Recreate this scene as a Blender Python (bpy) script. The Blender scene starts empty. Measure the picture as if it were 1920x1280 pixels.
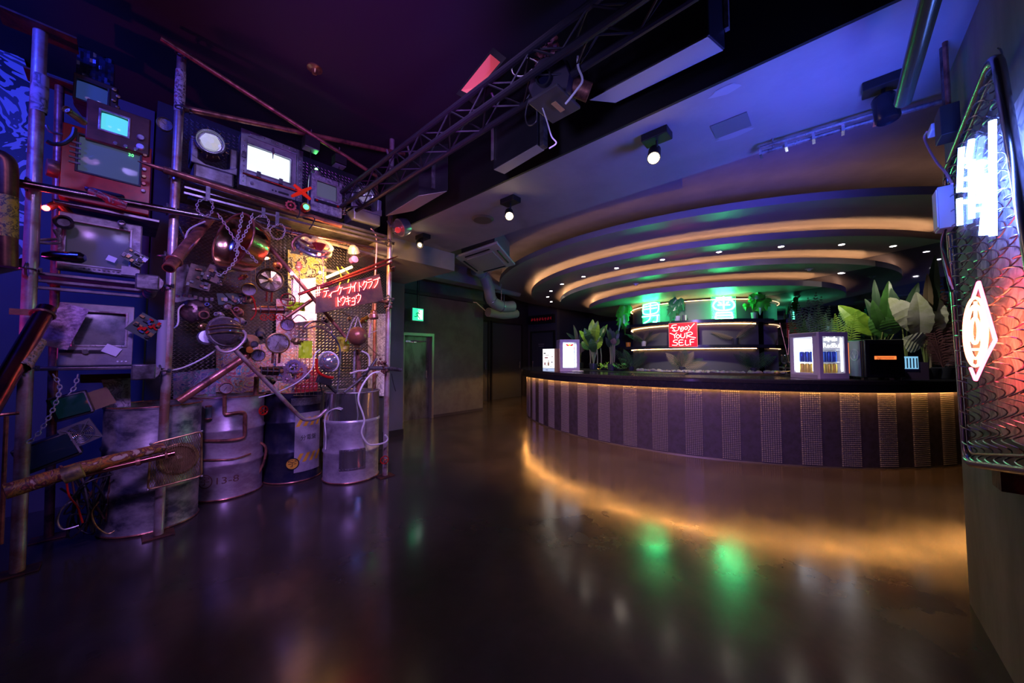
import bpy, bmesh, math, random
from mathutils import Vector as V, Matrix
random.seed(11)
D=bpy.data; S=bpy.context.scene; COL=S.collection
pi=math.pi; sin=math.sin; cos=math.cos; rad=math.radians
U=random.uniform
# ---------------- camera ----------------
F=660.0; HC=1.3; PIT=math.atan(29/F)
_a=math.atan2(600,F/cos(PIT))
_f=V((cos(_a),sin(_a),0)); RT=V((sin(_a),-cos(_a),0)); ZU=V((0,0,1))
FW=_f*cos(PIT)+ZU*sin(PIT); UW=-_f*sin(PIT)+ZU*cos(PIT); CAM=V((0,0,HC))
cd=D.cameras.new('camera'); cam=D.objects.new('camera',cd); COL.objects.link(cam)
cd.sensor_width=36; cd.lens=36*F/1920; cd.clip_start=.02; cd.clip_end=100
cam.location=CAM; cam.rotation_euler=FW.to_track_quat('-Z','Y').to_euler()
S.camera=cam
# a photo measurement (pixel of the 1920x1280 frame) met with a known plane of the room gives a place in metres
def ray(px,py): return (FW*F+RT*(px-960)-UW*(py-640)).normalized()
def oz(px,py,z): d=ray(px,py); return CAM+d*((z-HC)/d.z)
def oy(px,py,y): d=ray(px,py); return CAM+d*(y/d.y)
def ox(px,py,x): d=ray(px,py); return CAM+d*(x/d.x)
def zat(px,py,x,y): d=ray(px,py); return HC+math.hypot(x,y)/math.hypot(d.x,d.y)*d.z
BX,BY=8.94,2.26
def pol(r,deg,z=0): return V((BX+r*cos(rad(deg)),BY+r*sin(rad(deg)),z))
def cyl(px,py,R):
    d=ray(px,py); ox_,oy_=-BX,-BY; A=d.x**2+d.y**2; B=2*(ox_*d.x+oy_*d.y); c=ox_**2+oy_**2-R*R
    q=max(B*B-4*A*c,0); return CAM+d*((-B-math.sqrt(q))/(2*A))
# ---------------- materials ----------------
MC={}
def mat(n,c=(.5,.5,.5),metal=0,rough=.5,c2=None,sc=6,lo=.4,hi=.62,bump=0,bsc=40,emit=None,es=0,r2=None,st=(1,1,1),trans=0,alpha=1,coat=0,spec=.5,ior=1.45):
    if n in MC: return MC[n]
    m=D.materials.new(n); m.use_nodes=True; nt=m.node_tree; b=nt.nodes['Principled BSDF']
    b.inputs['Base Color'].default_value=(*c,1); b.inputs['Metallic'].default_value=metal; b.inputs['Roughness'].default_value=rough
    b.inputs['Specular IOR Level'].default_value=spec; b.inputs['IOR'].default_value=ior
    b.inputs['Transmission Weight'].default_value=trans; b.inputs['Alpha'].default_value=alpha; b.inputs['Coat Weight'].default_value=coat
    if emit: b.inputs['Emission Color'].default_value=(*emit,1); b.inputs['Emission Strength'].default_value=es
    if c2 or bump or r2 is not None:
        tc=nt.nodes.new('ShaderNodeTexCoord'); mp=nt.nodes.new('ShaderNodeMapping'); mp.inputs['Scale'].default_value=st
        nt.links.new(tc.outputs['Object'],mp.inputs[0])
    if c2 or r2 is not None:
        nz=nt.nodes.new('ShaderNodeTexNoise'); nz.inputs['Scale'].default_value=sc; nz.inputs['Detail'].default_value=6; nz.inputs['Roughness'].default_value=.62
        nt.links.new(mp.outputs[0],nz.inputs['Vector'])
        cr=nt.nodes.new('ShaderNodeMapRange'); cr.inputs[1].default_value=lo; cr.inputs[2].default_value=hi
        nt.links.new(nz.outputs[0],cr.inputs[0])
        if c2:
            mx=nt.nodes.new('ShaderNodeMix'); mx.data_type='RGBA'; mx.inputs[6].default_value=(*c,1); mx.inputs[7].default_value=(*c2,1)
            nt.links.new(cr.outputs[0],mx.inputs[0]); nt.links.new(mx.outputs[2],b.inputs['Base Color'])
        if r2 is not None:
            m2=nt.nodes.new('ShaderNodeMapRange'); m2.inputs[3].default_value=rough; m2.inputs[4].default_value=r2
            nt.links.new(cr.outputs[0],m2.inputs[0]); nt.links.new(m2.outputs[0],b.inputs['Roughness'])
    if bump:
        nb=nt.nodes.new('ShaderNodeTexNoise'); nb.inputs['Scale'].default_value=bsc; nb.inputs['Detail'].default_value=4
        nt.links.new(mp.outputs[0],nb.inputs['Vector']); bp=nt.nodes.new('ShaderNodeBump'); bp.inputs['Strength'].default_value=bump; bp.inputs['Distance'].default_value=.01
        nt.links.new(nb.outputs[0],bp.inputs['Height']); nt.links.new(bp.outputs[0],b.inputs['Normal'])
    MC[n]=m; return m
def glow(n,c,s): return mat(n,(.02,.02,.02),rough=.4,emit=c,es=s)
def collage(n,cols,sc=9,rough=.5,dist=3,metal=0,st=(1,1,1),con=False,es=0):
    """torn paper / graffiti: hard-edged blotches of several colours"""
    if n in MC: return MC[n]
    m=D.materials.new(n); m.use_nodes=True; nt=m.node_tree; b=nt.nodes['Principled BSDF']; b.inputs['Roughness'].default_value=rough; b.inputs['Metallic'].default_value=metal
    tc=nt.nodes.new('ShaderNodeTexCoord'); mp=nt.nodes.new('ShaderNodeMapping'); mp.inputs['Scale'].default_value=st; nt.links.new(tc.outputs['Object'],mp.inputs[0])
    nz=nt.nodes.new('ShaderNodeTexNoise'); nz.inputs['Scale'].default_value=sc; nz.inputs['Detail'].default_value=3; nz.inputs['Distortion'].default_value=dist
    nt.links.new(mp.outputs[0],nz.inputs['Vector'])
    r=nt.nodes.new('ShaderNodeValToRGB'); r.color_ramp.interpolation='CONSTANT' if con else 'LINEAR'; e=r.color_ramp.elements
    k=len(cols)
    while len(e)<k: e.new(.5)
    for i,c in enumerate(cols): e[i].position=.36+.28*i/max(k-1,1); e[i].color=(*c,1)
    nt.links.new(nz.outputs[0],r.inputs[0]); nt.links.new(r.outputs[0],b.inputs['Base Color'])
    if es: nt.links.new(r.outputs[0],b.inputs['Emission Color']); b.inputs['Emission Strength'].default_value=es
    MC[n]=m; return m
steel=mat('worn_steel',(.58,.56,.58),.6,.27,(.16,.12,.12),9,bump=.15,r2=.5)
steeld=mat('dark_steel',(.16,.155,.17),.6,.4,(.05,.045,.05),12,bump=.2)
chrome=mat('polished_steel',(.75,.75,.77),.85,.15); chn=mat('chain_steel',(.62,.58,.6),.45,.3)
copper=mat('aged_copper',(.5,.2,.13),.6,.3,(.12,.05,.04),10,bump=.15,r2=.5)
brass=mat('dull_brass',(.5,.34,.14),.75,.35,(.18,.1,.04),12)
rust=mat('rusty_iron',(.16,.06,.035),.5,.6,(.05,.03,.03),10,bump=.4)
blk=mat('black_plastic',(.012,.012,.014),0,.42)
blkm=mat('black_matt_paint',(.008,.008,.009),0,.7,bump=.1)
wht=mat('white_plastic',(.75,.75,.75),0,.4)
silv=mat('silver_plastic',(.42,.42,.44),.35,.4,(.24,.23,.25),5,bump=.08)
redp=mat('red_enamel',(.6,.015,.01),.0,.22,(.34,.01,.008),7)
brown=mat('brown_plastic',(.13,.04,.025),.1,.38,(.06,.02,.015),8)
glass=mat('clear_glass',(.95,.97,.97),0,.02,trans=1,ior=1.45)
acry=mat('clear_acrylic',(.8,.85,.9),0,.08,alpha=.16)
# ---------------- mesh builder ----------------
def basis(ax,up=None):
    z=V(ax).normalized(); u=V(up) if up else (V((0,0,1)) if abs(z.z)<.95 else V((0,1,0)))
    x=u.cross(z).normalized(); y=z.cross(x); return x,y,z
def frame_at(o,ax,up=None):
    x,y,z=basis(ax,up); M=Matrix((x,y,z)).transposed().to_4x4(); M.translation=V(o); return M
class MB:
    def __init__(s): s.v=[]; s.f=[]
    def add(s,vs,fs): n=len(s.v); s.v+= [V(a) for a in vs]; s.f+=[tuple(i+n for i in f) for f in fs]; return s
    def box(s,c,d,M=None):
        hx,hy,hz=d[0]/2,d[1]/2,d[2]/2; c=V(c)
        vs=[V((x,y,z)) for x in(-hx,hx) for y in(-hy,hy) for z in(-hz,hz)]
        vs=[(M@v if M else v)+c for v in vs]
        return s.add(vs,[(0,1,3,2),(4,6,7,5),(0,4,5,1),(2,3,7,6),(0,2,6,4),(1,5,7,3)])
    def bb(s,x0,x1,y0,y1,z0,z1): return s.box(((x0+x1)/2,(y0+y1)/2,(z0+z1)/2),(abs(x1-x0),abs(y1-y0),abs(z1-z0)))
    def tube(s,pts,r,n=10,closed=False,caps=True):
        pts=[V(p) for p in pts]; k=len(pts); rs=r if isinstance(r,(list,tuple)) else [r]*k
        T=[]
        for i in range(k):
            a=pts[(i-1)%k] if (closed or i>0) else pts[0]; b=pts[(i+1)%k] if (closed or i<k-1) else pts[-1]
            t=(b-a); T.append(t.normalized() if t.length>1e-9 else V((0,0,1)))
        x,y,_=basis(T[0]); N=x; vs=[]
        for i in range(k):
            N=(N-T[i]*N.dot(T[i])); N=N.normalized() if N.length>1e-6 else basis(T[i])[0]; B=T[i].cross(N)
            vs+=[pts[i]+(N*cos(2*pi*j/n)+B*sin(2*pi*j/n))*rs[i] for j in range(n)]
        fs=[]
        for i in range(k if closed else k-1):
            a=i*n; b=((i+1)%k)*n
            fs+=[(a+j,a+(j+1)%n,b+(j+1)%n,b+j) for j in range(n)]
        if caps and not closed: fs+=[tuple(range(n))[::-1],tuple(range((k-1)*n,k*n))]
        return s.add(vs,fs)
    def lathe(s,prof,o=(0,0,0),ax=(0,0,1),n=28,a0=0,a1=360,up=None,sx=1,sy=1):
        M=frame_at(o,ax,up); full=abs(a1-a0)>=359.9; m=n if full else n+1; vs=[]
        for r,z in prof:
            for j in range(m):
                t=rad(a0+(a1-a0)*j/n); vs.append(M@V((r*cos(t)*sx,r*sin(t)*sy,z)))
        fs=[]
        for i in range(len(prof)-1):
            for j in range(m if full else m-1):
                fs.append((i*m+j,i*m+(j+1)%m,(i+1)*m+(j+1)%m,(i+1)*m+j))
        if full:
            if prof[0][0]>1e-6: fs.append(tuple(range(m))[::-1])
            if prof[-1][0]>1e-6: fs.append(tuple(range((len(prof)-1)*m,len(prof)*m)))
        return s.add(vs,fs)
    def prism(s,poly,d,M=None):
        """poly in local xy, extruded along local z from 0 to d"""
        k=len(poly); M=M or Matrix()
        vs=[M@V((p[0],p[1],0)) for p in poly]+[M@V((p[0],p[1],d)) for p in poly]
        return s.add(vs,[tuple(range(k))[::-1],tuple(range(k,2*k))]+[(i,(i+1)%k,k+(i+1)%k,k+i) for i in range(k)])
    def sphere(s,c,r,n=16,m=10,sc=(1,1,1)):
        c=V(c); vs=[]; fs=[]
        for i in range(m+1):
            t=pi*i/m
            for j in range(n):
                p=2*pi*j/n; vs.append(c+V((r*sin(t)*cos(p)*sc[0],r*sin(t)*sin(p)*sc[1],r*cos(t)*sc[2])))
        for i in range(m):
            for j in range(n): fs.append((i*n+j,i*n+(j+1)%n,(i+1)*n+(j+1)%n,(i+1)*n+j))
        return s.add(vs,fs)
    def torus(s,c,R,r,ax=(0,0,1),n=28,m=8,sx=1,sy=1,up=None):
        M=frame_at(c,ax,up); return s.tube([M@V((R*cos(2*pi*j/n)*sx,R*sin(2*pi*j/n)*sy,0)) for j in range(n)],r,m,closed=True)
    def grid(s,fn,nu,nv):
        vs=[fn(i/nu,j/nv) for i in range(nu+1) for j in range(nv+1)]; w=nv+1
        return s.add(vs,[(i*w+j,(i+1)*w+j,(i+1)*w+j+1,i*w+j+1) for i in range(nu) for j in range(nv)])
    def frm(s,x0,x1,z0,z1,t,y0,y1,tb=None,tt=None):
        """rectangular picture-frame ring in the xz plane between y0 and y1"""
        tb=t if tb is None else tb; tt=t if tt is None else tt
        o=[(x0,z0),(x1,z0),(x1,z1),(x0,z1)]; i=[(x0+t,z0+tb),(x1-t,z0+tb),(x1-t,z1-tt),(x0+t,z1-tt)]
        vs=[V((a,y,b)) for y in(y0,y1) for a,b in o+i]
        fs=[]
        for k in range(4):
            l=(k+1)%4
            fs+=[(k,l,4+l,4+k),(8+k,12+k,12+l,8+l),(k,8+k,8+l,l),(4+k,4+l,12+l,12+k)]
        return s.add(vs,fs)
    def build(s,name,m,parent=None,smooth=35,bev=0,label=None,kind=None,cat=None,group=None,rot=None):
        me=D.meshes.new(name); o=D.objects.new(name,me); COL.objects.link(o)
        if parent is not None:
            W=ROOT.get(parent) or Matrix(); inv=W.inverted(); o.parent=parent; ROOT[o]=W
            vs=[inv@v for v in s.v]
        elif kind=='structure' or not s.v: vs=s.v; ROOT[o]=Matrix()
        else:
            xs=[v.x for v in s.v]; ys=[v.y for v in s.v]; zs=[v.z for v in s.v]
            b=V(((min(xs)+max(xs))/2,(min(ys)+max(ys))/2,min(zs))); o.location=b; vs=[v-b for v in s.v]; ROOT[o]=Matrix.Translation(b)
        me.from_pydata([tuple(v) for v in vs],[],s.f); me.validate()
        bm=bmesh.new(); bm.from_mesh(me); bmesh.ops.recalc_face_normals(bm,faces=bm.faces); bm.to_mesh(me); bm.free()
        me.materials.append(m)
        if smooth:
            me.shade_smooth()
            try: me.set_sharp_from_angle(angle=rad(smooth))
            except Exception: pass
        if bev:
            md=o.modifiers.new('bevel','BEVEL'); md.width=bev; md.segments=2; md.limit_method='ANGLE'; md.angle_limit=rad(40)
        if label: o['label']=label
        if kind: o['kind']=kind
        if cat: o['category']=cat
        if group: o['group']=group
        return o
ROOT={}
def thing(name,label,cat,loc=(0,0,0),group=None,rz=0):
    o=D.objects.new(name,None); COL.objects.link(o); o.empty_display_size=.1
    o.location=loc; o.rotation_euler=(0,0,rz); o['label']=label; o['category']=cat
    if group: o['group']=group
    ROOT[o]=Matrix.Translation(V(loc))@Matrix.Rotation(rz,4,'Z'); return o
def struct(name,mb,m,**k): return mb.build(name,m,kind='structure',**k)
def cat_(pts,k=6,closed=False):
    pts=[V(p) for p in pts]; n=len(pts); out=[]
    for i in range(n if closed else n-1):
        g=lambda j: pts[j%n] if closed else pts[min(max(j,0),n-1)]
        a,b,c,d=g(i-1),g(i),g(i+1),g(i+2)
        for q in range(k):
            t=q/k; out.append(.5*((2*b)+(c-a)*t+(2*a-5*b+4*c-d)*t*t+(3*b-a-3*c+d)*t**3))
    if not closed: out.append(pts[-1])
    return out
def text(s,size,M,ext,m,parent=None,name='lettering',sx=1,label=None,kind=None,align='CENTER'):
    cu=D.curves.new('t','FONT'); cu.body=s; cu.size=size; cu.extrude=ext; cu.align_x=align; cu.align_y='CENTER'; cu.resolution_u=3
    to=D.objects.new('t',cu); COL.objects.link(to); bpy.context.view_layer.update()
    dg=bpy.context.evaluated_depsgraph_get(); me=D.meshes.new_from_object(to.evaluated_get(dg))
    mb=MB(); vs=[M@V((v.co.x*sx,v.co.y,v.co.z)) for v in me.vertices]; mb.add(vs,[tuple(p.vertices) for p in me.polygons])
    D.objects.remove(to); D.curves.remove(cu); D.meshes.remove(me)
    return mb.build(name,m,parent,smooth=0,label=label,kind=kind)
def light(kind,loc,col,e,size=.1,tgt=None,spot=60,blend=.5,name='lamp'):
    l=D.lights.new(name,kind); l.color=col; l.energy=e
    if kind=='AREA': l.size=size
    else: l.shadow_soft_size=size
    if kind=='SPOT': l.spot_size=rad(spot); l.spot_blend=blend
    o=D.objects.new(name,l); COL.objects.link(o); o.location=loc
    if tgt is not None: o.rotation_euler=(V(tgt)-V(loc)).to_track_quat('-Z','Y').to_euler()
    return o
FY=(0,-1,0)
# ================= ROOM =================
CZ=3.78
fl=mat('polished_concrete',(.062,.052,.046),0,.13,(.034,.029,.028),1.6,.35,.65,bump=.1,bsc=4,r2=.24,spec=.55)
# add fine scuffs and swirls to the floor
nt=fl.node_tree; b=nt.nodes['Principled BSDF']
mb=MB(); mb.bb(-6,14,-5,12,-.1,0); struct('floor',mb,fl,smooth=0)
cgray=mat('ceiling_paint',(.3,.285,.29),0,.7,(.26,.25,.255),3,bump=.05)
cdark=mat('dark_ceiling_paint',(.03,.028,.032),0,.8)
wdark=mat('dark_wall_paint',(.035,.036,.045),0,.6,(.028,.028,.036),3)
wgreen=mat('grey_mortar_wall',(.11,.12,.11),0,.7,(.085,.09,.085),4,bump=.1,bsc=18)
mb=MB(); mb.bb(-6,3.08,-5,12,CZ,CZ+.1); struct('ceiling',mb,cdark,smooth=0)
mb=MB(); mb.bb(3.08,14,-5,12,3.3,3.4); struct('ceiling_bar',mb,cgray,smooth=0)
# big cross beam
mb=MB(); mb.bb(2.14,3.08,-5,6.4,2.79,CZ); struct('trim_1',mb,cgray,smooth=0)
mb=MB(); mb.bb(2.12,2.139,-5,6.4,2.79,CZ); struct('trim_2',mb,blkm,smooth=0)
mb=MB(); mb.bb(1.95,3.17,4.0,5.35,2.54,2.79); struct('trim_3',mb,cgray,smooth=0)
# arc plate around the rings
mb=MB(); poly=[]
n=40; ins=[];outs=[]
for i in range(n+1):
    t=118+(192.6-118)*i/n; ins.append(pol(4.88,t)); r=min(5.86/abs(cos(rad(t))),7.4); outs.append(pol(r,t))
pl=ins+outs[::-1]; mb.prism([(p.x,p.y) for p in pl],.1,Matrix.Translation((0,0,3.2))); struct('trim_4',mb,cgray,smooth=0)
# walls
mb=MB(); mb.bb(.14,2.5,4.76,4.92,0,CZ); struct('wall_back',mb,wdark,smooth=0)
mb=MB(); mb.bb(-6,.13,5.0,5.2,0,CZ); struct('wall_left',mb,mat('blue_grey_wall',(.1,.1,.12),0,.7,bump=.05),smooth=0)
mb=MB(); mb.bb(-6,-5.8,-5,5,0,CZ); mb.bb(-6,3,-5.1,-5,0,CZ); struct('wall_rear',mb,wdark,smooth=0)
mb=MB(); mb.bb(2.55,3.17,5.35,6.4,0,2.7); struct('wall_pillar',mb,mat('pillar_paint',(.09,.09,.11),0,.6),smooth=0)
mb=MB(); mb.bb(2.5,3.74,6.4,6.55,0,3.3); mb.bb(4.5,5.98,6.4,6.55,0,3.3); mb.bb(3.74,4.5,6.4,6.55,1.8,3.3); struct('wall_corridor',mb,wgreen,smooth=0)
mb=MB(); mb.bb(3.17,5.98,6.33,6.4,2.6,2.68); struct('trim_5',mb,wdark,smooth=0)
mb=MB(); mb.bb(3.17,5.9,5.7,6.0,2.86,3.3); struct('trim_6',mb,cgray,smooth=0)
mb=MB(); mb.bb(5.83,5.98,6.55,7.7,0,3.3); struct('wall_return',mb,wdark,smooth=0)
mb=MB(); mb.bb(5.98,9.45,7.7,7.85,0,3.3); struct('wall_far',mb,wdark,smooth=0)
mb=MB(); mb.bb(9.3,9.45,6.5,7.7,0,3.3); struct('wall_sign',mb,mat('slate_wall_paint',(.07,.07,.1),0,.6),smooth=0)
mb=MB(); mb.bb(9.45,12,6.5,6.65,0,3.3); struct('wall_far_bar',mb,mat('navy_wall_paint',(.03,.035,.07),0,.55),smooth=0)
# straight wall behind the bar, through the centre of the round ceiling; near half is dark mirror
w=V((.49,.872,0)); c0=V((BX,BY,0)); nn=V((.872,-.49,0))
def wallseg(t0,t1,z0,z1,th=.1):
    a=c0+w*t0; b=c0+w*t1; return MB().prism([(a.x,a.y),(b.x,b.y),((b+nn*th).x,(b+nn*th).y),((a+nn*th).x,(a+nn*th).y)],z1-z0,Matrix.Translation((0,0,z0)))
struct('wall_bar',wallseg(0,5.2,0,3.3),MC['navy_wall_paint'],smooth=0)
mir=mat('dark_mirror_glass',(.16,.17,.26),1,.03)
struct('wall_mirror',wallseg(-7,0,0,3.3),mir,smooth=0)
# right wall
wr=mat('bare_plaster_wall',(.2,.19,.19),0,.75,(.12,.115,.115),3,bump=.15,bsc=12,st=(1,1,.35))
mb=MB(); mb.bb(-4,3.045,-1.1,-.5,0,CZ); struct('wall_right',mb,wr,smooth=0)
# doors
mb=MB(); mb.bb(3.76,4.47,6.47,6.52,0,1.77); d=struct('door_1',mb,mat('scratched_metal_door',(.16,.17,.16),.6,.4,(.05,.05,.05),4,bump=.1,st=(1,1,.4)),smooth=0)
mb=MB(); mb.bb(3.74,3.79,6.36,6.47,0,1.8); mb.bb(4.45,4.5,6.36,6.47,0,1.8); mb.bb(3.79,4.45,6.36,6.47,1.74,1.8); mb.build('door_frame',mat('door_frame_metal',(.25,.25,.25),.7,.35),d)
mb=MB(); mb.bb(3.85,4.1,6.42,6.47,1.6,1.64); mb.tube([(3.95,6.45,1.62),(4.0,6.36,1.63),(4.3,6.38,1.63)],.012); mb.build('door_closer',chrome,d)
mb=MB(); mb.tube([(4.36,6.47,.85),(4.36,6.43,.85),(4.36,6.43,1.0),(4.36,6.47,1.0)],.01); mb.build('door_handle',chrome,d)
def fdoor(n,x0,x1,y,z1):
    mb=MB(); mb.bb(x0,x1,y-.03,y,0,z1); d=struct('door_%d'%n,mb,mat('dark_door_paint',(.05,.06,.085),0,.45),smooth=0)
    mb=MB(); mb.frm(x0-.05,x1+.05,-.05,z1+.05,.05,y-.05,y); mb.build('door_frame',mat('door_frame_dark',(.02,.02,.022),.3,.5),d)
    mb=MB(); hx=x1-.12; mb.tube([(hx,y-.03,.95),(hx,y-.08,.95),(hx,y-.08,1.15),(hx,y-.03,1.15)],.012); mb.build('door_handle',chrome,d)
fdoor(2,6.05,7.35,7.7,2.35); fdoor(3,7.55,8.9,7.7,2.35)
mb=MB(); mb.bb(9.26,9.3,6.62,7.5,0,2.1); d=struct('door_4',mb,mat('dark_door_paint'),smooth=0)
mb=MB(); 
mb.bb(9.24,9.3,6.56,6.62,0,2.16); mb.bb(9.24,9.3,7.5,7.56,0,2.16); mb.bb(9.24,9.3,6.62,7.5,2.1,2.16); mb.build('door_frame',mat('door_frame_dark'),d)
mb=MB()
for k in range(5): mb.box((9.256,7.2-.05*k,1.72),(.004,.03,.03))
for k in range(5): mb.box((9.256,7.19-.045*k,1.655),(.004,.028,.025))
mb.build('door_lettering',mat('grey_print',(.3,.3,.35)),d)
mb=MB(); mb.tube([(9.26,7.42,.95),(9.2,7.42,.95),(9.2,7.42,1.15),(9.26,7.42,1.15)],.012); mb.build('door_handle',chrome,d)
mb=MB(); mb.bb(4.5,5.98,6.385,6.4,0,.05); struct('baseboard_corridor',mb,wdark,smooth=0)
mb=MB(); mb.bb(2.55,3.18,5.335,5.35,0,.1); struct('baseboard_pillar',mb,blkm,smooth=0)
# exit sign on a hanging stem
ex=thing('exit_sign','green emergency exit sign with running man hanging by the metal door','sign',(3.94,6.18,2.02))
mb=MB(); mb.bb(3.81,4.07,6.13,6.17,2.02,2.28); mb.build('housing',wht,ex,bev=.004)
mb=MB(); mb.bb(3.82,4.06,6.122,6.13,2.03,2.27); mb.build('panel',glow('exit_green',(.03,.9,.35),1.6),ex)
g=glow('exit_white',(.75,1,.85),2.4)
mb=MB(); X=lambda u:3.82+.24*u
Z=lambda v:2.03+.24*v
def bar2(mb,a,b,wd,Y=6.116):
    a=V((X(a[0]),Y,Z(a[1]))); b=V((X(b[0]),Y,Z(b[1]))); mb.tube([a,b],wd,6)
mb.bb(X(.5),X(.92),6.117,6.122,Z(.1),Z(.9)); mb.build('doorway_symbol',g,ex)
mb=MB(); gm=mat('exit_symbol_green',(.0,.25,.08),emit=(.0,.4,.15),es=.5)
for a,b_ in [((.5,.68),(.42,.42)),((.42,.42),(.58,.25)),((.58,.25),(.66,.12)),((.42,.42),(.28,.3)),((.28,.3),(.14,.32)),((.5,.66),(.66,.52)),((.5,.66),(.34,.6)),((.34,.6),(.28,.48))]: bar2(mb,a,b_,.009)
mb.sphere((X(.56),6.116,Z(.8)),.015,8,6); mb.build('running_man',gm,ex)
mb=MB(); mb.tube([(3.94,6.15,2.28),(3.94,6.15,3.3)],.012); mb.tube([(3.98,6.15,2.28),(3.98,6.15,2.9),(3.93,6.15,3.3)],.006); mb.build('stem',blk,ex)
# red scrolling board above door_4
led=thing('led_board','black board with dim red dot lettering above the far dark door','sign',(9.22,7.1,2.42))
mb=MB(); mb.bb(9.2,9.28,6.55,7.6,2.4,2.68); mb.build('housing',blkm,led)
mb=MB()
for k in range(30):
    if k%4!=3: mb.box((9.197,7.47-.028*k,2.54+(.012 if k%3 else -.008)),(.004,.012,.1 if k%2 else .06))
mb.build('led_dots',glow('dim_red_led',(.9,.02,.05),.16),led)

# ---------------- stepped round ceiling ----------------
RG=[(4.63,2.95,3.035),(3.88,2.785,2.87),(3.18,2.63,2.715),(2.49,2.455,2.546)]
cring=mat('ring_paint',(.34,.31,.31),0,.42,(.31,.285,.285),2)
A0,A1=60.7,240.7
amber=glow('amber_led',(1,.5,.22),22); amber0=glow('amber_led_soft',(1,.5,.3),6.5)
for k,(R,z0,z1) in enumerate(RG):
    Ri=RG[k+1][0]-.5 if k<3 else 0.01
    mb=MB(); mb.lathe([(Ri,z0),(R,z0),(R,z1),(R-.02,z1),(R-.02,z1-.045),(Ri,z1-.045),(Ri,z0)],(BX,BY,0),(0,0,1),90,A0,A1,up=(0,-1,0)) if False else None
    n=90; prof=[(Ri,z0),(R,z0),(R,z1),(R-.02,z1),(R-.02,z1-.045),(Ri,z1-.045)]
    vs=[];fs=[];q=len(prof)
    for i in range(n+1):
        t=A0+(A1-A0)*i/n
        for r,z in prof: vs.append(pol(r,t,z))
    for i in range(n):
        for j in range(q): fs.append((i*q+j,i*q+(j+1)%q,(i+1)*q+(j+1)%q,(i+1)*q+j))
    mb=MB().add(vs,fs); rg=struct('trim_%d'%(7+k),mb,cring,smooth=30)
    mb=MB(); mb.tube([pol(R-.09,A0+1+(A1-A0-2)*i/120,z1-.035) for i in range(121)],.009,6); mb.build('light_strip',amber if k else amber0,rg)
# hangers of the top ring
dl=[(1033,545),(1027,556),(1033.6,565),(1053.6,532),(1094,518),(1156,502),(1242,486),(1348,471.5),(1464.5,461.4),(1578,457.5),(1674.5,460.5)]
where=['furthest back','second from the back','third from the back','fourth from the back','fifth from the back, at the left bend','sixth from the back','above the red neon sign','above the round green neon sign','above the glasses','above the two drink fridges','nearest the dark mirror']
wh=glow('downlight_white',(1,.86,.7),60)
for (x,y),tx in zip(dl,where):
    p=oz(x,y,2.785); t=thing('downlight','small recessed downlight in the second ceiling ring, '+tx,'ceiling light',(p.x,p.y,2.77),'downlights in the second ceiling ring')
    MB().torus((p.x,p.y,2.782),.036,.006,(0,0,1),16,6).build('rim',wht,t); MB().lathe([(.0,0),(.03,0),(.03,-.006),(0,-.006)],(p.x,p.y,2.783),(0,0,1),14).build('lens',wh,t)
p=oz(1576,511,2.63); t=thing('downlight','small recessed downlight in the third ceiling ring beside the mirror','ceiling light',(p.x,p.y,2.61),'downlights in the third ceiling ring')
MB().torus((p.x,p.y,2.627),.036,.006,(0,0,1),16,6).build('rim',wht,t); MB().lathe([(0,0),(.03,0),(.03,-.006),(0,-.006)],(p.x,p.y,2.628),(0,0,1),14).build('lens',wh,t)
for i,(x,y,z,tx) in enumerate([(1192,532,2.63,'left part'),(1517,504,2.63,'right part')]):
    p=oz(x,y,z); MB().lathe([(0,-.03),(.02,-.03),(.025,-.012),(.05,-.008),(.05,0),(0,0)],p,(0,0,1),14).build('sprinkler',wht,label='small sprinkler head on the third ceiling ring, '+tx,cat='sprinkler',group='sprinklers on the ring')
p=oz(590,128,CZ); MB().lathe([(0,-.05),(.02,-.05),(.03,-.02),(.06,-.01),(.06,0),(0,0)],p,(0,0,1),16).build('sprinkler',brass,label='brass sprinkler head alone on the dark purple ceiling',cat='sprinkler')
# ---------------- AC cassette, ducts ----------------
ac=thing('air_conditioner','pale square ceiling air conditioner cassette beside the amber ring','air conditioner',(4.15,4.3,2.72))
zc=2.78; a_=oz(853,483,zc); b_=oz(897,515,zc); c_=oz(966,497,zc); d_=a_+(c_-b_)
cen=(a_+b_+c_+d_)/4
mb=MB(); mb.prism([(p.x,p.y) for p in (a_,b_,c_,d_)],.035,Matrix.Translation((0,0,zc))); mb.build('panel',mat('ac_plastic',(.5,.5,.48),0,.45),ac,bev=.01)
ins=[cen+(p-cen)*.62 for p in (a_,b_,c_,d_)]; mb=MB(); mb.prism([(p.x,p.y) for p in ins],.012,Matrix.Translation((0,0,zc-.012))); mb.build('grille',mat('ac_grille',(.4,.4,.39),0,.5),ac)
for i,(p,q) in enumerate([(a_,b_),(b_,c_),(c_,d_),(d_,a_)]):
    u=cen+(p-cen)*.82; v=cen+(q-cen)*.82; u2=u+(v-u)*.15; v2=u+(v-u)*.85
    MB().tube([u2,v2],.014,6).build('vent_slot',blk,ac)
mb=MB(); ins=[cen+(p-cen)*.8 for p in (a_,b_,c_,d_)]; mb.prism([(p.x,p.y) for p in ins],.32,Matrix.Translation((0,0,zc+.035))); mb.build('body',mat('galvanised_sheet',(.3,.3,.33),.6,.45),ac)
duct=mat('duct_wrap',(.3,.31,.33),.1,.5,bump=.1)
du=[oy(x,y,Y) for x,y,Y in [(890,505,5.4),(906,515,5.4),(916,540,5.4),(922,563,5.4),(940,574,5.4),(962,574,5.35)]]
t=thing('air_duct','thick pale pipe duct with elbow bends below the ceiling of the corridor','duct',tuple(du[3]))
MB().tube(cat_(du,6),.12,16).build('duct',duct,t)
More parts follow.
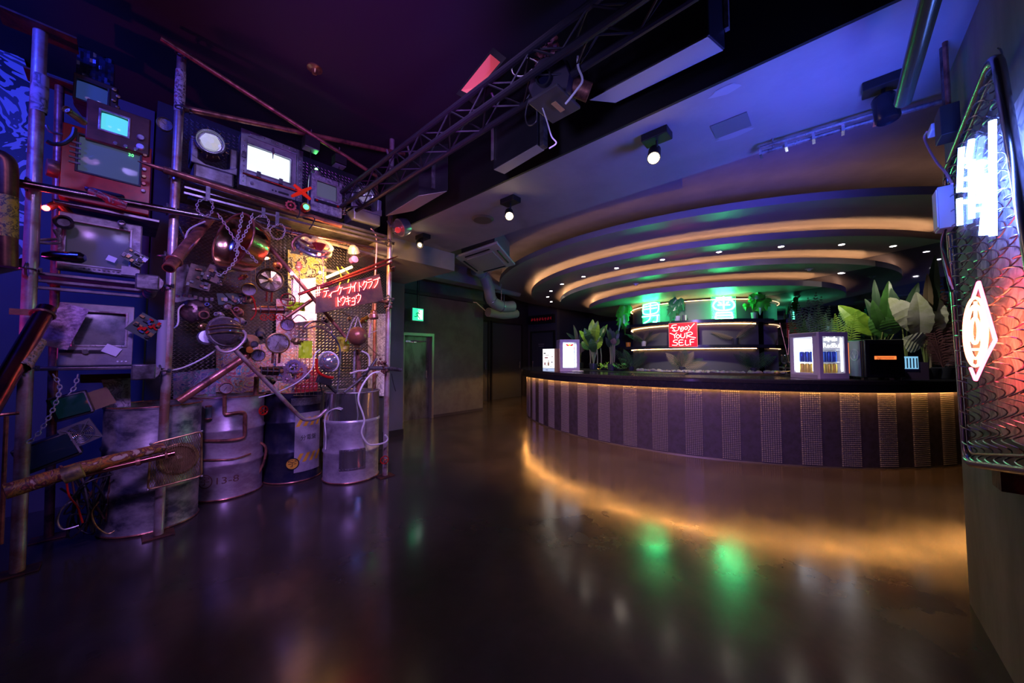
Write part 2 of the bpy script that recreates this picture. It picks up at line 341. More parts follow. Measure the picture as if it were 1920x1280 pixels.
for i in (1,4): MB().tube([du[i]+V((0,0,.1)),V((du[i].x,du[i].y,3.3))],.008,6).build('hanger_rod',steel,t)
for i in (1,3,4): MB().torus(du[i],.122,.01,(du[i+1]-du[i-1]),18,6).build('collar',chrome,t)
du=[oy(x,y,Y) for x,y,Y in [(925,541,5.9),(972,551,6.0)]]
MB().tube(du,.08,14).tube([du[0].lerp(du[1],.5),V((*du[0].lerp(du[1],.5).xy,3.3))],.008,6).build('air_duct',duct,label='thin straight duct behind the bent corridor duct, higher one',cat='duct')
du=[oy(x,y,Y) for x,y,Y in [(915,585,6.1),(945,590,6.1),(968,588,6.1)]]
MB().tube(cat_(du),.11,14).tube([du[1],V((*du[1].xy,3.3))],.008,6).build('air_duct',duct,label='dark duct end under the bent corridor duct, lowest one',cat='duct')
# pipe bracket
cp=oy(884,566,6.38); MB().tube([cp,cp+V((.05,-.12,-.02)),cp+V((.32,-.16,-.2))],.012).build('security_bracket',wht,label='small white wall bracket under the corridor duct',cat='bracket')
# ================= BAR =================
bfr=mat('bar_front_stone',(.04,.034,.062),.0,.4,(.025,.023,.036),14,bump=.12,bsc=60,r2=.55)
bst=mat('bar_top_stone',(.018,.018,.024),0,.12,(.03,.03,.04),40,.55,.7,r2=.2)
stud=mat('pewter_studs',(.3,.29,.32),.5,.33)
T0,T1=62,239.5
def arc(prof,t0,t1,n,closed=True):
    vs=[];fs=[];q=len(prof)
    for i in range(n+1):
        t=t0+(t1-t0)*i/n
        for r,z in prof: vs.append(pol(r,t,z))
    for i in range(n):
        for j in range(q if closed else q-1): fs.append((i*q+j,(i+1)*q+j,(i+1)*q+(j+1)%q,i*q+(j+1)%q))
    if closed: fs+=[tuple(range(q)),tuple(range(n*q,n*q+q))[::-1]]
    return MB().add(vs,fs)
bc=thing('bar_counter','long curved bar front of dark panels alternating with strips of square studs','bar counter',tuple(pol(3.7,180,0)))
arc([(3.6,0),(3.985,0),(3.985,.905),(3.6,.905)],T0,T1,150).build('front_panel',bfr,bc)
st0=[131.5,137.4]+[143.55+5.99*i for i in range(16)]
prv=None
for k,t in enumerate([x for x in st0]+[125.5,119.5]):
    mb=MB(); w_=2.95 if k<12 else 3.1
    for i in range(9):
        ta=t+w_*(i+.12)/9; tb=t+w_*(i+.88)/9; tm=(ta+tb)/2
        for j in range(38):
            z0=.02+.0225*j+.003; z1=z0+.0165; zm=(z0+z1)/2
            mb.add([pol(3.985,ta,z0),pol(3.985,tb,z0),pol(3.985,tb,z1),pol(3.985,ta,z1),pol(4.0,ta+.08,z0+.004),pol(4.0,tb-.08,z0+.004),pol(4.0,tb-.08,z1-.004),pol(4.0,ta+.08,z1-.004)],[(4,5,6,7),(0,1,5,4),(1,2,6,5),(2,3,7,6),(3,0,4,7)])
    mb.build('stud_strip',stud,bc,smooth=0)
mb=arc([(3.93,0),(3.993,0),(3.993,.012),(3.93,.012)],T0,T1,120); mb.build('floor_trim',mat('floor_trim_metal',(.3,.28,.25),.8,.4),bc)
bt=thing('bar_worktop','dark polished stone worktop running round the curved bar','worktop',tuple(pol(3.7,180,.9)))
arc([(3.35,.985),(4.13,.985),(4.14,1.02),(4.13,1.035),(3.35,1.035)],T0,T1,150).build('top_slab',bst,bt)
arc([(3.95,.91),(4.095,.91),(4.095,.893),(4.12,.893),(4.12,.985),(3.95,.985)],T0,T1,150).build('fascia',mat('black_fascia',(.006,.007,.014),0,.2,(.01,.01,.018),20),bt)
MB().tube([pol(4.03,T0+(T1-T0)*i/140,.9) for i in range(141)],.0055,6).build('light_strip',glow('amber_led_counter',(1,.42,.1),105),bt)
# edge glitter of spilled light is left to the renderer
# ---------------- core with shelves ----------------
core=thing('back_bar_shelving','dark curved back bar shelving with lit shelf edges under the round ceiling','shelving',tuple(pol(1.2,180,0)))
cm=mat('core_panel',(.09,.095,.105),0,.5,bump=.03)
arc([(1.0,0),(1.45,0),(1.45,2.41),(1.0,2.41)],63,238,60).build('curved_panel',cm,core)
shm=mat('shelf_lacquer',(.02,.022,.03),0,.2)
wl=glow('warm_shelf_led',(1,.5,.18),18)
for z in (1.935,1.465):
    s_=arc([(1.45,z),(1.82,z),(1.82,z+.06),(1.45,z+.06)],66,236,60).build('shelf',shm,core)
    MB().tube([pol(1.49,68+166*i/60,z-.004) for i in range(61)],.0045,6).build('light_strip',wl,s_)
MB().tube([pol(1.49,66+170*i/60,2.4) for i in range(61)],.005,6).build('light_strip',wl,core)
arc([(1.45,.2),(2.3,.2),(2.3,1.03),(2.27,1.03),(2.27,1.0),(1.45,1.0)],66,236,60).build('back_counter',mat('back_counter_lacquer',(.015,.016,.022),0,.25),core)
# stones on the back counter
sm=[mat('stone_a',(.3,.28,.3),0,.6,(.5,.36,.2),4),mat('stone_b',(.42,.4,.42),0,.6,(.2,.2,.24),5),mat('stone_c',(.2,.2,.23),0,.5,(.45,.4,.3),4)]
def cdeg(px,R): return math.degrees(math.atan2((lambda p:p.y-BY)(cyl(px,690,R)),(lambda p:p.x-BX)(cyl(px,690,R))))%360
ta,tb=cdeg(1196,2.1),cdeg(1472,2.1)
NS=84
for i in range(NS):
    t=ta+(tb-ta)*(i+.5)/NS+U(-.3,.3); r=2.08+U(-.14,.14); s_=U(.035,.058)
    mb=MB(); ph=U(0,9)
    bm=bmesh.new(); bmesh.ops.create_icosphere(bm,subdivisions=2,radius=1); c=pol(r,t,1.0+s_*.6)
    R_=Matrix.Rotation(U(0,6),3,'Z')@Matrix.Rotation(U(-.6,.6),3,'X')
    an=[V((U(-1,1),U(-1,1),U(-1,1))).normalized() for _ in range(7)]; dd=[U(.5,.85) for _ in range(7)]
    vs=[]
    for v in bm.verts:
        p=v.co.copy()
        for a_,d_ in zip(an,dd):
            q=p.dot(a_)
            if q>d_: p-=a_*(q-d_)
        vs.append(c+R_@V((p.x*s_*1.25,p.y*s_*.9,p.z*s_*.75)))
    mb.add(vs,[tuple(v.index for v in f.verts) for f in bm.faces]); bm.free()
    mb.build('decorative_stone',sm[i%3],label='rough coloured stone in the row along the low back counter',cat='stone',group='stones along the back counter',smooth=25)
# ---------------- neon signs of the bar ----------------
def neon(name,label,pxr,R,strokes,col,st,plate,th=.012,wire=True,textline=None):
    x0,y0,x1,y1=pxr; a=cyl(x0,(y0+y1)/2,R); b=cyl(x1,(y0+y1)/2,R); m=(a+b)/2
    zt=zat((x0+x1)/2,y0,m.x,m.y); zb=zat((x0+x1)/2,y1,m.x,m.y); W=(b-a).length*.985; H=zt-zb
    rx=(b-a); rx.z=0; rx.normalize(); nrm=rx.cross(V((0,0,1))); nrm=-nrm if nrm.dot(V((BX,BY,0))-V((0,0,0)))>0 else nrm
    o=thing(name,label,'neon sign',(m.x,m.y,zb))
    P=lambda u,v,d=0: V((m.x,m.y,zb))+rx*((u-.5)*W)+V((0,0,v*H))+nrm*d
    M=Matrix((rx,V((0,0,1)),nrm)).transposed().to_4x4(); M.translation=P(0,0,0)
    MB().prism([(0,0),(W,0),(W,H),(0,H)],.006,M).build('acrylic_plate',plate,o)
    MB().tube([P(0,0,.003),P(1,0,.003),P(1,1,.003),P(0,1,.003)],.005,6,closed=True).build('plate_edge',glow(name+'_edge_'+str(st),tuple(c*.9 for c in col),1.2),o)
    g=glow('neon_'+label.split()[0]+name,col,st)
    for s_ in strokes: MB().tube(cat_([P(u,v,.03) for u,v in s_],5),th,8).build('neon_tube',g,o)
    return o,P,W,H
ey=[ # Enjoy / YOUR / SELF
 [(.3,.93),(.13,.9),(.16,.78),(.24,.68)],[(.07,.81),(.27,.81)],[(.14,.68),(.25,.66),(.33,.69)],
 [(.35,.7),(.37,.83),(.4,.83),(.45,.7),(.48,.84)],[(.52,.84),(.53,.72),(.47,.64),(.42,.67)],
 [(.64,.84),(.57,.78),(.61,.71),(.68,.77),(.64,.84)],[(.7,.88),(.76,.8)],[(.92,.95),(.8,.8),(.7,.64)],
 [(.05,.58),(.2,.5),(.22,.36)],[(.3,.6),(.22,.5)],[(.33,.52),(.27,.44),(.33,.36),(.4,.44),(.33,.52)],
 [(.44,.54),(.44,.4),(.52,.37),(.57,.42),(.58,.56)],[(.64,.35),(.66,.58)],[(.62,.56),(.78,.6),(.84,.52),(.68,.44),(.95,.36)],
 [(.32,.29),(.2,.28),(.17,.21),(.3,.16),(.28,.07),(.12,.08)],[(.52,.28),(.38,.27),(.38,.07),(.54,.08)],[(.38,.18),(.5,.18)],
 [(.6,.28),(.6,.08),(.72,.08)],[(.9,.3),(.76,.28),(.77,.06)],[(.76,.18),(.88,.19)]]
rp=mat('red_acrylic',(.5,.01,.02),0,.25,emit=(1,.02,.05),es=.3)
neon('neon_sign','red neon sign reading Enjoy YOUR SELF on the lower shelf of the back bar',(1254,605,1308,650),1.84,ey,(1,.32,.28),7,rp,.0062)
kan=[[(.12,.95),(.12,.5),(.88,.5),(.88,.95),(.12,.95)],[(.5,.95),(.5,.5)],[(.12,.72),(.88,.72)],[(.02,.36),(.98,.36)],[(.5,.5),(.45,.2),(.1,.02)],[(.9,.36),(.85,.05),(.65,.06)]]
neon('neon_sign','white and green neon character sign at the left end of the top shelf',(1205,568,1238,606),1.7,[[p for p in s] for s in kan],(.03,1,.28),50,acry,.012)
kk=[[(.2,.95),(.8,.95)],[(.5,1.0),(.5,.85)],[(.5,.86),(.8,.82),(.93,.62),(.8,.44),(.5,.4),(.2,.44),(.07,.62),(.2,.82),(.5,.86)],[(.25,.63),(.75,.63)],[(.3,.75),(.4,.7)],[(.7,.75),(.6,.7)],[(.5,.8),(.5,.45)],[(.2,.3),(.8,.3)],[(.22,.18),(.78,.18)],[(.15,.05),(.85,.05)],[(.2,.3),(.15,.05)],[(.8,.3),(.85,.05)]]
neon('neon_sign','bright round white and green neon sign at the middle of the top shelf',(1333,556,1380,599),1.7,kk,(.06,1,.3),60,acry,.011)
# ---------------- plants ----------------
lf1=mat('leaf_bright',(.24,.42,.035),0,.42,(.12,.26,.02),5); lf2=mat('leaf_green',(.05,.16,.03),0,.38,(.03,.09,.02),5)
lf3=mat('leaf_dark',(.022,.06,.026),0,.6); lf4=mat('leaf_silver_back',(.45,.46,.42),0,.5,(.3,.33,.2),5)
lfg=mat('leaf_glossy_green',(.05,.3,.02),0,.25,(.02,.12,.01),4); lfp=mat('leaf_dried',(.2,.15,.09),0,.6); stem=mat('plant_stem',(.16,.2,.06),0,.5); trunk=mat('plant_cane',(.2,.17,.12),0,.6)
pot=mat('dark_pot',(.03,.032,.05),0,.3); potc=mat('cream_pot',(.45,.45,.42),0,.35); poto=mat('orange_pot',(.7,.28,.02),0,.4)
def blade(mb,base,tip,wd,face,bend=.15,n=14,fold=.18):
    """broad leaf: base->tip, with a raised fold along the rib"""
    base=V(base);tip=V(tip); ax=tip-base; L=ax.length; f=V(face); sd=ax.cross(f).normalized(); f=sd.cross(ax).normalized()
    vs=[];fs=[]
    for i in range(n+1):
        t=i/n; w=wd*.5*(sin(pi*min(1,(t*.96+.02)**.85))**.85); c=base+ax*t+f*(bend*L*sin(pi*t*.8))-V((0,0,1))*(bend*L*t*t*.5)
        rp_=1+.07*(i%2)
        q_=w*.03*(1 if i%2 else -1); vs+=[c-sd*w*rp_+f*(fold*w+q_),c-sd*w*.5+f*(fold*.4*w+q_),c-f*w*.03,c+sd*w*.5+f*(fold*.4*w+q_),c+sd*w*rp_+f*(fold*w+q_)]
    for i in range(n):
        for j in range(4): fs.append((i*5+j,i*5+j+1,i*5+5+j+1,i*5+5+j))
    mb.add(vs,fs)
def frond(mb,base,tip,wd,face,n=16,droop=.25,lean=.5):
    base=V(base);tip=V(tip);ax=tip-base;L=ax.length;f=V(face);sd=ax.cross(f)
    sd=sd.normalized() if sd.length>1e-5 else V((0,1,0)); pts=[]
    for i in range(n+1):
        t=i/n; pts.append(base+ax*t-V((0,0,1))*droop*L*(t*t)*.5+V((0,0,1))*droop*L*t*.5)
    mb.tube(pts,[.006*(1-.7*i/n) for i in range(n+1)],4)
    for i in range(2,n+1):
        t=i/n; w=wd*.5*sin(pi*min(.97,.18+t*.8)); T=(pts[i]-pts[i-1]).normalized()
        for s_ in (-1,1):
            e=pts[i]+(sd*s_*(1-lean*.5)+T*lean)*w-V((0,0,1))*w*.25; q=T*.006+V((0,0,.002)); h=.5*L/n
            m_=(pts[i]+e)/2+V((0,0,.01)); mb.add([pts[i]-T*h*.3,m_-T*h*.55,e,m_+T*h*.55,pts[i]+T*h*.3],[(0,1,2,3,4)])
def potb(o,c,r,h,m,name='pot'):
    MB().lathe([(r*.72,0),(r*.78,.005),(r,h*.95),(r,h),(r*.88,h),(r*.86,h*.85),(0,h*.83)],c,(0,0,1),20).build(name,m,o)
CAMD=lambda p:(CAM-V(p)).normalized()
def palm(label,px,py,R,z,ph,fr,m,pm,hgt=.4,wd=.22,r=.055,group=None,droop=.3):
    """fr: list of pixel tips; frond rises from the pot mouth at radius R of the round bar"""
    b=cyl(px,py,R); o=thing('palm_plant',label,'plant',(b.x,b.y,z),group)
    potb(o,(b.x,b.y,z),r,ph,pm); base=V((b.x,b.y,z+ph*.9)); d0=(b-CAM).length
    for i,(tx,ty) in enumerate(fr):
        dd=ray(tx,ty); p=CAM+dd*(d0*(1+U(-.04,.03))); mb=MB(); frond(mb,base,p,wd,CAMD(p)+V((0,0,.5)),droop=droop)
        mb.build('frond',m[i%len(m)] if isinstance(m,list) else m,o,smooth=0)
    return o
palm('small fan palm with olive leaves in a dark pot left on the back counter',1184,694,2.15,1.003,.1,[(1152,655),(1160,672),(1170,655),(1196,655),(1207,660),(1214,668)],lf3,pot,wd=.26)
palm('small palm with lilac lit fronds in a dark bowl below the red neon',1279,694,2.0,1.003,.12,[(1249,662),(1256,672),(1275,658),(1285,655),(1300,660),(1318,672),(1325,680),(1265,665)],[lfp,lf3],pot,wd=.24)
palm('small palm with dark arching fronds in a dark pot, rightmost on the back counter',1413,695,2.0,1.003,.11,[(1376,664),(1388,660),(1400,662),(1432,660),(1445,664),(1455,668),(1410,664),(1395,672)],lf3,pot,wd=.24)
palm('palm with two long stiff fronds in a dark pot right of the red neon',1379,645,1.66,1.525,.12,[(1333,622),(1334,626),(1412,604),(1420,610)],[lfp,lf3],pot,wd=.14,droop=.05)
palm('palm with pink lit fronds in a pale pot left of the red neon',1207,646,1.68,1.525,.11,[(1172,626),(1183,624),(1192,630),(1216,620),(1224,621),(1238,624),(1225,632)],[lf3,lfp],potc,wd=.16,droop=.15)
MB().lathe([(.04,0),(.045,.005),(.055,.12),(.05,.12),(0,.1)],(lambda p:(p.x,p.y,1.51))(cyl(1178,640,1.7)),(0,0,1),18).build('plant_pot',poto,label='small orange pot at the left end of the lower shelf',cat='pot')
# monsteras
def monst(label,px,py,R,z,ph,leaves,m,pm,r=.045):
    b=cyl(px,py,R); o=thing('monstera_plant',label,'plant',(b.x,b.y,z)); potb(o,(b.x,b.y,z),r,ph,pm)
    base=V((b.x,b.y,z+ph*.9)); d0=(b-CAM).length
    for (ax_,ay),(bx_,by),w in leaves:
        p=CAM+ray(ax_,ay)*(d0-.08+U(-.05,.05)); q=CAM+ray(bx_,by)*(d0-.12+U(-.05,.05)); mb=MB(); f=CAMD(p); L=q-p; sd=L.cross(f).normalized()
        # heart leaf with notches
        out=[(0,0),(-.28,-.12),(-.5,.05),(-.52,.3),(-.25,.34),(-.47,.5),(-.22,.52),(-.36,.7),(-.14,.7),(0,1.05),(.14,.7),(.36,.7),(.22,.52),(.47,.5),(.25,.34),(.52,.3),(.5,.05),(.28,-.12)]
        vs=[p+L*.45+f*.012]+[p+L*v+sd*(u*L.length*w)-f*(.06*abs(u)*1.2)+f*.0 for u,v in out]; k=len(out)
        mb.add(vs,[(0,1+i,1+(i+1)%k) for i in range(k)]); mb.build('leaf',m,o,smooth=60)
        MB().tube(cat_([base,(base+p)/2+V((0,0,.06)),p],4),.004,5).build('stalk',stem,o)
monst('large glossy monstera with bright green leaves in a pale pot on the top shelf',1413,592,1.7,1.995,.12,[((1421,556),(1421,545),1.2),((1412,562),(1404,552),1.1),((1429,560),(1435,552),1.1),((1400,570),(1398,583),.9),((1414,562),(1411,580),1.0),((1426,566),(1425,590),1.1),((1432,562),(1438,582),1.0),((1420,552),(1416,572),1.1)],lfg,potc)
monst('drooping monstera in a glass pot between the two green neon signs',1270,592,1.7,1.995,.1,[((1266,564),(1250,592),.55),((1270,562),(1255,608),.4),((1276,562),(1282,582),.5),((1268,562),(1256,578),.6),((1276,565),(1268,585),.5)],mat('leaf_teal',(.03,.17,.07),0,.3),mat('glass_pot',(.35,.33,.5),0,.15),r=.06)
monst('hanging monstera with shredded leaves at the left end of the top shelf',1177,598,1.75,1.995,.08,[((1172,575),(1160,608),.55),((1166,582),(1160,622),.45),((1178,575),(1176,600),.6),((1170,590),(1172,628),.45),((1174,570),(1166,596),.7)],lfg,pot)
for px,lab in ((1281,'violet cup beside the drooping monstera'),(1285.5,'pale cup beside the drooping monstera, the right one')):
    p=cyl(px,592,1.7); MB().lathe([(.018,0),(.022,.11),(.02,.11),(.017,.01)],(p.x,p.y,1.996),(0,0,1),12).build('cup',pot if px<1284 else potc,label=lab,cat='cup')
# strelitzia group left, on the back ledge
ledge=thing('planter_ledge','low black planter ledge at the left end behind the bar top','planter',tuple(pol(2.7,152,0)))
arc([(2.45,.75),(3.1,.75),(3.1,1.03),(2.45,1.03)],128,190,30).build('ledge',mat('black_ledge',(.012,.013,.016),0,.3),ledge)
def clump(label,px,R,z,leaves,canes,group=None,pr=.1,ph=.13,pm=pot,name='banana_plant',dd_=0):
    b=cyl(px,680,R); o=thing(name,label,'plant',(b.x,b.y,z),group); potb(o,(b.x,b.y,z),pr,ph,pm); d0=(b-CAM).length+dd_
    for (ax_,ay),(bx_,by),w,m in leaves:
        e=U(-.15,.12); p=CAM+ray(ax_,ay)*(d0+e*.3); q=CAM+ray(bx_,by)*(d0+e); mb=MB(); blade(mb,p,q,w,CAMD(p)+V((U(-.3,.3),U(-.3,.3),.3))); mb.build('leaf',m,o,smooth=12)
        MB().tube(cat_([V((b.x,b.y,z+ph*.8)),(V((b.x,b.y,z+ph))+p)/2+V((0,0,.03)),p],4),[.009]*5+[.007]*4,6).build('stalk',stem,o)
    for (x0,y0,x1,y1) in canes:
        MB().tube([CAM+ray(x0,y0)*d0,CAM+ray((x0+x1)/2+1,(y0+y1)/2)*d0,CAM+ray(x1,y1)*d0],.012,7).build('cane',trunk,o)
    return o
clump('bright yellow green traveller palm in a dark pot, left of the neon',1113,2.6,1.03,[((1106,650),(1085,618),.16,lf1),((1108,642),(1096,612),.15,lf2),((1112,640),(1112,596),.17,lf1),((1116,640),(1122,598),.18,lf1),((1122,650),(1135,608),.16,lf2),((1106,655),(1090,640),.2,lf2),((1118,655),(1128,625),.2,lf1),((1110,650),(1104,615),.16,lf2),((1126,640),(1140,606),.1,lf1),((1114,660),(1108,632),.17,lf2)],[(1107,684,1106,655),(1113,684,1114,650),(1127,684,1126,652),(1120,684,1119,650)])
clump('slim dark cane plant with small leaves right of the bright traveller palm',1148,2.6,1.03,[((1144,640),(1136,614),.08,lf2),((1146,640),(1143,612),.09,lf3),((1150,640),(1150,618),.1,lf3),((1152,642),(1158,616),.1,lf2),((1146,650),(1138,640),.12,lf3),((1153,648),(1160,634),.12,lf2),((1148,646),(1152,632),.12,lfp),((1143,650),(1135,630),.09,lf3)],[(1145,684,1143,648),(1151,684,1152,648)],name='cane_plant')
clump('pale dried palm between the tall white fridge and the green traveller palm',1087,2.65,1.03,[((1083,650),(1074,606),.09,lfp),((1085,645),(1070,630),.1,lfp),((1088,650),(1091,614),.08,lf3),((1086,662),(1085,640),.2,lfp),((1090,660),(1093,638),.16,lfp),((1082,640),(1062,622),.08,lf3)],[(1086,690,1088,658)],name='cane_plant')
for px,lab,mm in ((1136,'low lettuce green bush at the foot of the bright traveller palm',lf1),(1162,'low dark green bush left of the olive fan palm',lf2)):
    c=cyl(px,686,2.55); o=thing('bush_plant',lab,'plant',(c.x,c.y,1.03)); mb=MB()
    for _ in range(60):
        p=V((c.x,c.y,1.05))+V((U(-.16,.16),U(-.16,.16),U(0,.1))); q=p+V((U(-.05,.05),U(-.05,.05),U(.0,.06))); blade(mb,p,q,.05,V((U(-1,1),U(-1,1),1)),n=3)
    mb.build('foliage',mm,o,smooth=0)
    MB().lathe([(.1,0),(.12,.04),(0,.04)],(c.x,c.y,1.031),(0,0,1),16).build('soil_tray',blk,o)
# right group, on the worktop side near the mirror
clump('big banana plant with yellow green leaves behind the black cooler',1645,3.52,1.036,[((1640,628),(1573,567),.22,lf1),((1634,630),(1585,572),.2,lf2),((1650,625),(1619,556),.1,lf3),((1655,622),(1636,556),.11,lf2),((1662,620),(1666,520),.14,lf2),((1650,610),(1640,518),.08,lf3),((1668,628),(1676,580),.18,lf1),((1676,626),(1660,590),.18,lf2),((1660,632),(1630,590),.18,lf2)],[],pr=.14)
clump('banana plant with large silvery leaf backs right of the black cooler',1736,3.85,1.036,[((1732,628),(1664,552),.25,lf4),((1724,640),(1714,540),.22,lf4),((1748,632),(1748,545),.24,lf4),((1735,630),(1728,560),.2,lf1),((1730,648),(1690,632),.26,lf4),((1748,600),(1753,468),.1,lf3),((1740,600),(1738,505),.08,lfp)],[(1733,705,1735,640),(1745,705,1744,640)],pr=.16,ph=.13)
clump('tall thin dark banana leaves near the mirror behind the silvery plant',1700,3.75,1.036,[((1700,600),(1722,525),.1,lf3),((1690,600),(1672,535),.1,lf3)],[],pr=.1)
def cpalm(label,px,R,z,fr,m,wd,droop=.35,dd_=0,pr=.1):
    b=cyl(px,680,R); o=thing('palm_plant',label,'plant',(b.x,b.y,z)); potb(o,(b.x,b.y,z),pr,.14,pot); d0=(b-CAM).length+dd_
    for i,(tx,ty) in enumerate(fr):
        p=CAM+ray(tx,ty)*(d0+U(-.15,.15)); mb=MB(); frond(mb,V((b.x,b.y,z+.13)),p,wd,CAMD(p)+V((0,0,.6)),n=22,droop=droop); mb.build('frond',m[i%len(m)],o,smooth=0)
cpalm('full dark green palm behind the white drink fridge',1530,2.95,1.03,[(1485,580),(1478,598),(1497,572),(1518,590),(1535,575),(1548,590),(1555,606),(1508,600),(1560,598),(1482,612),(1572,622)],[lf3,lf2],.32,pr=.12)
cpalm('wine red feathery palm against the fence neon at the right end',1768,3.97,1.036,[(1742,590),(1735,620),(1750,575),(1765,560),(1770,545),(1745,640),(1790,600),(1780,570),(1795,650),(1760,520)],[mat('leaf_wine',(.12,.05,.06),0,.35)],.24)
cpalm('yellow lit split leaf palm just right of the white drink fridge',1586,3.5,1.036,[(1566,590),(1575,585),(1590,600),(1598,615),(1604,585),(1560,600)],[lf1,lf2],.25)
cpalm('tall dark hanging palm under the green reflection near the mirror',1520,2.75,1.03,[(1515,560),(1540,558),(1555,575),(1500,590),(1530,550)],[lf3],.3)
# ---------------- counter top items ----------------
def onTop(px,py): return oz(px,py,1.036)
def yaw_to_cam(p,off=0): return math.atan2(-p.y,-p.x)+rad(off)
def lbox(o,name,m,x0,x1,y0,y1,z0,z1,bev=0):   # local box: x right, y back, z up, rotated with thing
    W=ROOT[o]; mb=MB(); mb.bb(x0,x1,y0,y1,z0,z1); mb.v=[W@v for v in mb.v]; return mb.build(name,m,o,smooth=0,bev=bev)
fw=mat('fridge_white',(.5,.46,.5),0,.35); lit=glow('fridge_light',(.75,.88,1),3.2)
def fridge(label,px,py,z,wd,dp,h,yaw,side=True,cans=True,fm=fw,litm=lit,logo=True):
    p=cyl(px,py,3.72); p.z=z; o=thing('drink_fridge',label,'fridge',(p.x,p.y,z),rz=yaw)
    W=ROOT[o]; k=.1*wd; mb=MB(); w2=wd/2
    # shell: back, top, bottom, posts
    for a in [(-w2,w2,dp-.02,dp,0,h),(-w2,w2,0,dp,0,.05),(-w2,w2,0,dp,h-.05,h),(-w2,-w2+.03,.03,dp,.05,h-.05)]: mb.bb(*a)
    if side: mb.bb(w2-.03,w2,.03,dp,.05,h-.05)
    mb.v=[W@v for v in mb.v]; mb.build('housing',fm,o,smooth=0,bev=.004)
    lbox(o,'light_panel',litm,-w2+.035,w2-.035,dp-.035,dp-.022,.06,h-.06)
    t=.055; mb=MB(); mb.frm(-w2,w2,.0,h,t,-.03,.0,tb=.07,tt=.05); mb.v=[W@v for v in mb.v]; dr=mb.build('door',fm,o,smooth=0,bev=.004)
    MB().add([W@V(v) for v in [(-w2+t,-.012,.07),(w2-t,-.012,.07),(w2-t,-.012,h-.05),(-w2+t,-.012,h-.05)]],[(0,1,2,3)]).build('glass_pane',mat('fridge_glass',(.7,.8,.9),0,.05,alpha=.12),dr)
    for sx in (-1,1): lbox(o,'edge_light',glow('fridge_edge_light',(.8,.92,1),9),sx*(w2-t-.006)-.006,sx*(w2-t-.006)+.006,0,.012,.09,h-.09)
    for zz in (h*.36,h*.62): lbox(o,'shelf',mat('wire_shelf',(.6,.62,.65),.5,.3),-w2+.04,w2-.04,.02,dp-.04,zz-.006,zz)
    if cans:
        n=4 if wd>.3 else 3
        for r_,(zz,mc) in enumerate([(h*.62,None),(h*.36,mat('can_blue',(.02,.08,.45),.6,.3)),(.055,mat('can_yellow',(.75,.5,.05),.4,.35) if side else mat('bottle_green',(.02,.25,.15),0,.2))]):
            if mc is None: continue
            for i in range(n):
                cx=-w2+.075+(wd-.15)*(i+.5)/n; ch=min(.13,h*.22)
                c=W@V((cx,.06,zz)); q=thing('drink_can',('%s can on the %s shelf inside the %s'%('blue' if r_==1 else ('yellow' if side else 'green'),'middle' if r_==1 else 'bottom',label.split(' standing')[0].split(' beside')[0].split(' behind')[0])),'drink can',tuple(c),'cans in the '+label)
                MB().lathe([(.022,0),(.026,.006),(.026,ch-.01),(.021,ch)],c,(0,0,1),14).build('body',mc,q); MB().lathe([(.02,0),(.022,.003),(0,.004)],c+V((0,0,ch)),(0,0,1),12).build('lid',chrome,q)
    return o,W,w2
M_=lambda W,x,y,z: W@Matrix.Translation((x,y,z))@Matrix.Rotation(pi/2,4,'X')
C1=cyl(1538,706,3.98); C1.z=1.036
yw=rad(-43); w2=.19; org=C1+Matrix.Rotation(yw,3,'Z')@V((w2,.03,0)); o=thing('drink_fridge','white drink fridge with two lit glass sides full of cans, left of the black cooler','fridge',tuple(org),rz=yw); W=ROOT[o]; dpf=.38; h=.565
mb=MB()
for a_ in [(-w2,w2,dpf-.02,dpf,0,h),(-w2,w2,0,dpf,0,.05),(-w2,w2,0,dpf,h-.05,h),(w2-.03,w2,.03,dpf,.05,h-.05)]: mb.bb(*a_)
mb.v=[W@v for v in mb.v]; mb.build('housing',fw,o,smooth=0,bev=.004)
lbox(o,'light_panel',lit,-w2+.06,w2-.035,dpf-.035,dpf-.022,.06,h-.06)
mb=MB(); mb.frm(-w2,w2,.0,h,.05,-.03,.0,tb=.07,tt=.055); mb.v=[W@v for v in mb.v]; dr=mb.build('door',fw,o,smooth=0,bev=.004)
MB().add([W@V(v) for v in [(-w2+.05,-.012,.07),(w2-.05,-.012,.07),(w2-.05,-.012,h-.05),(-w2+.05,-.012,h-.05)]],[(0,1,2,3)]).build('glass_pane',mat('fridge_glass',(.7,.8,.9),0,.05,alpha=.12),dr)
mb=MB(); mb.frm(.0,dpf,.0,h,.06,0,.025,tb=.07,tt=.055); mb.v=[W@V((-w2+v.y,v.x,v.z)) for v in mb.v]; sd=mb.build('side_frame',fw,o,smooth=0,bev=.004)
MB().add([W@V(v) for v in [(-w2+.01,.06,.07),(-w2+.01,dpf-.06,.07),(-w2+.01,dpf-.06,h-.055),(-w2+.01,.06,h-.055)]],[(0,1,2,3)]).build('glass_pane',MC['fridge_glass'],sd)
eg=glow('fridge_edge_light',(.8,.92,1),9)
for sx in (-1,1): lbox(o,'edge_light',eg,sx*(w2-.056)-.005,sx*(w2-.056)+.005,.0,.01,.09,h-.07)
for yy in (.07,dpf-.07): lbox(o,'edge_light',eg,-w2+.012,-w2+.022,yy-.005,yy+.005,.09,h-.07)
for zz in (h*.36,h*.62): lbox(o,'shelf',mat('wire_shelf',(.6,.62,.65),.5,.3),-w2+.06,w2-.04,.03,dpf-.04,zz-.006,zz)
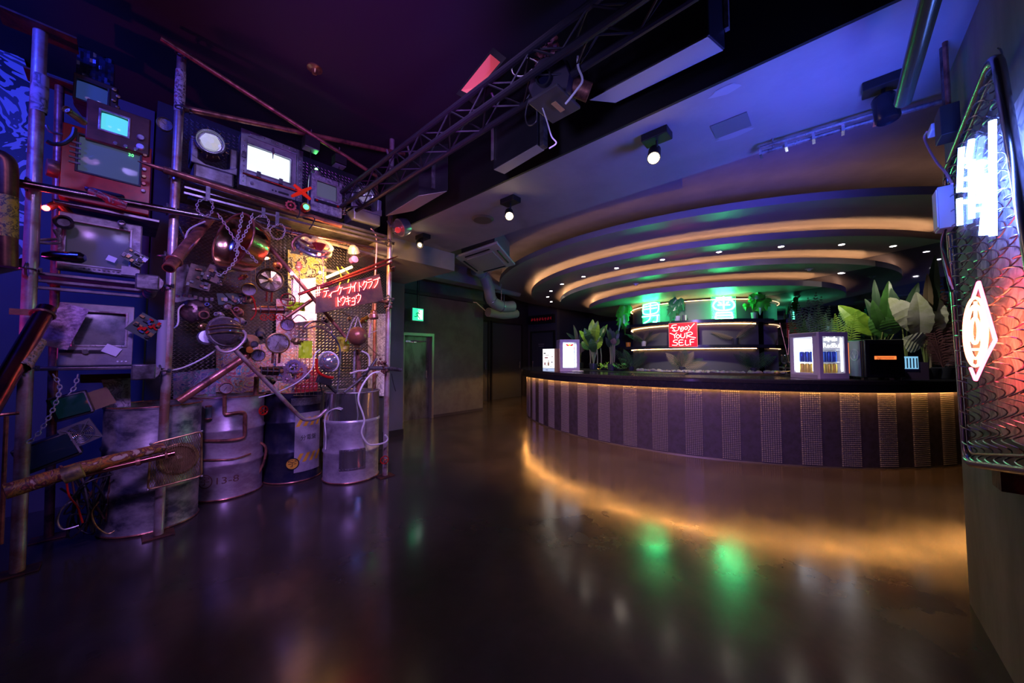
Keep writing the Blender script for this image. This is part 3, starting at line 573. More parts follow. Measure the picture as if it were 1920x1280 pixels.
for r_,(zz,mc,nm,rw) in enumerate([(h*.36,mat('can_blue',(.02,.08,.45),.6,.3),'blue','middle'),(.055,mat('can_yellow',(.75,.5,.05),.4,.35),'yellow','bottom')]):
    for k in range(2):
        for i in range(4 if k==0 else 3):
            ch=.125; lx,ly=(-.1+.068*i,.065) if k==0 else (-.125,.13+.07*i)
            c=W@V((lx,ly,zz)); q=thing('drink_can','%s can on the %s shelf of the white drink fridge, %s'%(nm,rw,'front row' if k==0 else 'side row'),'drink can',tuple(c),'%s cans %s row %s shelf'%(nm,'front' if k==0 else 'side',rw))
            MB().lathe([(.022,0),(.026,.006),(.026,ch-.01),(.021,ch)],c,(0,0,1),14).build('body',mc,q); MB().lathe([(.02,0),(.022,.003),(0,.004)],c+V((0,0,ch)),(0,0,1),12).build('lid',chrome,q)
M_=lambda W,x,y,z: W@Matrix.Translation((x,y,z))@Matrix.Rotation(pi/2,4,'X')
nl=glow('white_lettering',(.9,.95,1),3.2)
mb=MB()
for k in range(7): mb.box(W@V((-.1+.026*k,-.014,.475+.006*(k%2))),(.014,.014,.03+.012*(k%3)))
mb.build('faint_script',nl,o,smooth=0)
text('RedBull',.08,M_(W,.0,-.014,.40),.001,nl,o,'lettering')
# small fridge with bull mark at the left
o,W,w2=fridge("small lit drink fridge with red and yellow mark at the bar's left end",1068,696,1.036,.36,.3,.58,rad(-44),cans=False)
mb=MB(); 
for sx in (-1,1):
    mb.add([W@V((sx*a+.0,-.016,.48+b)) for a,b in [(.01,-.01),(.03,.014),(.055,.02),(.08,.006),(.06,-.004),(.045,-.02),(.02,-.022)]],[tuple(range(7))])
mb.build('bull_mark',mat('mark_red',(.8,.05,.03),emit=(1,.05,.03),es=.8),o)
MB().lathe([(0,0),(.022,0),(.022,.002),(0,.002)],W@V((0,-.014,.48)),W.to_3x3()@V((0,-1,0)),16).build('sun_mark',mat('mark_yellow',(.9,.6,.05),emit=(1,.7,.05),es=1.2),o)
text('RedBull',.06,M_(W,0,-.014,.415),.001,mat('mark_red'),o)
# black fridge
C2=cyl(1625,708,3.98); C2.z=1.036; yw=rad(-57); p=C2+Matrix.Rotation(yw,3,'Z')@V((.2,.045,0)); o=thing('bar_cooler','black cooler with an orange lettered label standing on the bar top','cooler',(p.x,p.y,1.036),rz=yw); W=ROOT[o]
jb=mat('cooler_black',(.012,.012,.018),0,.25)
h=.47; lbox(o,'housing',jb,-.2,.2,.0,.28,.02,h,bev=.01); lbox(o,'door',jb,-.2,.2,-.04,-.002,.02,h,bev=.012)
lbox(o,'door_window',mat('smoked_glass',(.004,.004,.008),0,.06),-.16,.16,-.044,-.04,.06,h-.05)
for sx in(-1,1):
    for yy in (.03,.25): lbox(o,'foot',blk,sx*.17-.02,sx*.17+.02,yy-.02,yy+.02,0,.02)
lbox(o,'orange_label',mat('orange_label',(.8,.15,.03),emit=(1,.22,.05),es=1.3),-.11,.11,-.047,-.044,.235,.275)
text('Jägermeister',.04,M_(W,0,-.0475,.255),.0008,mat('label_print',(.01,.005,.004)),o,'lettering',sx=.88)
sp=lbox(o,'side_panel',mat('cooler_side_blue',(.2,.27,.36),0,.35),-.205,-.2,.03,.27,.03,h-.01)
lbox(o,'side_label',mat('orange_label'),-.208,-.205,.2,.255,.06,h-.03)
Ms=W@Matrix.Translation((-.209,.228,.25))@Matrix.Rotation(-pi/2,4,'Z')@Matrix.Rotation(pi/2,4,'X')@Matrix.Rotation(pi/2,4,'Z')
text('Jägermeister',.05,Ms,.0006,mat('label_print'),o,'lettering')
mb=MB(); c=W@V((-.208,.11,.29)); ax_=W.to_3x3()@V((-1,0,0)); mb.torus(c,.07,.003,ax_,24,5); mb.torus(c,.06,.002,ax_,24,5)
X1=W.to_3x3()@V((0,1,0))
for s_ in (-1,1):
    mb.tube([c+V((0,0,-.02)),c+X1*s_*.015+V((0,0,.0)),c+X1*s_*.03+V((0,0,.035))],.002,5); mb.tube([c+X1*s_*.02+V((0,0,.01)),c+X1*s_*.036+V((0,0,.018))],.002,5)
mb.tube([c+V((0,0,-.045)),c+V((0,0,-.01))],.008,6); mb.build('stag_emblem',mat('pale_print',(.5,.55,.6)),sp)
# white panels behind the cooler
p=cyl(1594,706,3.85); p.z=1.036; o=thing('ice_bucket','white box partly hidden between the white fridge and the black cooler','box',(p.x,p.y,1.036),rz=rad(-60)); lbox(o,'box',wht,-.02,.08,.3,.42,0,.27)
o['label']='white box partly hidden between the white fridge and the black cooler'; o.name='storage_box'
# acrylic menu case at right with bright stripes
p=cyl(1718,706,3.9); p.z=1.036; o=thing('display_case','clear display case with pale blue stripes right of the black cooler','display case',(p.x,p.y,1.036),rz=rad(-65))
lbox(o,'case',mat('case_tint',(.08,.05,.12),0,.12),-.14,.12,.0,.2,0,.2); lbox(o,'lit_panel',glow('pale_blue_panel',(.25,.6,.9),.9),-.13,.02,-.01,0,.12,.27)
for i in range(5): lbox(o,'stripe',mat('stripe_navy',(.01,.02,.08)),-.12+.03*i,-.11+.03*i,-.014,-.01,.13,.25)
# menu light boxes at the left end
yw=rad(-94); p=cyl(1040,697,4.02); p.z=1.036; p=p+Matrix.Rotation(yw,3,'Z')@V((-.14,.0,0)); o=thing('menu_lightbox','lit white menu board with drink pictures and brown side, leftmost on the bar top','menu board',(p.x,p.y,1.036),rz=yw); W=ROOT[o]
lbox(o,'case',blk,-.14,.135,.0,.24,0,.415,bev=.003); lbox(o,'side_panel',mat('brown_card',(.3,.15,.08),0,.6),.135,.14,.0,.24,0,.415); lbox(o,'lit_face',glow('menu_white',(1,.97,.95),1.6),-.135,.135,-.004,0,.065,.41); lbox(o,'base_panel',glow('menu_blue',(.5,.6,.9),.9),-.135,.135,-.004,0,.004,.06)
for x,z,wd,hh,c in [(-.09,.33,.05,.02,(.05,.05,.06)),(-.03,.30,.09,.008,(.1,.1,.12)),(-.05,.25,.08,.02,(.8,.15,.15)),(.09,.27,.03,.012,(.6,.05,.08)),(.0,.19,.02,.02,(.05,.05,.05)),(.0,.14,.035,.06,(.85,.7,.2)),(-.085,.14,.03,.05,(.8,.4,.3)),(.08,.17,.03,.02,(.2,.25,.3)),(0,.11,.01,.03,(.1,.1,.1)),(-.05,.1,.05,.008,(.1,.1,.15)),(.05,.1,.05,.008,(.1,.1,.15)),(-.04,.03,.05,.01,(.25,.3,.5))]:
    lbox(o,'menu_picture',mat('print_%d%d%d'%tuple(int(v*99) for v in c),c),x-wd/2,x+wd/2,-.0055,-.004,z-hh/2,z+hh/2)
# napkins / small bits along the top
for i,(px,lab) in enumerate([(1078,'small crumpled white napkin on the bar top by the left fridge'),(1089,'second small white napkin on the bar top, right of the first')]):
    p=oz(px,697,1.036); mb=MB(); mb.sphere(p+V((0,0,.012)),.05,10,6,(1.5,1,.24)); mb.build('napkin',wht,label=lab,cat='napkin')
# glasses
def gl(px,py,label,s=1):
    p=oz(px,py,1.036); o=thing('stem_glass',label,'glass',tuple(p),'stemmed glasses on the bar top')
    MB().lathe([(.035*s,0),(.03*s,.004),(.006*s,.012),(.0035*s,.03*s),(.004*s,.11*s),(.015*s,.125*s),(.036*s,.16*s),(.042*s,.2*s),(.036*s,.26*s),(.034*s,.26*s),(.04*s,.2*s),(.034*s,.162*s),(.012*s,.13*s),(0,.125*s)],p,(0,0,1),22).build('bowl',glass,o); return p
gl(1473,703,'large stemmed glass on the bar top, nearest the white fridges on their left',1.15); gl(1482,699,'large stemmed glass behind the front one by the white fridges',1.1); gl(1489,698,'stemmed glass closest to the narrow fridge, partly hidden',1.1)
p=oz(1473,703,1.036)
for i,(a,b_) in enumerate([((1480,680),(1462,605)),((1478,680),(1479,618))]):
    MB().tube([CAM+ray(*a)*(p-CAM).length,CAM+ray(*b_)*((p-CAM).length+.05)],.003,5).build('stirrer',brass,label='thin bar spoon standing in the glasses by the fridges, leaning '+('left' if i==0 else 'upright'),cat='bar spoon')
p=oz(1457,703,1.036); o=thing('strainer','small brass strainer with handle lying left of the stemmed glasses','strainer',tuple(p))
MB().sphere(p+V((0,0,.035)),.035,14,9,(1,1,.9)).build('cup',brass,o); MB().tube([p+V((0,-.02,.04)),p+V((-.02,-.2,.07))],.006,6).build('handle',brass,o)
# ================= BEAM FIXTURES =================
hot=glow('bulb_warm',(1,.72,.4),55)
for (bx_,by,lx,ly,r,lab) in [(793,441,787,459,.02,'far ceiling spotlight with warm bulb near the grey box beam'),(957,372,955,404,.033,'middle warm ceiling spotlight above the air conditioner'),(1231,250,1226,294,.036,'warm ceiling spotlight nearest the camera on the blue beam')]:
    b=oz(bx_,by,2.79); o=thing('ceiling_spotlight',lab,'spotlight',(b.x,b.y,2.6),'warm spotlights under the beam')
    MB().box((b.x,b.y,2.765),(.11,.17,.05)).build('junction_box',blk,o,smooth=0,bev=.005)
    d=ray(lx,ly); q=CAM+d*((V((b.x,b.y,2.66))-CAM).length-.03)
    MB().tube([(b.x,b.y,2.76),(b.x,b.y,2.69),q+V((.01,.01,.05))],.008).build('stem',blk,o)
    ax_=(CAM+V((.6,.4,-.9))-q).normalized(); MB().lathe([(.03,-.1),(.04,-.09),(.042,.02),(.036,.02),(.034,-.02)],q,ax_,20).build('lamp_body',blk,o)
    MB().sphere(q+ax_*.012,r,16,10).build('bulb',hot,o)
b=oz(1655,150,2.79); o=thing('ceiling_spotlight','unlit black can spotlight on the blue beam at the right','spotlight',(b.x,b.y,2.55))
MB().box((b.x,b.y,2.765),(.1,.16,.05)).build('junction_box',blk,o,smooth=0,bev=.005); MB().tube([(b.x,b.y,2.76),(b.x+.01,b.y,2.69)],.009).build('stem',blk,o)
MB().lathe([(0,0),(.045,0),(.05,-.01),(.05,-.13),(.045,-.14),(.04,-.13),(0,-.12)],(b.x+.01,b.y,2.7),(.05,.1,1),24).build('lamp_body',mat('gloss_black_metal',(.03,.03,.04),.6,.25),o)
p=oz(905,410,2.79); MB().lathe([(0,-.02),(.1,-.02),(.12,0)],p,(0,0,1),20).build('speaker_cover',mat('olive_cover',(.12,.11,.07),0,.5),label='round olive ceiling cover left of the middle spotlight',cat='ceiling cover')
p=oz(1370,235,2.79); MB().box(p-V((0,0,.003)),(.17,.2,.006)).build('access_hatch',mat('hatch_paint',(.15,.14,.16),0,.6),label='square access hatch outlined in the blue beam underside',cat='hatch',smooth=0)
for (x,y,sx,lab) in [(1360,168,.16,'pale filler patch on the beam, the one nearer the camera'),(1375,252,.2,'pale filler smear on the beam beside the access hatch')]:
    p=oz(x,y,2.79); mb=MB(); mb.add([p+V((.04*cos(t)*U(.7,1.2),sx*.5*sin(t)*U(.7,1.2),-.002)) for t in [2*pi*i/14 for i in range(14)]],[tuple(range(14))]); mb.build('filler_patch',mat('filler',(.35,.35,.38),0,.8),label=lab,cat='patch')
# conduit along the beam edge
o=thing('conduit','metal cable conduit hung along the far edge of the blue beam','conduit',(3.1,.2,2.72))
a=oz(1427,287,2.72); b2=oz(1640,225,2.72); c2=oz(1766,190,2.72); MB().tube([a,b2,c2],.014,8).build('tube',steel,o); MB().tube([a+V((-.04,0,.02)),b2+V((-.04,0,.02))],.01,8).build('tube',steel,o)
for t in (.0,.25,.5,.75,1): 
    q=a.lerp(b2,t); MB().box(q,(.07,.015,.05)).build('clip',chrome,o,smooth=0)
q=a.lerp(b2,.12); MB().tube([q,(q.x-.02,q.y,2.79)],.006).build('hanger',steel,o)
# cable coil near can spotlight
q=oz(1680,190,2.74); MB().tube(cat_([q+V((.03*sin(t*2.1),.05*cos(t*1.7),.03*sin(t*3))) for t in range(14)],5),.004,5).build('cable_coil',blk,label='small tangle of black cable beside the unlit spotlight',cat='cable')
# big dark pipe at top right
a=oz(1695,188,2.75); b2=oz(1755,-20,2.75); MB().tube([ox(1693,190,2.2),ox(1752,-30,1.6)],.028,14).build('ceiling_pipe',mat('green_black_pipe',(.05,.07,.06),.5,.25),label='thick dark pipe sloping to the ceiling above the unlit spotlight',cat='pipe')
# ================= TRUSS and SPEAKERS =================
tm=mat('truss_metal',(.025,.022,.035),.3,.5)
o=thing('lighting_truss','dark box truss running across the ceiling above the speakers','truss',(1.6,2,3.1))
XT=1.62; p0=ox(840,286,XT); p1=ox(990,192,XT)
def zl(y): return p0.z+(p1.z-p0.z)*(y-p0.y)/(p1.y-p0.y)
zt=(p0.z+p1.z)/2; ch=[]
TW=.15
for dx,dz in ((0,0),(-TW,0),(0,TW),(-TW,TW)):
    MB().tube([(XT+dx,-.45,zt+dz),(XT+dx,4.3,zt+dz)],.02,10).build('chord',tm,o)
def web(xa,za,xb,zb):
    mb=MB(); n=26; y=-.45
    for i in range(n):
        ya=y+i*4.75/n; yb=ya+4.75/n
        mb.tube([(xa,ya,za),(xb,yb,zb)] if i%2==0 else [(xb,ya,zb),(xa,yb,za)],.006,5)
    mb.build('lattice',tm,o)
web(XT,zt,XT,zt+TW); web(XT-TW,zt,XT-TW,zt+TW); web(XT,zt,XT-TW,zt); web(XT,zt+TW,XT-TW,zt+TW)
print('TRUSS z',zt,p0,p1)
spk=mat('speaker_black',(.014,.014,.018),0,.45,bump=.1,bsc=90); spb=mat('speaker_underside',(.32,.31,.27),0,.55,bump=.05)  # pale undersides: light on the black cabinets put into the colour
def wedge(name,label,pts,z,ztop,bm,y2=None):
    P=[oz(x,y,z) for x,y in pts]; c=sum(P,V())/4; o=thing(name,label,'speaker',(c.x,c.y,z),'hanging loudspeakers')
    Q=[(p.x,p.y) for p in P]; MB().prism(Q,ztop-z,Matrix.Translation((0,0,z))).build('cabinet',spk,o,smooth=0,bev=.006)
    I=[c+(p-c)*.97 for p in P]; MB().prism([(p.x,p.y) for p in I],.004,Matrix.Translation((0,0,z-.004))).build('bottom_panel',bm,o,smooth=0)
    return o,P,c
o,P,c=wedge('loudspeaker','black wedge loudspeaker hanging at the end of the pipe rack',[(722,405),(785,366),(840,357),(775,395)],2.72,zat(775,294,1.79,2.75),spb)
MB().box((P[1]+P[2])/2+V((-.0,-.012,.16)),(.05,.012,.26)).build('mounting_plate',steeld,o,smooth=0)
for q in (P[0],P[3]): MB().tube([q+(c-q)*.3+V((0,0,.36)),q+(c-q)*.3+V((-.08,0,.6))],.01).build('hanging_strap',chrome,o)
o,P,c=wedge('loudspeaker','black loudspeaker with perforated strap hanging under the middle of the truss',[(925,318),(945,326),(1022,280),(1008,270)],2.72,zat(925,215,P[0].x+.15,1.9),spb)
MB().box(P[0]+V((-.01,.0,.22)),(.006,.025,.3)).build('perforated_strap',chrome,o,smooth=0)
MB().box((P[2]+P[3])/2+V((0,-.02,.2)),(.05,.03,.42)).build('side_bracket',steeld,o,smooth=0)
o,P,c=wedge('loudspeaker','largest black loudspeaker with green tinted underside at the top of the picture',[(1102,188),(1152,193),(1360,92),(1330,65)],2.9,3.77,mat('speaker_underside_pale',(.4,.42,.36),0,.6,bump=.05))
MB().box(P[2]+V((.0,-.01,.35)),(.03,.02,.5)).build('rigging_rail',steel,o,smooth=0)
# red wash lamp
o=thing('wash_light','flat black floodlight with red lit reflector above the truss','floodlight',tuple(ox(900,140,1.55)))
q=[ox(x,y,1.5) for x,y in ((866,168),(918,103),(936,118),(886,178))]
nn_=(q[1]-q[0]).cross(q[2]-q[0]).normalized(); nn_=nn_ if nn_.dot(CAM-q[0])>0 else -nn_
cc=sum(q,V())/4
mb=MB(); vs=[cc+(p-cc)*1.35-nn_*0 for p in q]+[cc+(p-cc)*1.35-nn_*.07 for p in q]; vs2=[cc+(p-cc)*1.05 for p in q]; mb.add(vs+vs2,[(7,6,5,4),(0,1,5,4),(1,2,6,5),(2,3,7,6),(3,0,4,7),(0,1,9,8),(1,2,10,9),(2,3,11,10),(3,0,8,11)]); mb.build('housing',blkm,o,smooth=0)
mb=MB(); vs=[cc+(p-cc)*1.05-nn_*.001 for p in q]+[cc+(p-cc)*.55-nn_*.045 for p in q]; mb.add(vs,[(0,1,5,4),(1,2,6,5),(2,3,7,6),(3,0,4,7),(4,5,6,7)]); mb.build('reflector',mat('red_lit_reflector',(.5,.2,.15),.2,.4,emit=(.8,.05,.04),es=.35),o,smooth=0)
MB().tube([cc-nn_*.05,cc-nn_*.05+V((.1,0,-.1))],.012).build('yoke',steeld,o)
# projector / moving lamp on the truss
pc=ox(1033,158,1.6); o=thing('projector','round dark projector with lens and amber label hung below the truss','projector',tuple(pc-V((0,0,.12))))
ax_=(CAM-pc).normalized(); ax2=(ax_+V((-.5,.1,.2))).normalized()
MB().lathe([(.0,-.16),(.1,-.16),(.135,-.12),(.135,.02),(.12,.05),(0,.05)],pc,ax2,10).build('housing',mat('projector_shell',(.03,.02,.04),.2,.35),o)
MB().lathe([(.045,0),(.045,.05),(.036,.05),(.033,.02),(0,.01)],pc+ax2*.05+V((-.0,.02,.02)),ax2,24).build('lens',mat('gloss_black_metal'),o)
MB().lathe([(0,0),(.033,0),(.0,.012)],pc+ax2*.075+V((-.0,.02,.02)),ax2,20).build('lens_glass',mat('lens_dark',(.01,.01,.03),0,.03),o)
q=pc+RT*.17-V((0,0,.02)); MB().tube([q-RT*.1+UW*.03,q+RT*.05-UW*.03],.05,16).build('lamp_head',copper,o)
MB().box(pc+RT*.02-V((0,0,.12)),(.24,.2,.02)).build('base_plate',mat('projector_base',(.1,.09,.1),.3,.4),o,smooth=0,bev=.006)
MB().box(pc+RT*.04-V((0,0,.132))+ax_*.03,(.09,.03,.004)).build('amber_label',mat('amber_label',(.6,.35,.15)),o,smooth=0)
for i,(pts,r,lab) in enumerate([([(1010,118),(985,108),(962,120),(962,138),(980,143),(998,130)],.004,'thin cable loop left of the projector'),([(992,186),(985,215),(990,234),(1005,228),(1007,200),(1012,190)],.004,'thin cable loop hanging below the projector'),([(1013,190),(1025,225),(1034,255),(1043,268),(1030,278)],.004,'pale cable running from the projector to the hanging speaker'),([(1083,105),(1084,125),(1092,150),(1080,170),(1060,195)],.006,'violet cable bundle right of the projector')]):
    MB().tube(cat_([ox(x,y,1.58) for x,y in pts],6),r,6).build('cable',wht if i!=1 else steeld,label=lab,cat='cable')
mb=MB(); pf=ox(1025,98,1.6)
for i in range(40): 
    q=pf+V((U(-.03,.03),U(-.08,.08),U(-.05,.05))); blade(mb,q,q+V((U(-.04,.04),U(-.04,.04),U(-.02,.04))),.03,V((U(-1,1),U(-1,1),1)),n=3)
mb.build('gaffer_tape_bundle',mat('pink_tape',(.4,.15,.2)),label='crumpled pinkish tape bundle above the projector',cat='tape',smooth=0)
# ================= FENCE PANEL ON THE RIGHT WALL =================
FYY=-.45
A_=oy(1814,868,FYY); B_=oy(1775,322,FYY); C_=oy(1868,92,FYY); D_=C_+(oy(1920,380,FYY)-C_)*2.75; D_=V((1.68,FYY,.985))
fm_=mat('galvanised_tube',(.36,.36,.38),1,.25)
fo=thing('fence_panel','slanted steel framed chain link panel fixed on the right wall around the neon signs','fence panel',(2.3,FYY,.8))
def rnd(pts,r):
    out=[]; n=len(pts)
    for i in range(n):
        a,b,c=pts[i-1],pts[i],pts[(i+1)%n]; u=(a-b).normalized(); v=(c-b).normalized()
        for t in [0,.2,.4,.6,.8,1]:
            p=b+u*r*(1-t)**2+v*r*t**2; out.append(p)
    return out
MB().tube(rnd([A_,B_,C_,D_],.09),.016,12,closed=True).build('frame_tube',fm_,fo)
off=V((-.02,.045,-.02)); MB().tube(rnd([A_+V((-.04,.0,.05)),B_+V((-.04,0,-.05)),C_+V((.02,0,-.06)),D_+V((0,0,.05))],.08),.006,8,closed=True).build('tension_wire',fm_,fo)
def fuv(u,v,d=0): 
    a=A_.lerp(B_,v); b=D_.lerp(C_,v); p=a.lerp(b,u); p.y+=d; return p
nw,nr=9,40
mb=MB()
for k in range(nw):
    pts=[]
    for j in range(nr*6+1):
        t=j/6; tri=abs((t%2)-1); s_=.5-.5*cos(pi*tri); pts.append(fuv((k+.0+1.06*s_)/nw,t/nr,.017*sin(pi*t)))
    mb.tube([p for p in pts if True],.0026,5)
mb.build('chain_link_mesh',mat('mesh_wire',(.3,.29,.33),1,.28),fo,label='wavy wire mesh')
for px in (1888,):
    p=oy(px,884,-.47); MB().box(p+V((0,-.005,-.03)),(.1,.06,.07)).build('wall_bracket',rust,fo,smooth=0)
# torn poster on the wall behind
q=[oy(1828,300,-.49),oy(1905,190,-.49),V((1.75,-.49,2.2)),V((1.75,-.49,1.0)),oy(1838,800,-.49)]
mb=MB(); mb.add(q+[p+V((0,-.004,0)) for p in q],[(0,1,2,3,4),(9,8,7,6,5)]+[(i,(i+1)%5,5+(i+1)%5,5+i) for i in range(5)]); mb.build('torn_poster',collage('poster_smear',[(.5,.5,.52),(.35,.3,.32),(.55,.5,.5),(.2,.2,.22),(.5,.45,.45)],4,.7,2),label='torn streaked poster on the wall behind the chain link panel',cat='poster',smooth=0)
YN=-.40
def ntube(o,pts,g,r,Y=YN,name='neon_tube'): MB().tube(cat_([oy(x,y,Y) for x,y in pts],4),r,8).build(name,g,o)
o=thing('neon_sign','blue white neon sign of thick strokes on a clear plate at the upper right','neon sign',tuple(oy(1830,440,YN)))
q=[oy(x,y,YN-.012) for x,y in ((1796,440),(1798,270),(1864,222),(1866,444))]; mb=MB(); mb.add(q,[(0,1,2,3)]); mb.build('acrylic_plate',acry,o,smooth=0)
gb=glow('neon_blue_white',(.12,.22,1),50)
for pts in [[(1861,226),(1862,442)],[(1803,276),(1799,360)],[(1822,262),(1815,305)],[(1799,372),(1800,422)],[(1815,312),(1845,305)],[(1812,335),(1850,330)],[(1808,356),(1848,352)],[(1822,300),(1822,375)],[(1838,300),(1838,372)],[(1808,378),(1840,376)],[(1845,330),(1852,362),(1846,400)],[(1822,380),(1822,410)],[(1822,394),(1845,392)],[(1846,400),(1842,440)],[(1853,385),(1851,440)]]: ntube(o,pts,gb,.0085)
o=thing('neon_sign','pink orange neon sign of an oval inside a diamond at the right','neon sign',tuple(oy(1830,714,YN)))
q=[oy(x,y,YN-.012) for x,y in ((1836,527),(1868,637),(1830,713),(1806,622))]; mb=MB(); mb.add(q,[(0,1,2,3)]); mb.build('acrylic_plate',acry,o,smooth=0)
gr=glow('neon_red',(1,.04,.1),24); gy=glow('neon_orange',(1,.16,.06),24)
for pts in [[(1835,528),(1850,580),(1866,636)],[(1866,638),(1848,672),(1830,712)],[(1834,530),(1824,560)],[(1820,690),(1829,712)]]: ntube(o,pts,gr,.005)
el=lambda cx,cy,a,b_,t0=0,t1=360: [(cx+a*sin(rad(t)),cy-b_*cos(rad(t))) for t in range(t0,t1+1,20)]
for pts in [el(1829,622,21,64),el(1829,622,15,50),el(1828,620,7,24),[(1820,580),(1838,578)],[(1829,565),(1829,595)],[(1820,655),(1838,655)],[(1822,665),(1821,682)],[(1836,665),(1836,682)],[(1816,600),(1816,640)],[(1842,600),(1842,640)]]: ntube(o,pts,gy,.0048)
# electrical boxes
c=oy(1770,393,-.42); o=thing('junction_box','white electrical box with hanging leads at the left edge of the chain link panel','electrical box',tuple(c))
MB().box(c,(.1,.05,.2)).build('box',mat('box_white',(.6,.6,.6),0,.4),o,smooth=0,bev=.003); MB().box(c+V((0,.027,0)),(.085,.004,.18)).build('cover',wht,o,smooth=0)
for i in range(4): MB().tube(cat_([c+V((-.02+.015*i,0,-.1)),c+V((.0+.01*i,.01,-.17)),c+V((-.06-.01*i,.01,-.24-.05*i)),c+V((-.08,0,-.4))],5),.004,6).build('lead',[blk,redp,wht,blk][i],o)
c=oy(1776,233,-.44); o=thing('socket_box','dark metal socket box with conduit above the chain link panel','socket box',tuple(c))
MB().box(c,(.12,.06,.14)).build('box',mat('box_dark',(.06,.06,.055),.5,.4),o,smooth=0,bev=.003)
MB().tube([c+V((0,0,.07)),c+V((0,0,1.0))],.012,8).build('conduit',steeld,o); MB().tube([c+V((-.04,0,.07)),c+V((-.04,0,1.0))],.009,8).build('conduit',copper,o)
a=oy(1750,244,-.42); o=thing('power_plug','white plug with a pinkish cable in the socket box','plug',tuple(a)); MB().box(a,(.1,.03,.035)).build('body',wht,o,smooth=0,bev=.006)
MB().tube(cat_([oy(x,y,-.42) for x,y in ((1738,247),(1733,258),(1742,280),(1757,305),(1772,322),(1785,345))],6),.005,6).build('cable',mat('pink_cable',(.6,.35,.4)),o)
# ================= STEAMPUNK RACK =================
P=lambda x,y,Y=3.65: oy(x,y,Y)
NOR=V((0,-1,0))
def vb(x,y): d=ray(x,y); r=d.cross(ZU).normalized(); return d,r,r.cross(d)
def aim(x,y,ang,tilt):
    """direction leaning `tilt` deg off the line of sight toward image angle `ang` (0=right, 90=up)"""
    d,r,u=vb(x,y); return (-d*cos(rad(tilt))+(r*cos(rad(ang))+u*sin(rad(ang)))*sin(rad(tilt))).normalized()
rk=thing('pipe_rack','tall rack of clamped scaffold pipes and shelves holding old televisions','rack',(.8,3.9,0))
wrap=mat('wrapped_paper',(.55,.5,.5),0,.7)
def post(a,b,Y,r,m=steel):
    p,q=P(*a,Y),P(*b,Y); x=(p.x+q.x)/2; bt=V((q.x,Y,0.012)); MB().tube([bt,V((p.x,Y,p.z))],r,14).build('post',m,rk)
    MB().box((q.x,Y,.006),(.17,.13,.012)).build('base_plate',rust,rk,smooth=0,bev=.003); return x,p.z
pm_=mat('post_tarnished',(.55,.5,.5),.6,.28,(.3,.14,.1),5,bump=.12,r2=.5)
post((76,58),(32,1075),3.67,.031,pm_); post((341,105),(297,1003),3.67,.028,pm_); x3,z3=post((735,262),(722,893),3.65,.028,pm_)
post((112,160),(96,930),4.2,.024,copper); post((706,325),(700,880),4.2,.022,copper)
for a,Y in (((76,58),3.67),((112,160),4.2)): MB().box(P(*a,Y)+V((0,0,.0)),(.3,.18,.012)).build('top_plate',rust,rk,smooth=0)
MB().box(P(733,262,3.65)+V((-.04,0,.03)),(.1,.1,.012)).build('top_plate',rust,rk,smooth=0)
def rail(a,b,Y,r,m=copper,name='rail',Y2=None): 
    MB().tube([P(*a,Y),P(*b,Y2 or Y)],r,12).build(name,m,rk)
def spike(a,b,Y,r,m=copper): # pointed at a
    p,q=P(*a,Y),P(*b,Y); L=(q-p); t=.13/L.length
    MB().tube([p,p+L*t*.5,p+L*t,p+L*t*1.01,q],[.003,r*.55,r*.8,r,r],12).build('rail',m,rk)
def clamp(x,y,Y,ax=(1,0,0),r=.04):
    c=P(x,y,Y); mb=MB(); mb.torus(c,r,.006,ax,18,6); mb.torus(c+V((0,-.012,0)),r*.95,.006,(0,0,1),18,6); mb.box(c+V((r+.01,-.02,0)),(.02,.012,.03)); mb.tube([c+V((r+.005,-.06,0)),c+V((r+.005,.03,0))],.005,6); mb.build('pipe_clamp',steeld,rk)
rail((345,203),(772,292),3.62,.022); rail((302,72),(706,330),3.56,.019)
spike((258,302),(640,424),3.58,.024); spike((420,413),(28,342),3.6,.026,mat('rail_steel',(.4,.38,.4),1,.25,(.2,.1,.1),6))
rail((352,370),(545,428),3.9,.018,steeld); rail((388,384),(560,440),3.75,.012,steeld); rail((545,435),(700,465),3.7,.02,mat('rail_redlit',(.5,.3,.28),1,.22))
rail((520,428),(725,485),3.95,.018,steel)
spike((746,480),(560,552),3.52,.013,mat('rail_crimson',(.5,.08,.07),.9,.25)); rail((600,540),(735,492),3.5,.011,mat('rail_crimson'))  # crimson stands in for red light on these pipes
for x,y,Y in ((318,325,3.62),(341,103,3.62),(341,205,3.64),(313,392,3.63),(309,482,3.64),(305,535,3.64),(299,695,3.64),(50,345,3.64),(50,505,3.64),(45,690,3.64),(735,292,3.62),(728,455,3.62),(727,560,3.62),(724,690,3.62),(706,330,3.58)): clamp(x,y,Y)
# braces
rail((335,752),(470,662),3.75,.03,copper,'brace'); rail((504,462),(548,512),3.6,.02,copper,'brace',3.62); rail((548,512),(648,632),3.62,.017,copper,'brace'); rail((532,598),(588,560),3.7,.016,copper,'brace')
bt_=[P(x,y,3.5) for x,y in ((440,655),(500,716),(560,778),(578,786),(596,782),(612,768))]; MB().tube(cat_(bt_,5),.017,12).build('brace',pm_,rk)
MB().tube([P(398,403,3.9),P(316,503,3.35)],.036,18,caps=True).build('open_pipe',copper,rk); MB().lathe([(.028,.002),(.0,.002)],P(316,503,3.35),(P(316,503,3.35)-P(398,403,3.9)),16).build('pipe_mouth',blkm,rk)  # black disc stands in for the shade inside the open end
MB().torus(P(327,489,3.42),.042,.007,(P(316,503,3.35)-P(398,403,3.9)),18,6).build('hose_clip',copper,rk)
MB().tube([P(315,385,3.8),P(352,455,3.85)],.01,10).build('rail',chrome,rk)
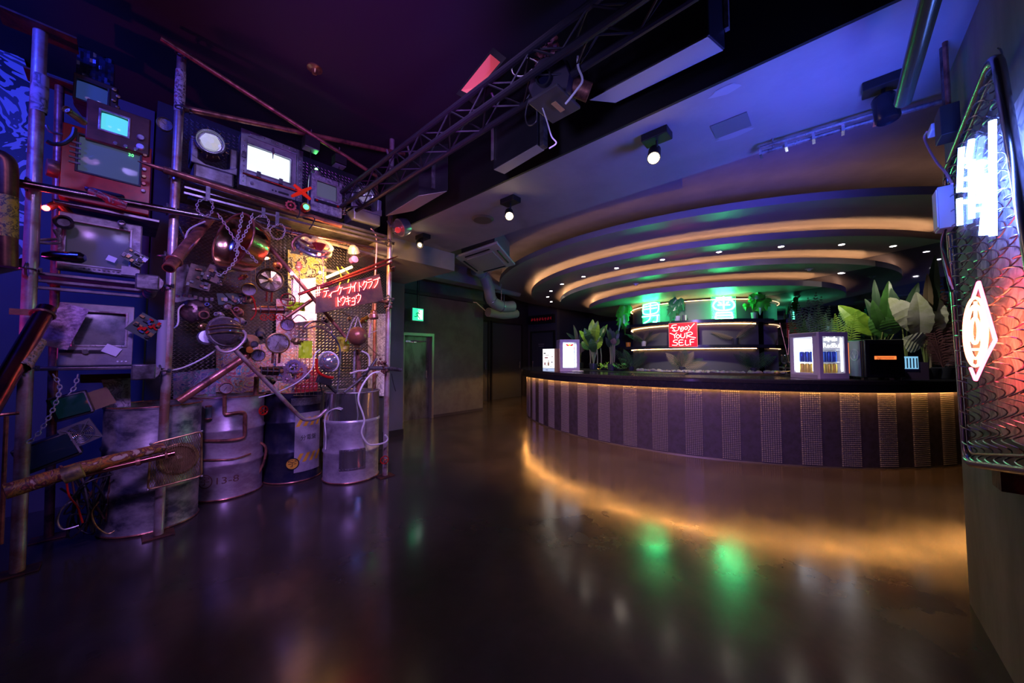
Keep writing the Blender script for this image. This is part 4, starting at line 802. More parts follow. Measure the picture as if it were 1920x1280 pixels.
# shelves
alu=mat('shelf_channel',(.3,.27,.31),.85,.3,(.15,.12,.14),7)
def shelf(a,b,n,Y0=3.68,Y1=4.2,th=.03,m=alu):
    p,q=P(*a,Y0),P(*b,Y0); zz=(p.z+q.z)/2
    s_=MB().bb(p.x,q.x,Y0,Y1,zz-.012,zz).build('shelf',steeld,rk,smooth=0)
    for i in range(n): MB().bb(p.x,q.x,Y0-.006-.0*i,Y0+.02,zz-.02-.045*i,zz-.0-.045*i).build('channel',m,s_,smooth=0,bev=.003)
shelf((68,505),(268,533),3); shelf((62,683),(268,692),1); shelf((100,385),(300,402),1); shelf((345,343),(726,437),3,3.66,4.2)
for x,y in ((288,530),(281,697),(8,700)):
    c=P(x,y,3.55); MB().tube([c,c+V((0,.65,0))],.04,18).build('cross_tube',steel,rk); MB().lathe([(.043,-.004),(.05,-.004),(.05,.03),(.043,.03)],c,(0,1,0),20).build('collar',steel,rk); MB().lathe([(0,-.002),(.03,-.002)],c,(0,1,0),16).build('pipe_mouth',blkm,rk)  # black disc painted as the shade inside each tube
    mb=MB(); mb.box(c+V((-.03,.0,.0)),(.12,.02,.11)); mb.build('flange',steeld,rk,bev=.01)
# paper wraps on the posts
def pwrap(x,y0,y1,r,Y,m,Xt=None):
    a,b=P(x,y0,Y),P(x,y1,Y); MB().tube([V((b.x,Y,b.z)),V((b.x,Y,(a.z+b.z)/2)),V((b.x,Y,a.z))],[r,r*1.06,r],16,caps=False).build('paper_wrap',m,rk)
pw=collage('sticker_paper',[(.6,.55,.55),(.5,.42,.42),(.1,.07,.08),(.55,.5,.5),(.45,.06,.05)],22,.6,2,con=True)
pwrap(336,132,210,.031,3.67,pw); pwrap(72,140,210,.035,3.67,collage('torn_paper',[(.35,.3,.33),(.3,.25,.28),(.08,.06,.07),(.4,.35,.38)],14,.7,1)); pwrap(303,600,690,.031,3.67,collage('grey_print',[(.12,.12,.13),(.3,.3,.32),(.06,.06,.07),(.25,.25,.27)],20,.6,3))
a=P(165,360,3.6); b_=P(238,385,3.6); MB().tube([a,b_],.031,14,caps=False).build('red_cartridge',collage('red_sleeve',[(.35,.02,.03),(.45,.04,.05),(.12,.02,.02),(.4,.3,.3)],16,.4,2),rk)
# front left loose pipes
o=thing('painted_pipe','thick pipe caked in orange and yellow paint slanting at the lower left','pipe',(0,3.3,.6))
pts=[P(8,922,3.3),P(150,878,3.35),P(305,838,3.5)]; MB().tube(pts,[.042,.04,.03],14).build('pipe',collage('paint_crust',[(.5,.16,.02),(.16,.07,.03),(.45,.25,.03),(.04,.02,.03),(.25,.05,.03),(.5,.4,.3)],9,.5,3),o)
MB().torus(P(118,888,3.34),.045,.008,pts[1]-pts[0],18,6).build('ring',copper,o); MB().tube([P(118,893,3.3),P(155,880,3.3)],[.046,.044],14).build('yellow_sleeve',mat('yellow_paint_old',(.45,.35,.08),0,.5,(.08,.06,.04),12),o)
o=thing('copper_pipe','smooth copper pipe with clamp running just under the painted pipe','pipe',(0.1,3.4,.7)); a=P(155,890,3.4); b_=P(328,849,3.35); MB().tube([a,b_],.018,12).build('pipe',mat('violet_copper',(.5,.2,.15),1,.22),o); MB().tube([a.lerp(b_,.55),a.lerp(b_,.6)],.025,12).build('coupling',copper,o); MB().torus(a.lerp(b_,.9),.026,.007,b_-a,16,6).build('clamp',copper,o)
o=thing('leaning_pipe','fat pipe leaning from the left edge up to the silver television, with purple sheen','pipe',(-.4,3.3,.8))
MB().tube([P(-40,800,3.0),P(88,578,3.5)],.04,16).build('pipe',mat('leaning_copper',(.35,.12,.1),1,.25,(.12,.05,.1),6),o); MB().torus(P(80,590,3.47),.044,.009,P(88,578,3.5)-P(-40,800,3.0),18,6).build('clamp',copper,o)
MB().tube([P(35,690,3.23),P(66,640,3.38)],.0425,16,caps=False).build('sticker',collage('sticker_sheet',[(.1,.08,.05),(.35,.2,.1),(.3,.25,.3),(.05,.05,.05)],25,.5,2),o)
MB().box(P(45,585,3.55),(.1,.03,.035)).build('strap_lug',copper,o,smooth=0)
o=thing('elbow_pipe','wide brown pipe with an elbow and yellow stickers at the left edge','pipe',(-.6,3.5,1.5))
pts=[P(12,500,3.5),P(12,400,3.5),P(13,320,3.5),P(6,298,3.5),P(-14,292,3.5)]; MB().tube(cat_(pts,5),.042,16).build('pipe',mat('brown_copper',(.28,.13,.07),.9,.35,(.1,.05,.03),8),o)
MB().tube([P(12,445,3.5),P(12,368,3.5)],.0435,16,caps=False).build('yellow_sticker',collage('yellow_sticker',[(.6,.42,.02),(.65,.5,.05),(.03,.03,.02),(.6,.45,.05)],26,.5,2),o)
# thin tubes far left bottom
for i,(a,b_) in enumerate([((-5,778,3.4),(36,774,3.4)),((12,780,3.4),(2,1020,3.4))]): MB().tube([P(*a),P(*b_)],.009,8).build('thin_pipe',copper,label='thin tube at the lower left corner, '+('horizontal one' if i==0 else 'upright one'),cat='pipe')
# ---------------- wire mesh and posters behind ----------------
def hexmesh(x0,x1,z0,z1,Y,s_=.03):
    mb=MB(); n=int((x1-x0)/s_); k=int((z1-z0)/(s_*.9))
    for i in range(n):
        pts=[]
        for j in range(k+1):
            z=z0+j*s_*.9; d=s_*.5*(1 if j%2 else -1)*(1 if i%2 else -1); pts+= [V((x0+(i+.5)*s_+d*.98,Y,z)),V((x0+(i+.5)*s_+d*.98,Y,z+s_*.35))]
        mb.tube(pts,.0017,3,caps=False)
    return mb
MB_=hexmesh(.24,2.24,.95,3.45,4.24,.019); MB_.build('wire_mesh',mat('mesh_steel',(.4,.38,.4),1,.35),label='fine hexagonal wire mesh sheet behind the whole rack',cat='wire mesh',kind='stuff',smooth=0)
def sheet(name,label,pp,Y,m,cat='poster',d=.006):
    q=[P(x,y,Y) for x,y in pp]; k=len(q); mb=MB(); mb.add(q+[p+V((0,d,0)) for p in q],[tuple(range(k)),tuple(range(k,2*k))[::-1]]+[(i,(i+1)%k,k+(i+1)%k,k+i) for i in range(k)]); return mb.build(name,m,label=label,cat=cat,smooth=0)
cl=collage
pc=[(.7,.66,.72),(.62,.58,.66),(.25,.2,.28),(.7,.66,.7),(.55,.5,.58)]
sheet('poster','upper pale paper poster at the right end of the rack',[(690,588),(728,588),(728,665),(690,665)],4.7,cl('poster_paper_a',pc,9,.6,2))
sheet('poster','lower pale paper poster at the right end of the rack, above the drum',[(690,666),(728,666),(728,742),(690,742)],4.7,cl('poster_paper_b',[c for c in pc[::-1]],7,.6,2))
sheet('painting','colourful red and blue painted sheet behind the lower middle of the rack',[(405,656),(525,640),(560,742),(405,735)],4.62,cl('paint_bright',[(.1,.3,.7),(.7,.65,.75),(.7,.05,.1),(.15,.45,.6),(.75,.35,.1),(.6,.5,.7),(.25,.1,.4)],5,.35,3))
sheet('painting','white sheet with pink and orange paint behind the gauges',[(518,560),(592,560),(592,690),(518,690)],4.55,cl('paint_pink',[(.7,.62,.72),(.65,.5,.6),(.75,.25,.12),(.7,.65,.7),(.5,.2,.45),(.7,.7,.75)],6,.4,2))
sheet('painting','blue streaked painted sheet left of the large diagonal brace',[(325,700),(405,690),(405,742),(325,748)],4.62,cl('paint_blue',[(.08,.12,.4),(.45,.3,.5),(.1,.3,.4),(.4,.35,.45)],8,.4,2))
sheet('backlit_panel','golden backlit panel with bold black characters behind the chains',[(540,468),(612,480),(612,560),(540,560)],4.5,cl('gold_letters',[(.75,.5,.08),(.8,.62,.2),(.05,.03,.02),(.8,.7,.35),(.7,.45,.05)],11,.5,1,con=True,es=.7),'panel')  # own glow of the panel stands in for light from behind
sheet('paper_sheet','bright white printed paper hanging behind the neon plate',[(546,525),(592,520),(594,600),(548,605)],4.19,cl('paper_printed',[(.8,.75,.75),(.8,.78,.75),(.6,.4,.5),(.8,.78,.78)],14,.6,1),'paper')
sheet('crimson_board','dark crimson panel behind the wire grid above the blue drum',[(553,690),(596,690),(596,742),(553,742)],4.5,mat('crimson_panel',(.25,.01,.03),0,.4),'panel')
sheet('rusty_plate','dirty purple metal plate with dark stains under the open pipe',[(322,500),(352,495),(378,560),(318,568)],4.15,mat('stained_plate',(.3,.25,.3),.7,.4,(.08,.06,.07),8),'plate')
sheet('wall_collage','black and white torn paper collage on the left wall',[(-40,70),(18,84),(45,110),(58,150),(58,480),(-40,500)],4.9,cl('collage_bw',[(.02,.02,.03),(.5,.5,.55),(.03,.03,.04),(.55,.55,.6),(.1,.1,.14),(.6,.58,.62)],1.3,.5,3,con=True),'collage')
sheet('paper_sheet','torn pale papers under the silver television by the big drum',[(190,712),(245,708),(245,762),(205,765)],4.1,cl('paper_torn',[(.5,.42,.5),(.4,.35,.45),(.12,.08,.12),(.5,.45,.5)],10,.6,3),'paper')
sheet('red_strip_panel','reddish grimy strip below the shelf of the silver television',[(150,702),(245,700),(245,716),(150,718)],4.12,mat('grimy_red',(.2,.05,.06),.2,.5,(.05,.03,.05),10),'panel')
# wire grid
mb=MB()
for i in range(6): mb.tube([P(470+9*i,468+2*i,4.12),P(470+9*i,530+2*i,4.12)],.0028,4)
for i in range(6): mb.tube([P(466,470+11*i,4.12),P(540,482+11*i,4.12)],.0028,4)
mb.build('wire_grid',mat('brass_wire',(.6,.45,.3),1,.3),label='square wire grid lit warm beside the round speaker',cat='wire grid')
mb=MB()
for i in range(6): mb.tube([P(556+8*i,640,4.05),P(556+8*i,742,4.05)],.0025,4)
for i in range(9): mb.tube([P(550,645+12*i,4.05),P(604,645+12*i,4.05)],.0025,4)
mb.build('wire_grid',mat('grey_wire',(.5,.45,.5),1,.3),label='square wire grid above the dark blue drum',cat='wire grid')
# ---------------- televisions ----------------
def glassmat(n,c,e,es,r=.08): return mat(n,c,0,r,emit=e,es=es,spec=.3)
def tv(name,label,h,sc,Y,dep,m,sm_,bez=None,group=None,cat='television'):
    hx0,hy0,hx1,hy1=h; cy=(hy0+hy1)/2; cx=(hx0+hx1)/2; x0,x1=P(hx0,cy,Y).x,P(hx1,cy,Y).x; z1,z0=P(cx,hy0,Y).z,P(cx,hy1,Y).z
    sx0,sy0,sx1,sy1=sc; cy=(sy0+sy1)/2; cx=(sx0+sx1)/2; u0,u1=P(sx0,cy,Y).x,P(sx1,cy,Y).x; w1,w0=P(cx,sy0,Y).z,P(cx,sy1,Y).z
    o=thing(name,label,cat,((x0+x1)/2,Y+.1,z0),group)
    mb=MB(); mb.frm(x0,x1,z0,z1,0.0001,Y+.02,Y+.02)
    # front fascia with real opening
    mb=MB(); O=[(x0,z0),(x1,z0),(x1,z1),(x0,z1)]; I=[(u0,w0),(u1,w0),(u1,w1),(u0,w1)]
    vs=[V((a,Y,b)) for a,b in O+I]+[V((a,Y+.06,b)) for a,b in O+I]; fs=[]
    for k in range(4):
        l=(k+1)%4; fs+=[(k,l,4+l,4+k),(4+k,4+l,12+l,12+k),(k,8+k,8+l,l),(8+k,12+k,12+l,8+l)]
    mb.add(vs,fs); mb.build('front_frame',m,o,bev=.008)
    mx,mz=(x0+x1)/2,(z0+z1)/2; k=.72
    vs=[V((a,Y+.06,b)) for a,b in O]+[V((mx+(a-mx)*.97,Y+.12,mz+(b-mz)*.97)) for a,b in O]+[V((mx+(a-mx)*k,Y+dep,mz+(b-mz)*k-.0)) for a,b in O]
    fs=[(3,2,1,0),(8,9,10,11)]+[(r*4+i,r*4+(i+1)%4,(r+1)*4+(i+1)%4,(r+1)*4+i) for r in (0,1) for i in range(4)]
    MB().add(vs,fs).build('back_shell',m,o,smooth=0)
    def f(a,b): 
        A=2*a-1;B=2*b-1; return V((u0+(u1-u0)*a,Y+.012+.02*(A*A+B*B)*.5,w0+(w1-w0)*b))
    MB().grid(f,10,8).build('screen',sm_,o,smooth=80)
    b=bez or blk; t=.012; mb=MB(); mb.frm(u0-t,u1+t,w0-t,w1+t,t,Y-.006,Y+.02); mb.build('screen_bezel',b,o,bev=.002)
    return o,(x0,x1,z0,z1),(u0,u1,w0,w1)
def knob(o,x,z,Y,r,m=steel,d=.02,name='knob'): MB().lathe([(r,0),(r,d*.6),(r*.8,d),(0,d)],(x,Y,z),NOR,14).build(name,m,o)
o,h,s_=tv('television','red enamelled television with a dull grey screen on the upper left shelf',(112,252,283,388),(146,268,262,333),3.8,.4,redp,glassmat('screen_grey_blue',(.05,.07,.08),(.13,.17,.34),.3))
MB().tube(cat_([V((h[0]+.12,3.79,h[2]+.1)),V(((h[0]+h[1])/2-.05,3.74,h[2]+.085)),V(((h[0]+h[1])/2+.06,3.74,h[2]+.085)),V((h[1]-.14,3.79,h[2]+.1))],6),.014,10).build('carry_handle',mat('handle_blue_black',(.03,.035,.06),.3,.25),o)
for i in range(6): knob(o,h[1]-.035,h[3]-.07-.055*i,3.8,.013,[brass,copper,steel][i%3])
for i in range(5): MB().box((h[0]+.06,3.797,h[3]-.12-.035*i),(.05,.01,.012)).build('vent_slat',steeld,o,smooth=0)
MB().lathe([(.055,0),(.06,.03),(.055,.05),(.0,.05)],(h[0]-.01,3.85,h[2]+.2),(-1,-.2,0),20).build('side_drum',copper,o)
text('30',.03,frame_at((s_[1]-.045,3.806,s_[3]-.04),(0,-1,0)),.0006,glow('led_green_digits',(.1,1,.2),3),o,'green_digits')
o,h,s_=tv('television','small brown television with a bright cyan screen on top of the red one',(160,203,283,276),(189,215,240,249),3.78,.3,brown,glassmat('screen_cyan',(.02,.1,.1),(.1,.62,.8),1.1),steel)
for i in range(2): knob(o,h[1]-.05,h[2]+.05+.07*i,3.78,.022,wht if i==0 else steel)
for i in range(3): knob(o,h[0]+.14+.05*i,h[2]+.02,3.78,.012,chrome)
o,h,s_=tv('television','dark television with a dim navy screen at the top of the left stack',(136,149,222,199),(142,156,202,193),3.82,.3,mat('dark_brown_case',(.04,.018,.015),0,.4),glassmat('screen_navy',(.02,.03,.07),(.03,.06,.25),.6))
for i in range(5): MB().lathe([(.012,0),(.012,.02),(0,.024)],(h[1]-.02+.02*(i%2),3.82,h[3]-.03-.04*i),NOR,10).build('brass_knob',brass,o)
x0=P(143,125,3.85).x; x1=P(214,125,3.85).x; z0=P(178,152,3.85).z; z1=P(178,100,3.85).z
def fb(a,b): return None
mb=MB(); n=12
for (ax0,ay0,az0,ax1,ay1,az1,fx) in [(x0,3.85,z0,x1,3.85,z1,0)]:
    f=lambda a,b: V((x0+(x1-x0)*a,3.85+U(-.01,.01),z0+(z1-z0)*b)); mb.grid(f,12,8)
    f=lambda a,b: V((x0+(x1-x0)*a,3.85+.25*b,z1+U(-.01,.01))); mb.grid(f,12,6)
    f=lambda a,b: V((x1,3.85+.25*a,z0+(z1-z0)*b)); mb.grid(f,3,3); f=lambda a,b: V((x0,3.85+.25*a,z0+(z1-z0)*b)); mb.grid(f,3,3); f=lambda a,b: V((x0+(x1-x0)*a,4.1,z0+(z1-z0)*b)); mb.grid(f,2,2); f=lambda a,b: V((x0+(x1-x0)*a,3.85+.25*b,z0)); mb.grid(f,2,2)
mb.build('wrapped_box',mat('crinkled_black_foil',(.02,.025,.05),.3,.2),label='box wrapped in crinkled shiny black foil topping the left stack',cat='box',smooth=10)
gm=glassmat('screen_grey_mottled',(.16,.16,.18),(.2,.2,.25),.06,.15)
o,h,s_=tv('television','grey framed television with a white tag on its mottled screen, left middle shelf',(106,408,266,512),(123,423,243,499),3.75,.38,mat('crusted_silver',(.34,.33,.36),.4,.45,(.12,.1,.13),14,bump=.3),gm,silv)
MB().box((P(209,485,3.73).x,3.735,P(209,485,3.73).z),(.045,.002,.038),Matrix.Rotation(.35,3,'Y')).build('white_tag',wht,o,smooth=0)
for i in range(9): knob(o,h[0]+.12+.022*i,h[2]+.022,3.75,.006,steeld,.006,'button')
MB().box((h[1]-.05,3.745,h[2]+.04),(.09,.01,.06)).build('lower_trim',silv,o,smooth=0)
for q in ((120,418,.045,steeld),(228,420,.02,steel)): 
    c=P(q[0],q[1],3.7); MB().lathe([(q[2],0),(q[2],.03),(q[2]*.7,.045),(q[2]*.6,.02),(0,.02)],c,NOR,18).build('round_fitting',q[3],o)
MB().tube(cat_([P(x,y,3.68) for x,y in ((113,425),(108,440),(102,430),(112,452),(100,456),(72,454),(75,450),(108,448))],4),.009,8).build('side_handle',steel,o)
c=P(108,480,3.62); mb=MB(); mb.lathe([(0,-.07),(.02,-.06),(.032,-.02),(.032,.06),(.036,.06),(.036,.1),(.02,.12),(0,.12)],c,(P(135,482,3.6)-P(108,480,3.62)).normalized(),20); mb.build('bullet_lamp',mat('gunmetal',(.1,.1,.13),1,.22),label='gunmetal bullet shaped lamp at the lower left of the grey framed television',cat='lamp')
o,h,s_=tv('television','silver television with a stained screen and a slot below, lower left shelf',(108,570,250,686),(140,586,235,647),3.75,.38,silv,mat('screen_stained',(.3,.32,.32),.3,.35,(.08,.1,.1),7),steel)
MB().box(((h[0]+h[1])/2-.03,3.745,h[2]+.1),(.26,.01,.02)).build('tape_slot',blk,o,smooth=0); knob(o,h[0]+.12,h[2]+.1,3.745,.018,chrome)
for i in range(3): knob(o,h[1]-.03-.02*i,h[2]+.03,3.75,.006,wht,.005,'button')
MB().box((h[1]-.1,3.74,h[2]+.11),(.08,.002,.06),Matrix.Rotation(.5,3,'Y')).build('paper_tag',wht,o,smooth=0)
mb=MB(); q=[P(x,y,3.66) for x,y in ((115,566),(168,580),(126,656),(73,645))]; mb.add(q+[p+V((0,.008,0)) for p in q],[(0,1,2,3),(7,6,5,4),(0,1,5,4),(1,2,6,5),(2,3,7,6),(3,0,4,7)]); mb.build('perforated_plate',mat('pink_plate',(.55,.36,.5),.3,.45,(.2,.12,.2),16,bump=.5,bsc=60),label='pinkish perforated metal plate leaning across the silver television',cat='plate',smooth=0)
# white screen tv
frs=mat('riveted_steel',(.42,.42,.46),.9,.35,(.2,.19,.22),10)
o,h,s_=tv('television','television with a glowing white screen in a riveted frame on the top shelf',(449,268,556,362),(459,283,545,330),3.78,.4,silv,glassmat('screen_white',(.1,.1,.1),(.72,.82,1),1.35),frs)
mb=MB(); mb.frm(h[0]-.0,h[1]+.05,h[2],h[3]+.04,.05,3.765,3.78,tb=.0); mb.build('riveted_frame',frs,o,bev=.002)
for i in range(9):
    for xx in (h[0]+.025,h[1]+.025): MB().sphere((xx,3.765,h[2]+.04+.045*i),.007,8,6).build('rivet',chrome,o)
for i in range(8): MB().sphere((h[0]+.07+.05*i,3.765,h[3]+.02),.007,8,6).build('rivet',chrome,o)
MB().tube([V((h[0]+.02,3.76,s_[2]-.05)),V((h[1]+.02,3.76,s_[2]-.06))],.008,8).build('red_rod',mat('rail_crimson'),o)
for i in range(3): knob(o,(h[0]+h[1])/2+.03+.025*i,h[2]+.04,3.78,.007,blk,.006,'button')
MB().box((h[1]-.1,3.776,h[2]+.04),(.08,.006,.015)).build('slot',blk,o,smooth=0); knob(o,h[0]+.09,h[2]+.045,3.78,.014,chrome)
for xx in (s_[0]+.2,): MB().lathe([(.006,0),(.012,.02),(.014,.05),(.005,.06),(.003,.1)],(xx,3.75,s_[3]+.03),(0,0,-1),10).build('injector',chrome,o)
for xx,zz in ((s_[0]+.1,s_[2]-.02),(s_[1]-.08,s_[2]-.02),(s_[0]-.01,(s_[2]+s_[3])/2)): MB().box((xx,3.76,zz),(.03,.012,.05)).build('latch',steeld,o,smooth=0)
# small crusted tv with green lamp
o,h,s_=tv('television','small crusted silver television with a green beacon on top, top shelf',(583,333,642,402),(594,344,632,373),3.74,.3,mat('crusted_bright',(.5,.48,.55),.5,.4,(.2,.18,.24),30,bump=.5,bsc=60),glassmat('screen_slate',(.08,.08,.12),(.12,.13,.2),.5),silv)
MB().box(((h[0]+h[1])/2,3.73,h[2]+.11),(.24,.015,.022)).build('tape_slot',blk,o,smooth=0)
for i in range(2): MB().box(((h[0]+h[1])/2-.1+.2*i,3.728,h[2]+.11),(.02,.016,.02)).build('red_button',redp,o,smooth=0)
c=P(597,322,3.74); MB().lathe([(.05,0),(.05,.04),(.03,.06),(0,.06)],V((c.x,3.8,h[3])),(0,0,1),16).build('beacon_base',chrome,o); MB().sphere((c.x,3.8,h[3]+.075),.014,12,8).build('beacon_bulb',glow('green_bulb',(.1,1,.15),30),o)
for xx in (h[0]-.02,h[1]+.02): MB().tube(cat_([V((xx,3.75,h[2]+.05)),V((xx,3.73,h[3]-.05)),V(((xx+c.x)/2,3.74,h[3]+.05))],5),.006,6).build('side_cable',chrome,o)
for i in range(9): MB().tube([V((h[1]+.0,3.75,h[2]+.05+.02*i)),V((h[1]+.04,3.74,h[2]+.055+.02*i))],.003,5).build('pin',copper,o)
# ---------------- moving head lamps ----------------
def headlamp(label,cx,cy,rp,body,Y,lensm,name='stage_lamp'):
    c=P(cx,cy,Y); r=abs(P(cx+rp,cy,Y).x-P(cx-rp,cy,Y).x)/2*.9; ax_=V((-.12,-1,-.1)).normalized()
    bx0,by0,bx1,by1=body; mx=(bx0+bx1)/2; x0,x1=P(bx0,by1,Y+.1).x,P(bx1,by1,Y+.1).x; zb=P(mx,by1,Y+.1).z
    o=thing(name,label,'stage lamp',((x0+x1)/2,Y+.15,zb))
    H=.16*r/.13; MB().bb(x0+.02,x1-.02,Y+.04,Y+.3,zb,zb+H).build('base',lensm['b'],o,smooth=0,bev=.015)
    zt_=c.z
    for sx,xx in ((-1,x0),(1,x1)):
        mb=MB(); M=Matrix.Translation((xx-.02 if sx<0 else xx-.03,Y+.06,0)); poly=[(0,zb+H*.9),(0,zt_+.05),(.05,zt_+.05),(.05,zb+H*.9)]
        mb.add([V((xx-sx*0-(.05 if sx>0 else 0),Y+.06,a)) for a in (zb+H*1.0,zt_+.04)]+[V((xx+(.05 if sx<0 else 0),Y+.06,a)) for a in (zb+H*1.0,zt_+.04)]+[V((xx-(.05 if sx>0 else 0),Y+.22,a)) for a in (zb+H*1.0,zt_+.04)]+[V((xx+(.05 if sx<0 else 0),Y+.22,a)) for a in (zb+H*1.0,zt_+.04)],[(0,1,3,2),(4,6,7,5),(0,4,5,1),(2,3,7,6),(1,5,7,3),(0,2,6,4)]); mb.build('yoke_arm',lensm['b'],o,smooth=0,bev=.01)
    mb=MB(); mb.add([V((x0,Y+.05,zb+H)),V((x1,Y+.05,zb+H)),V((x1,Y+.05,zb+H*1.55)),V(((x0+x1)/2+r*.6,Y+.05,zb+H*1.15)),V(((x0+x1)/2-r*.6,Y+.05,zb+H*1.15)),V((x0,Y+.05,zb+H*1.55))]+[V((x0,Y+.2,zb+H)),V((x1,Y+.2,zb+H)),V((x1,Y+.2,zb+H*1.55)),V(((x0+x1)/2+r*.6,Y+.2,zb+H*1.15)),V(((x0+x1)/2-r*.6,Y+.2,zb+H*1.15)),V((x0,Y+.2,zb+H*1.55))],[(0,1,2,3,4,5),(11,10,9,8,7,6)]+[(i,(i+1)%6,6+(i+1)%6,6+i) for i in range(6)]); mb.build('yoke',lensm['b'],o,smooth=0,bev=.006)
    MB().lathe([(r*.55,-.26),(r*.95,-.2),(r,-.05),(r,.0),(r*.93,.025),(r*.86,.0),(r*.84,-.02)],c,ax_,32).build('lamp_head',lensm['h'],o)
    MB().torus(c+ax_*.005,r*.78,r*.05,ax_,30,8).build('inner_ring',chrome,o)
    return o,c,r,ax_
LB={'b':mat('lamp_body_worn',(.3,.28,.3),.6,.38,(.12,.1,.1),7),'h':mat('lamp_head_steel',(.55,.55,.6),.9,.25)}
o,c,r,ax_=headlamp('large round stage lamp with a faceted glowing lens and spikes around it',395,267,33,(354,0,442,346),3.72,LB)
mb=MB(); n=12
def jag(i,j): return r*(.16+.34*i)*(1+.05*(-1)**j)
vs=[c+ax_*.05]; X_,Y_,Z_=basis(ax_)
for i in range(3):
    for j in range(n): t=2*pi*(j+.5*i)/n; q=r*(.22+.2*i); vs.append(c+(X_*cos(t)+Y_*sin(t))*q*(1+.1*(j%2))+ax_*(.05-.018*i))
fs=[(0,1+j,1+(j+1)%n) for j in range(n)]
for i in range(2):
    for j in range(n): a=1+i*n+j; b=1+i*n+(j+1)%n; fs+=[(a,a+n,b),(b,a+n,1+(i+1)*n+(j+1)%n)]
MB().add(vs,fs).build('faceted_lens',mat('crystal_lens',(.5,.5,.55),.4,.12,emit=(.85,.85,1),es=.5),o,smooth=0)
for j in range(18): t=2*pi*j/18; dr=X_*cos(t)+Y_*sin(t); MB().tube([c+dr*r*1.03-ax_*.02,c+dr*r*(1.3 if j%2 else 1.15)-ax_*.02],[.004,.0015],5).build('spike',brass,o)
LB2={'b':mat('lamp_body_silver',(.42,.43,.52),.5,.35),'h':mat('lamp_head_silver',(.5,.5,.6),.8,.28)}
o,c,r,ax_=headlamp('smaller silver stage lamp with a bulging lens at the right end of the top shelf',684,367,20,(655,0,712,420),3.68,LB2)
MB().sphere(c-ax_*.03,r*.55,20,12).build('bulging_lens',mat('milky_lens',(.45,.42,.6),.5,.15,emit=(.6,.5,.9),es=.25),o)
for j in range(10): t=2*pi*j/10; X_,Y_,Z_=basis(ax_); MB().sphere(c+(X_*cos(t)+Y_*sin(t))*r*.66+ax_*.01,r*.07,8,6).build('small_led',mat('milky_lens'),o)
# glass ball lamp right
c=P(749,427,3.45); o=thing('bulkhead_lamp','ball shaped glass bulkhead lamp with a red bulb at the top right of the rack','lamp',tuple(c-V((0,0,.1))))
ax_=V((.2,-1,0)).normalized(); MB().sphere(c,.085,24,16).build('glass_globe',mat('smoky_glass',(.4,.38,.45),.6,.08,alpha=.45),o); MB().lathe([(.087,0),(.097,.0),(.097,-.05),(.08,-.1),(0,-.1)],c,aim(749,427,200,60),26).build('metal_cup',LB2['h'],o)
MB().sphere(c+V((-.02,.0,-.03)),.032,14,9).build('red_bulb',mat('red_bulb_glass',(.5,.02,.02),0,.2,emit=(1,.05,.05),es=.9),o); MB().tube([c+V((-.085,.03,.0)),P(727,415,3.62)],.012).build('bracket',steel,o)
# ---------------- small hanging cans ----------------
for i,(x,y,s2) in enumerate([(583,270,1),(636,302,.85)]):
    c=P(x,y,3.6); o=thing('hanging_lamp',('black square lamp hanging from the long rail, '+('left' if i==0 else 'right')+' one'),'hanging lamp',tuple(c-V((0,0,.1)))); MB().box(c,(.13*s2,.1,.1*s2)).build('housing',blkm,o,smooth=0,bev=.004); MB().tube([c+V((0,0,.05)),c+V((0,0,.14))],.004,6).build('hook',chrome,o); MB().tube([c-V((0,0,.05)),c-V((.0,0,.3*s2))],.004,6).build('lead',blk,o); MB().box(c-V((0,0,.055)),(.12*s2,.09,.006)).build('bottom_glass',LB2['h'],o,smooth=0)
# ================= DRUMS =================
def dcen(px,py,r): 
    p=oz(px,py,0); k=(p.length and math.hypot(p.x,p.y)); s_=(k+r)/k; return p.x*s_,p.y*s_
def wrapf(cx,cy,R,px,py):
    a0=math.atan2(-cy,-cx); g=oz(px,py,0); 
    # angle of the surface point seen at that pixel column
    d=ray(px,py); A=d.x**2+d.y**2; B=-2*(cx*d.x+cy*d.y); c_=cx*cx+cy*cy-R*R; t=(-B-math.sqrt(max(B*B-4*A*c_,0)))/(2*A)
    x,y,z=d.x*t,d.y*t,HC+d.z*t; an=math.atan2(y-cy,x-cx); return (lambda u,v,e=0: V((cx+(R+e)*cos(an+u/R),cy+(R+e)*sin(an+u/R),z+v)))
DH=.925
def drum(label,px,py,r,m,ribs=(.31,.62),mtop=None,h=DH):
    cx,cy=dcen(px,py,r); o=thing('steel_drum',label,'drum',(cx,cy,0),'steel drums under the rack')
    prof=[(r-.02,0),(r,.004),(r+.006,.012),(r,.025)]
    for zr in ribs: prof+=[(r,zr-.022),(r+.009,zr-.008),(r+.009,zr+.008),(r,zr+.022)]
    zt=h-.31 if mtop else h
    prof+=[(r,zt)]
    if not mtop: prof+=[(r+.006,h-.012),(r+.006,h),(r-.008,h),(r-.01,h-.15),(0,h-.15)]
    MB().lathe(prof,(cx,cy,0),(0,0,1),56).build('shell',m,o)
    if mtop: MB().lathe([(r,zt),(r,h-.01),(r+.004,h),(r-.008,h),(r-.01,h-.2),(0,h-.2)],(cx,cy,0),(0,0,1),56).build('polished_band',mtop,o)
    MB().torus((cx,cy,h),r+.002,.007,(0,0,1),48,6).build('rim',copper if not mtop else steel,o); MB().torus((cx,cy,.01),r+.002,.008,(0,0,1),48,6).build('bottom_rim',copper,o)
    return o,cx,cy,r
dm=lambda n,a,b_,c_=None: mat(n,a,.5,.33,b_,4.5,.38,.62,bump=.08,bsc=10,r2=.5,st=(1,1,1.6))
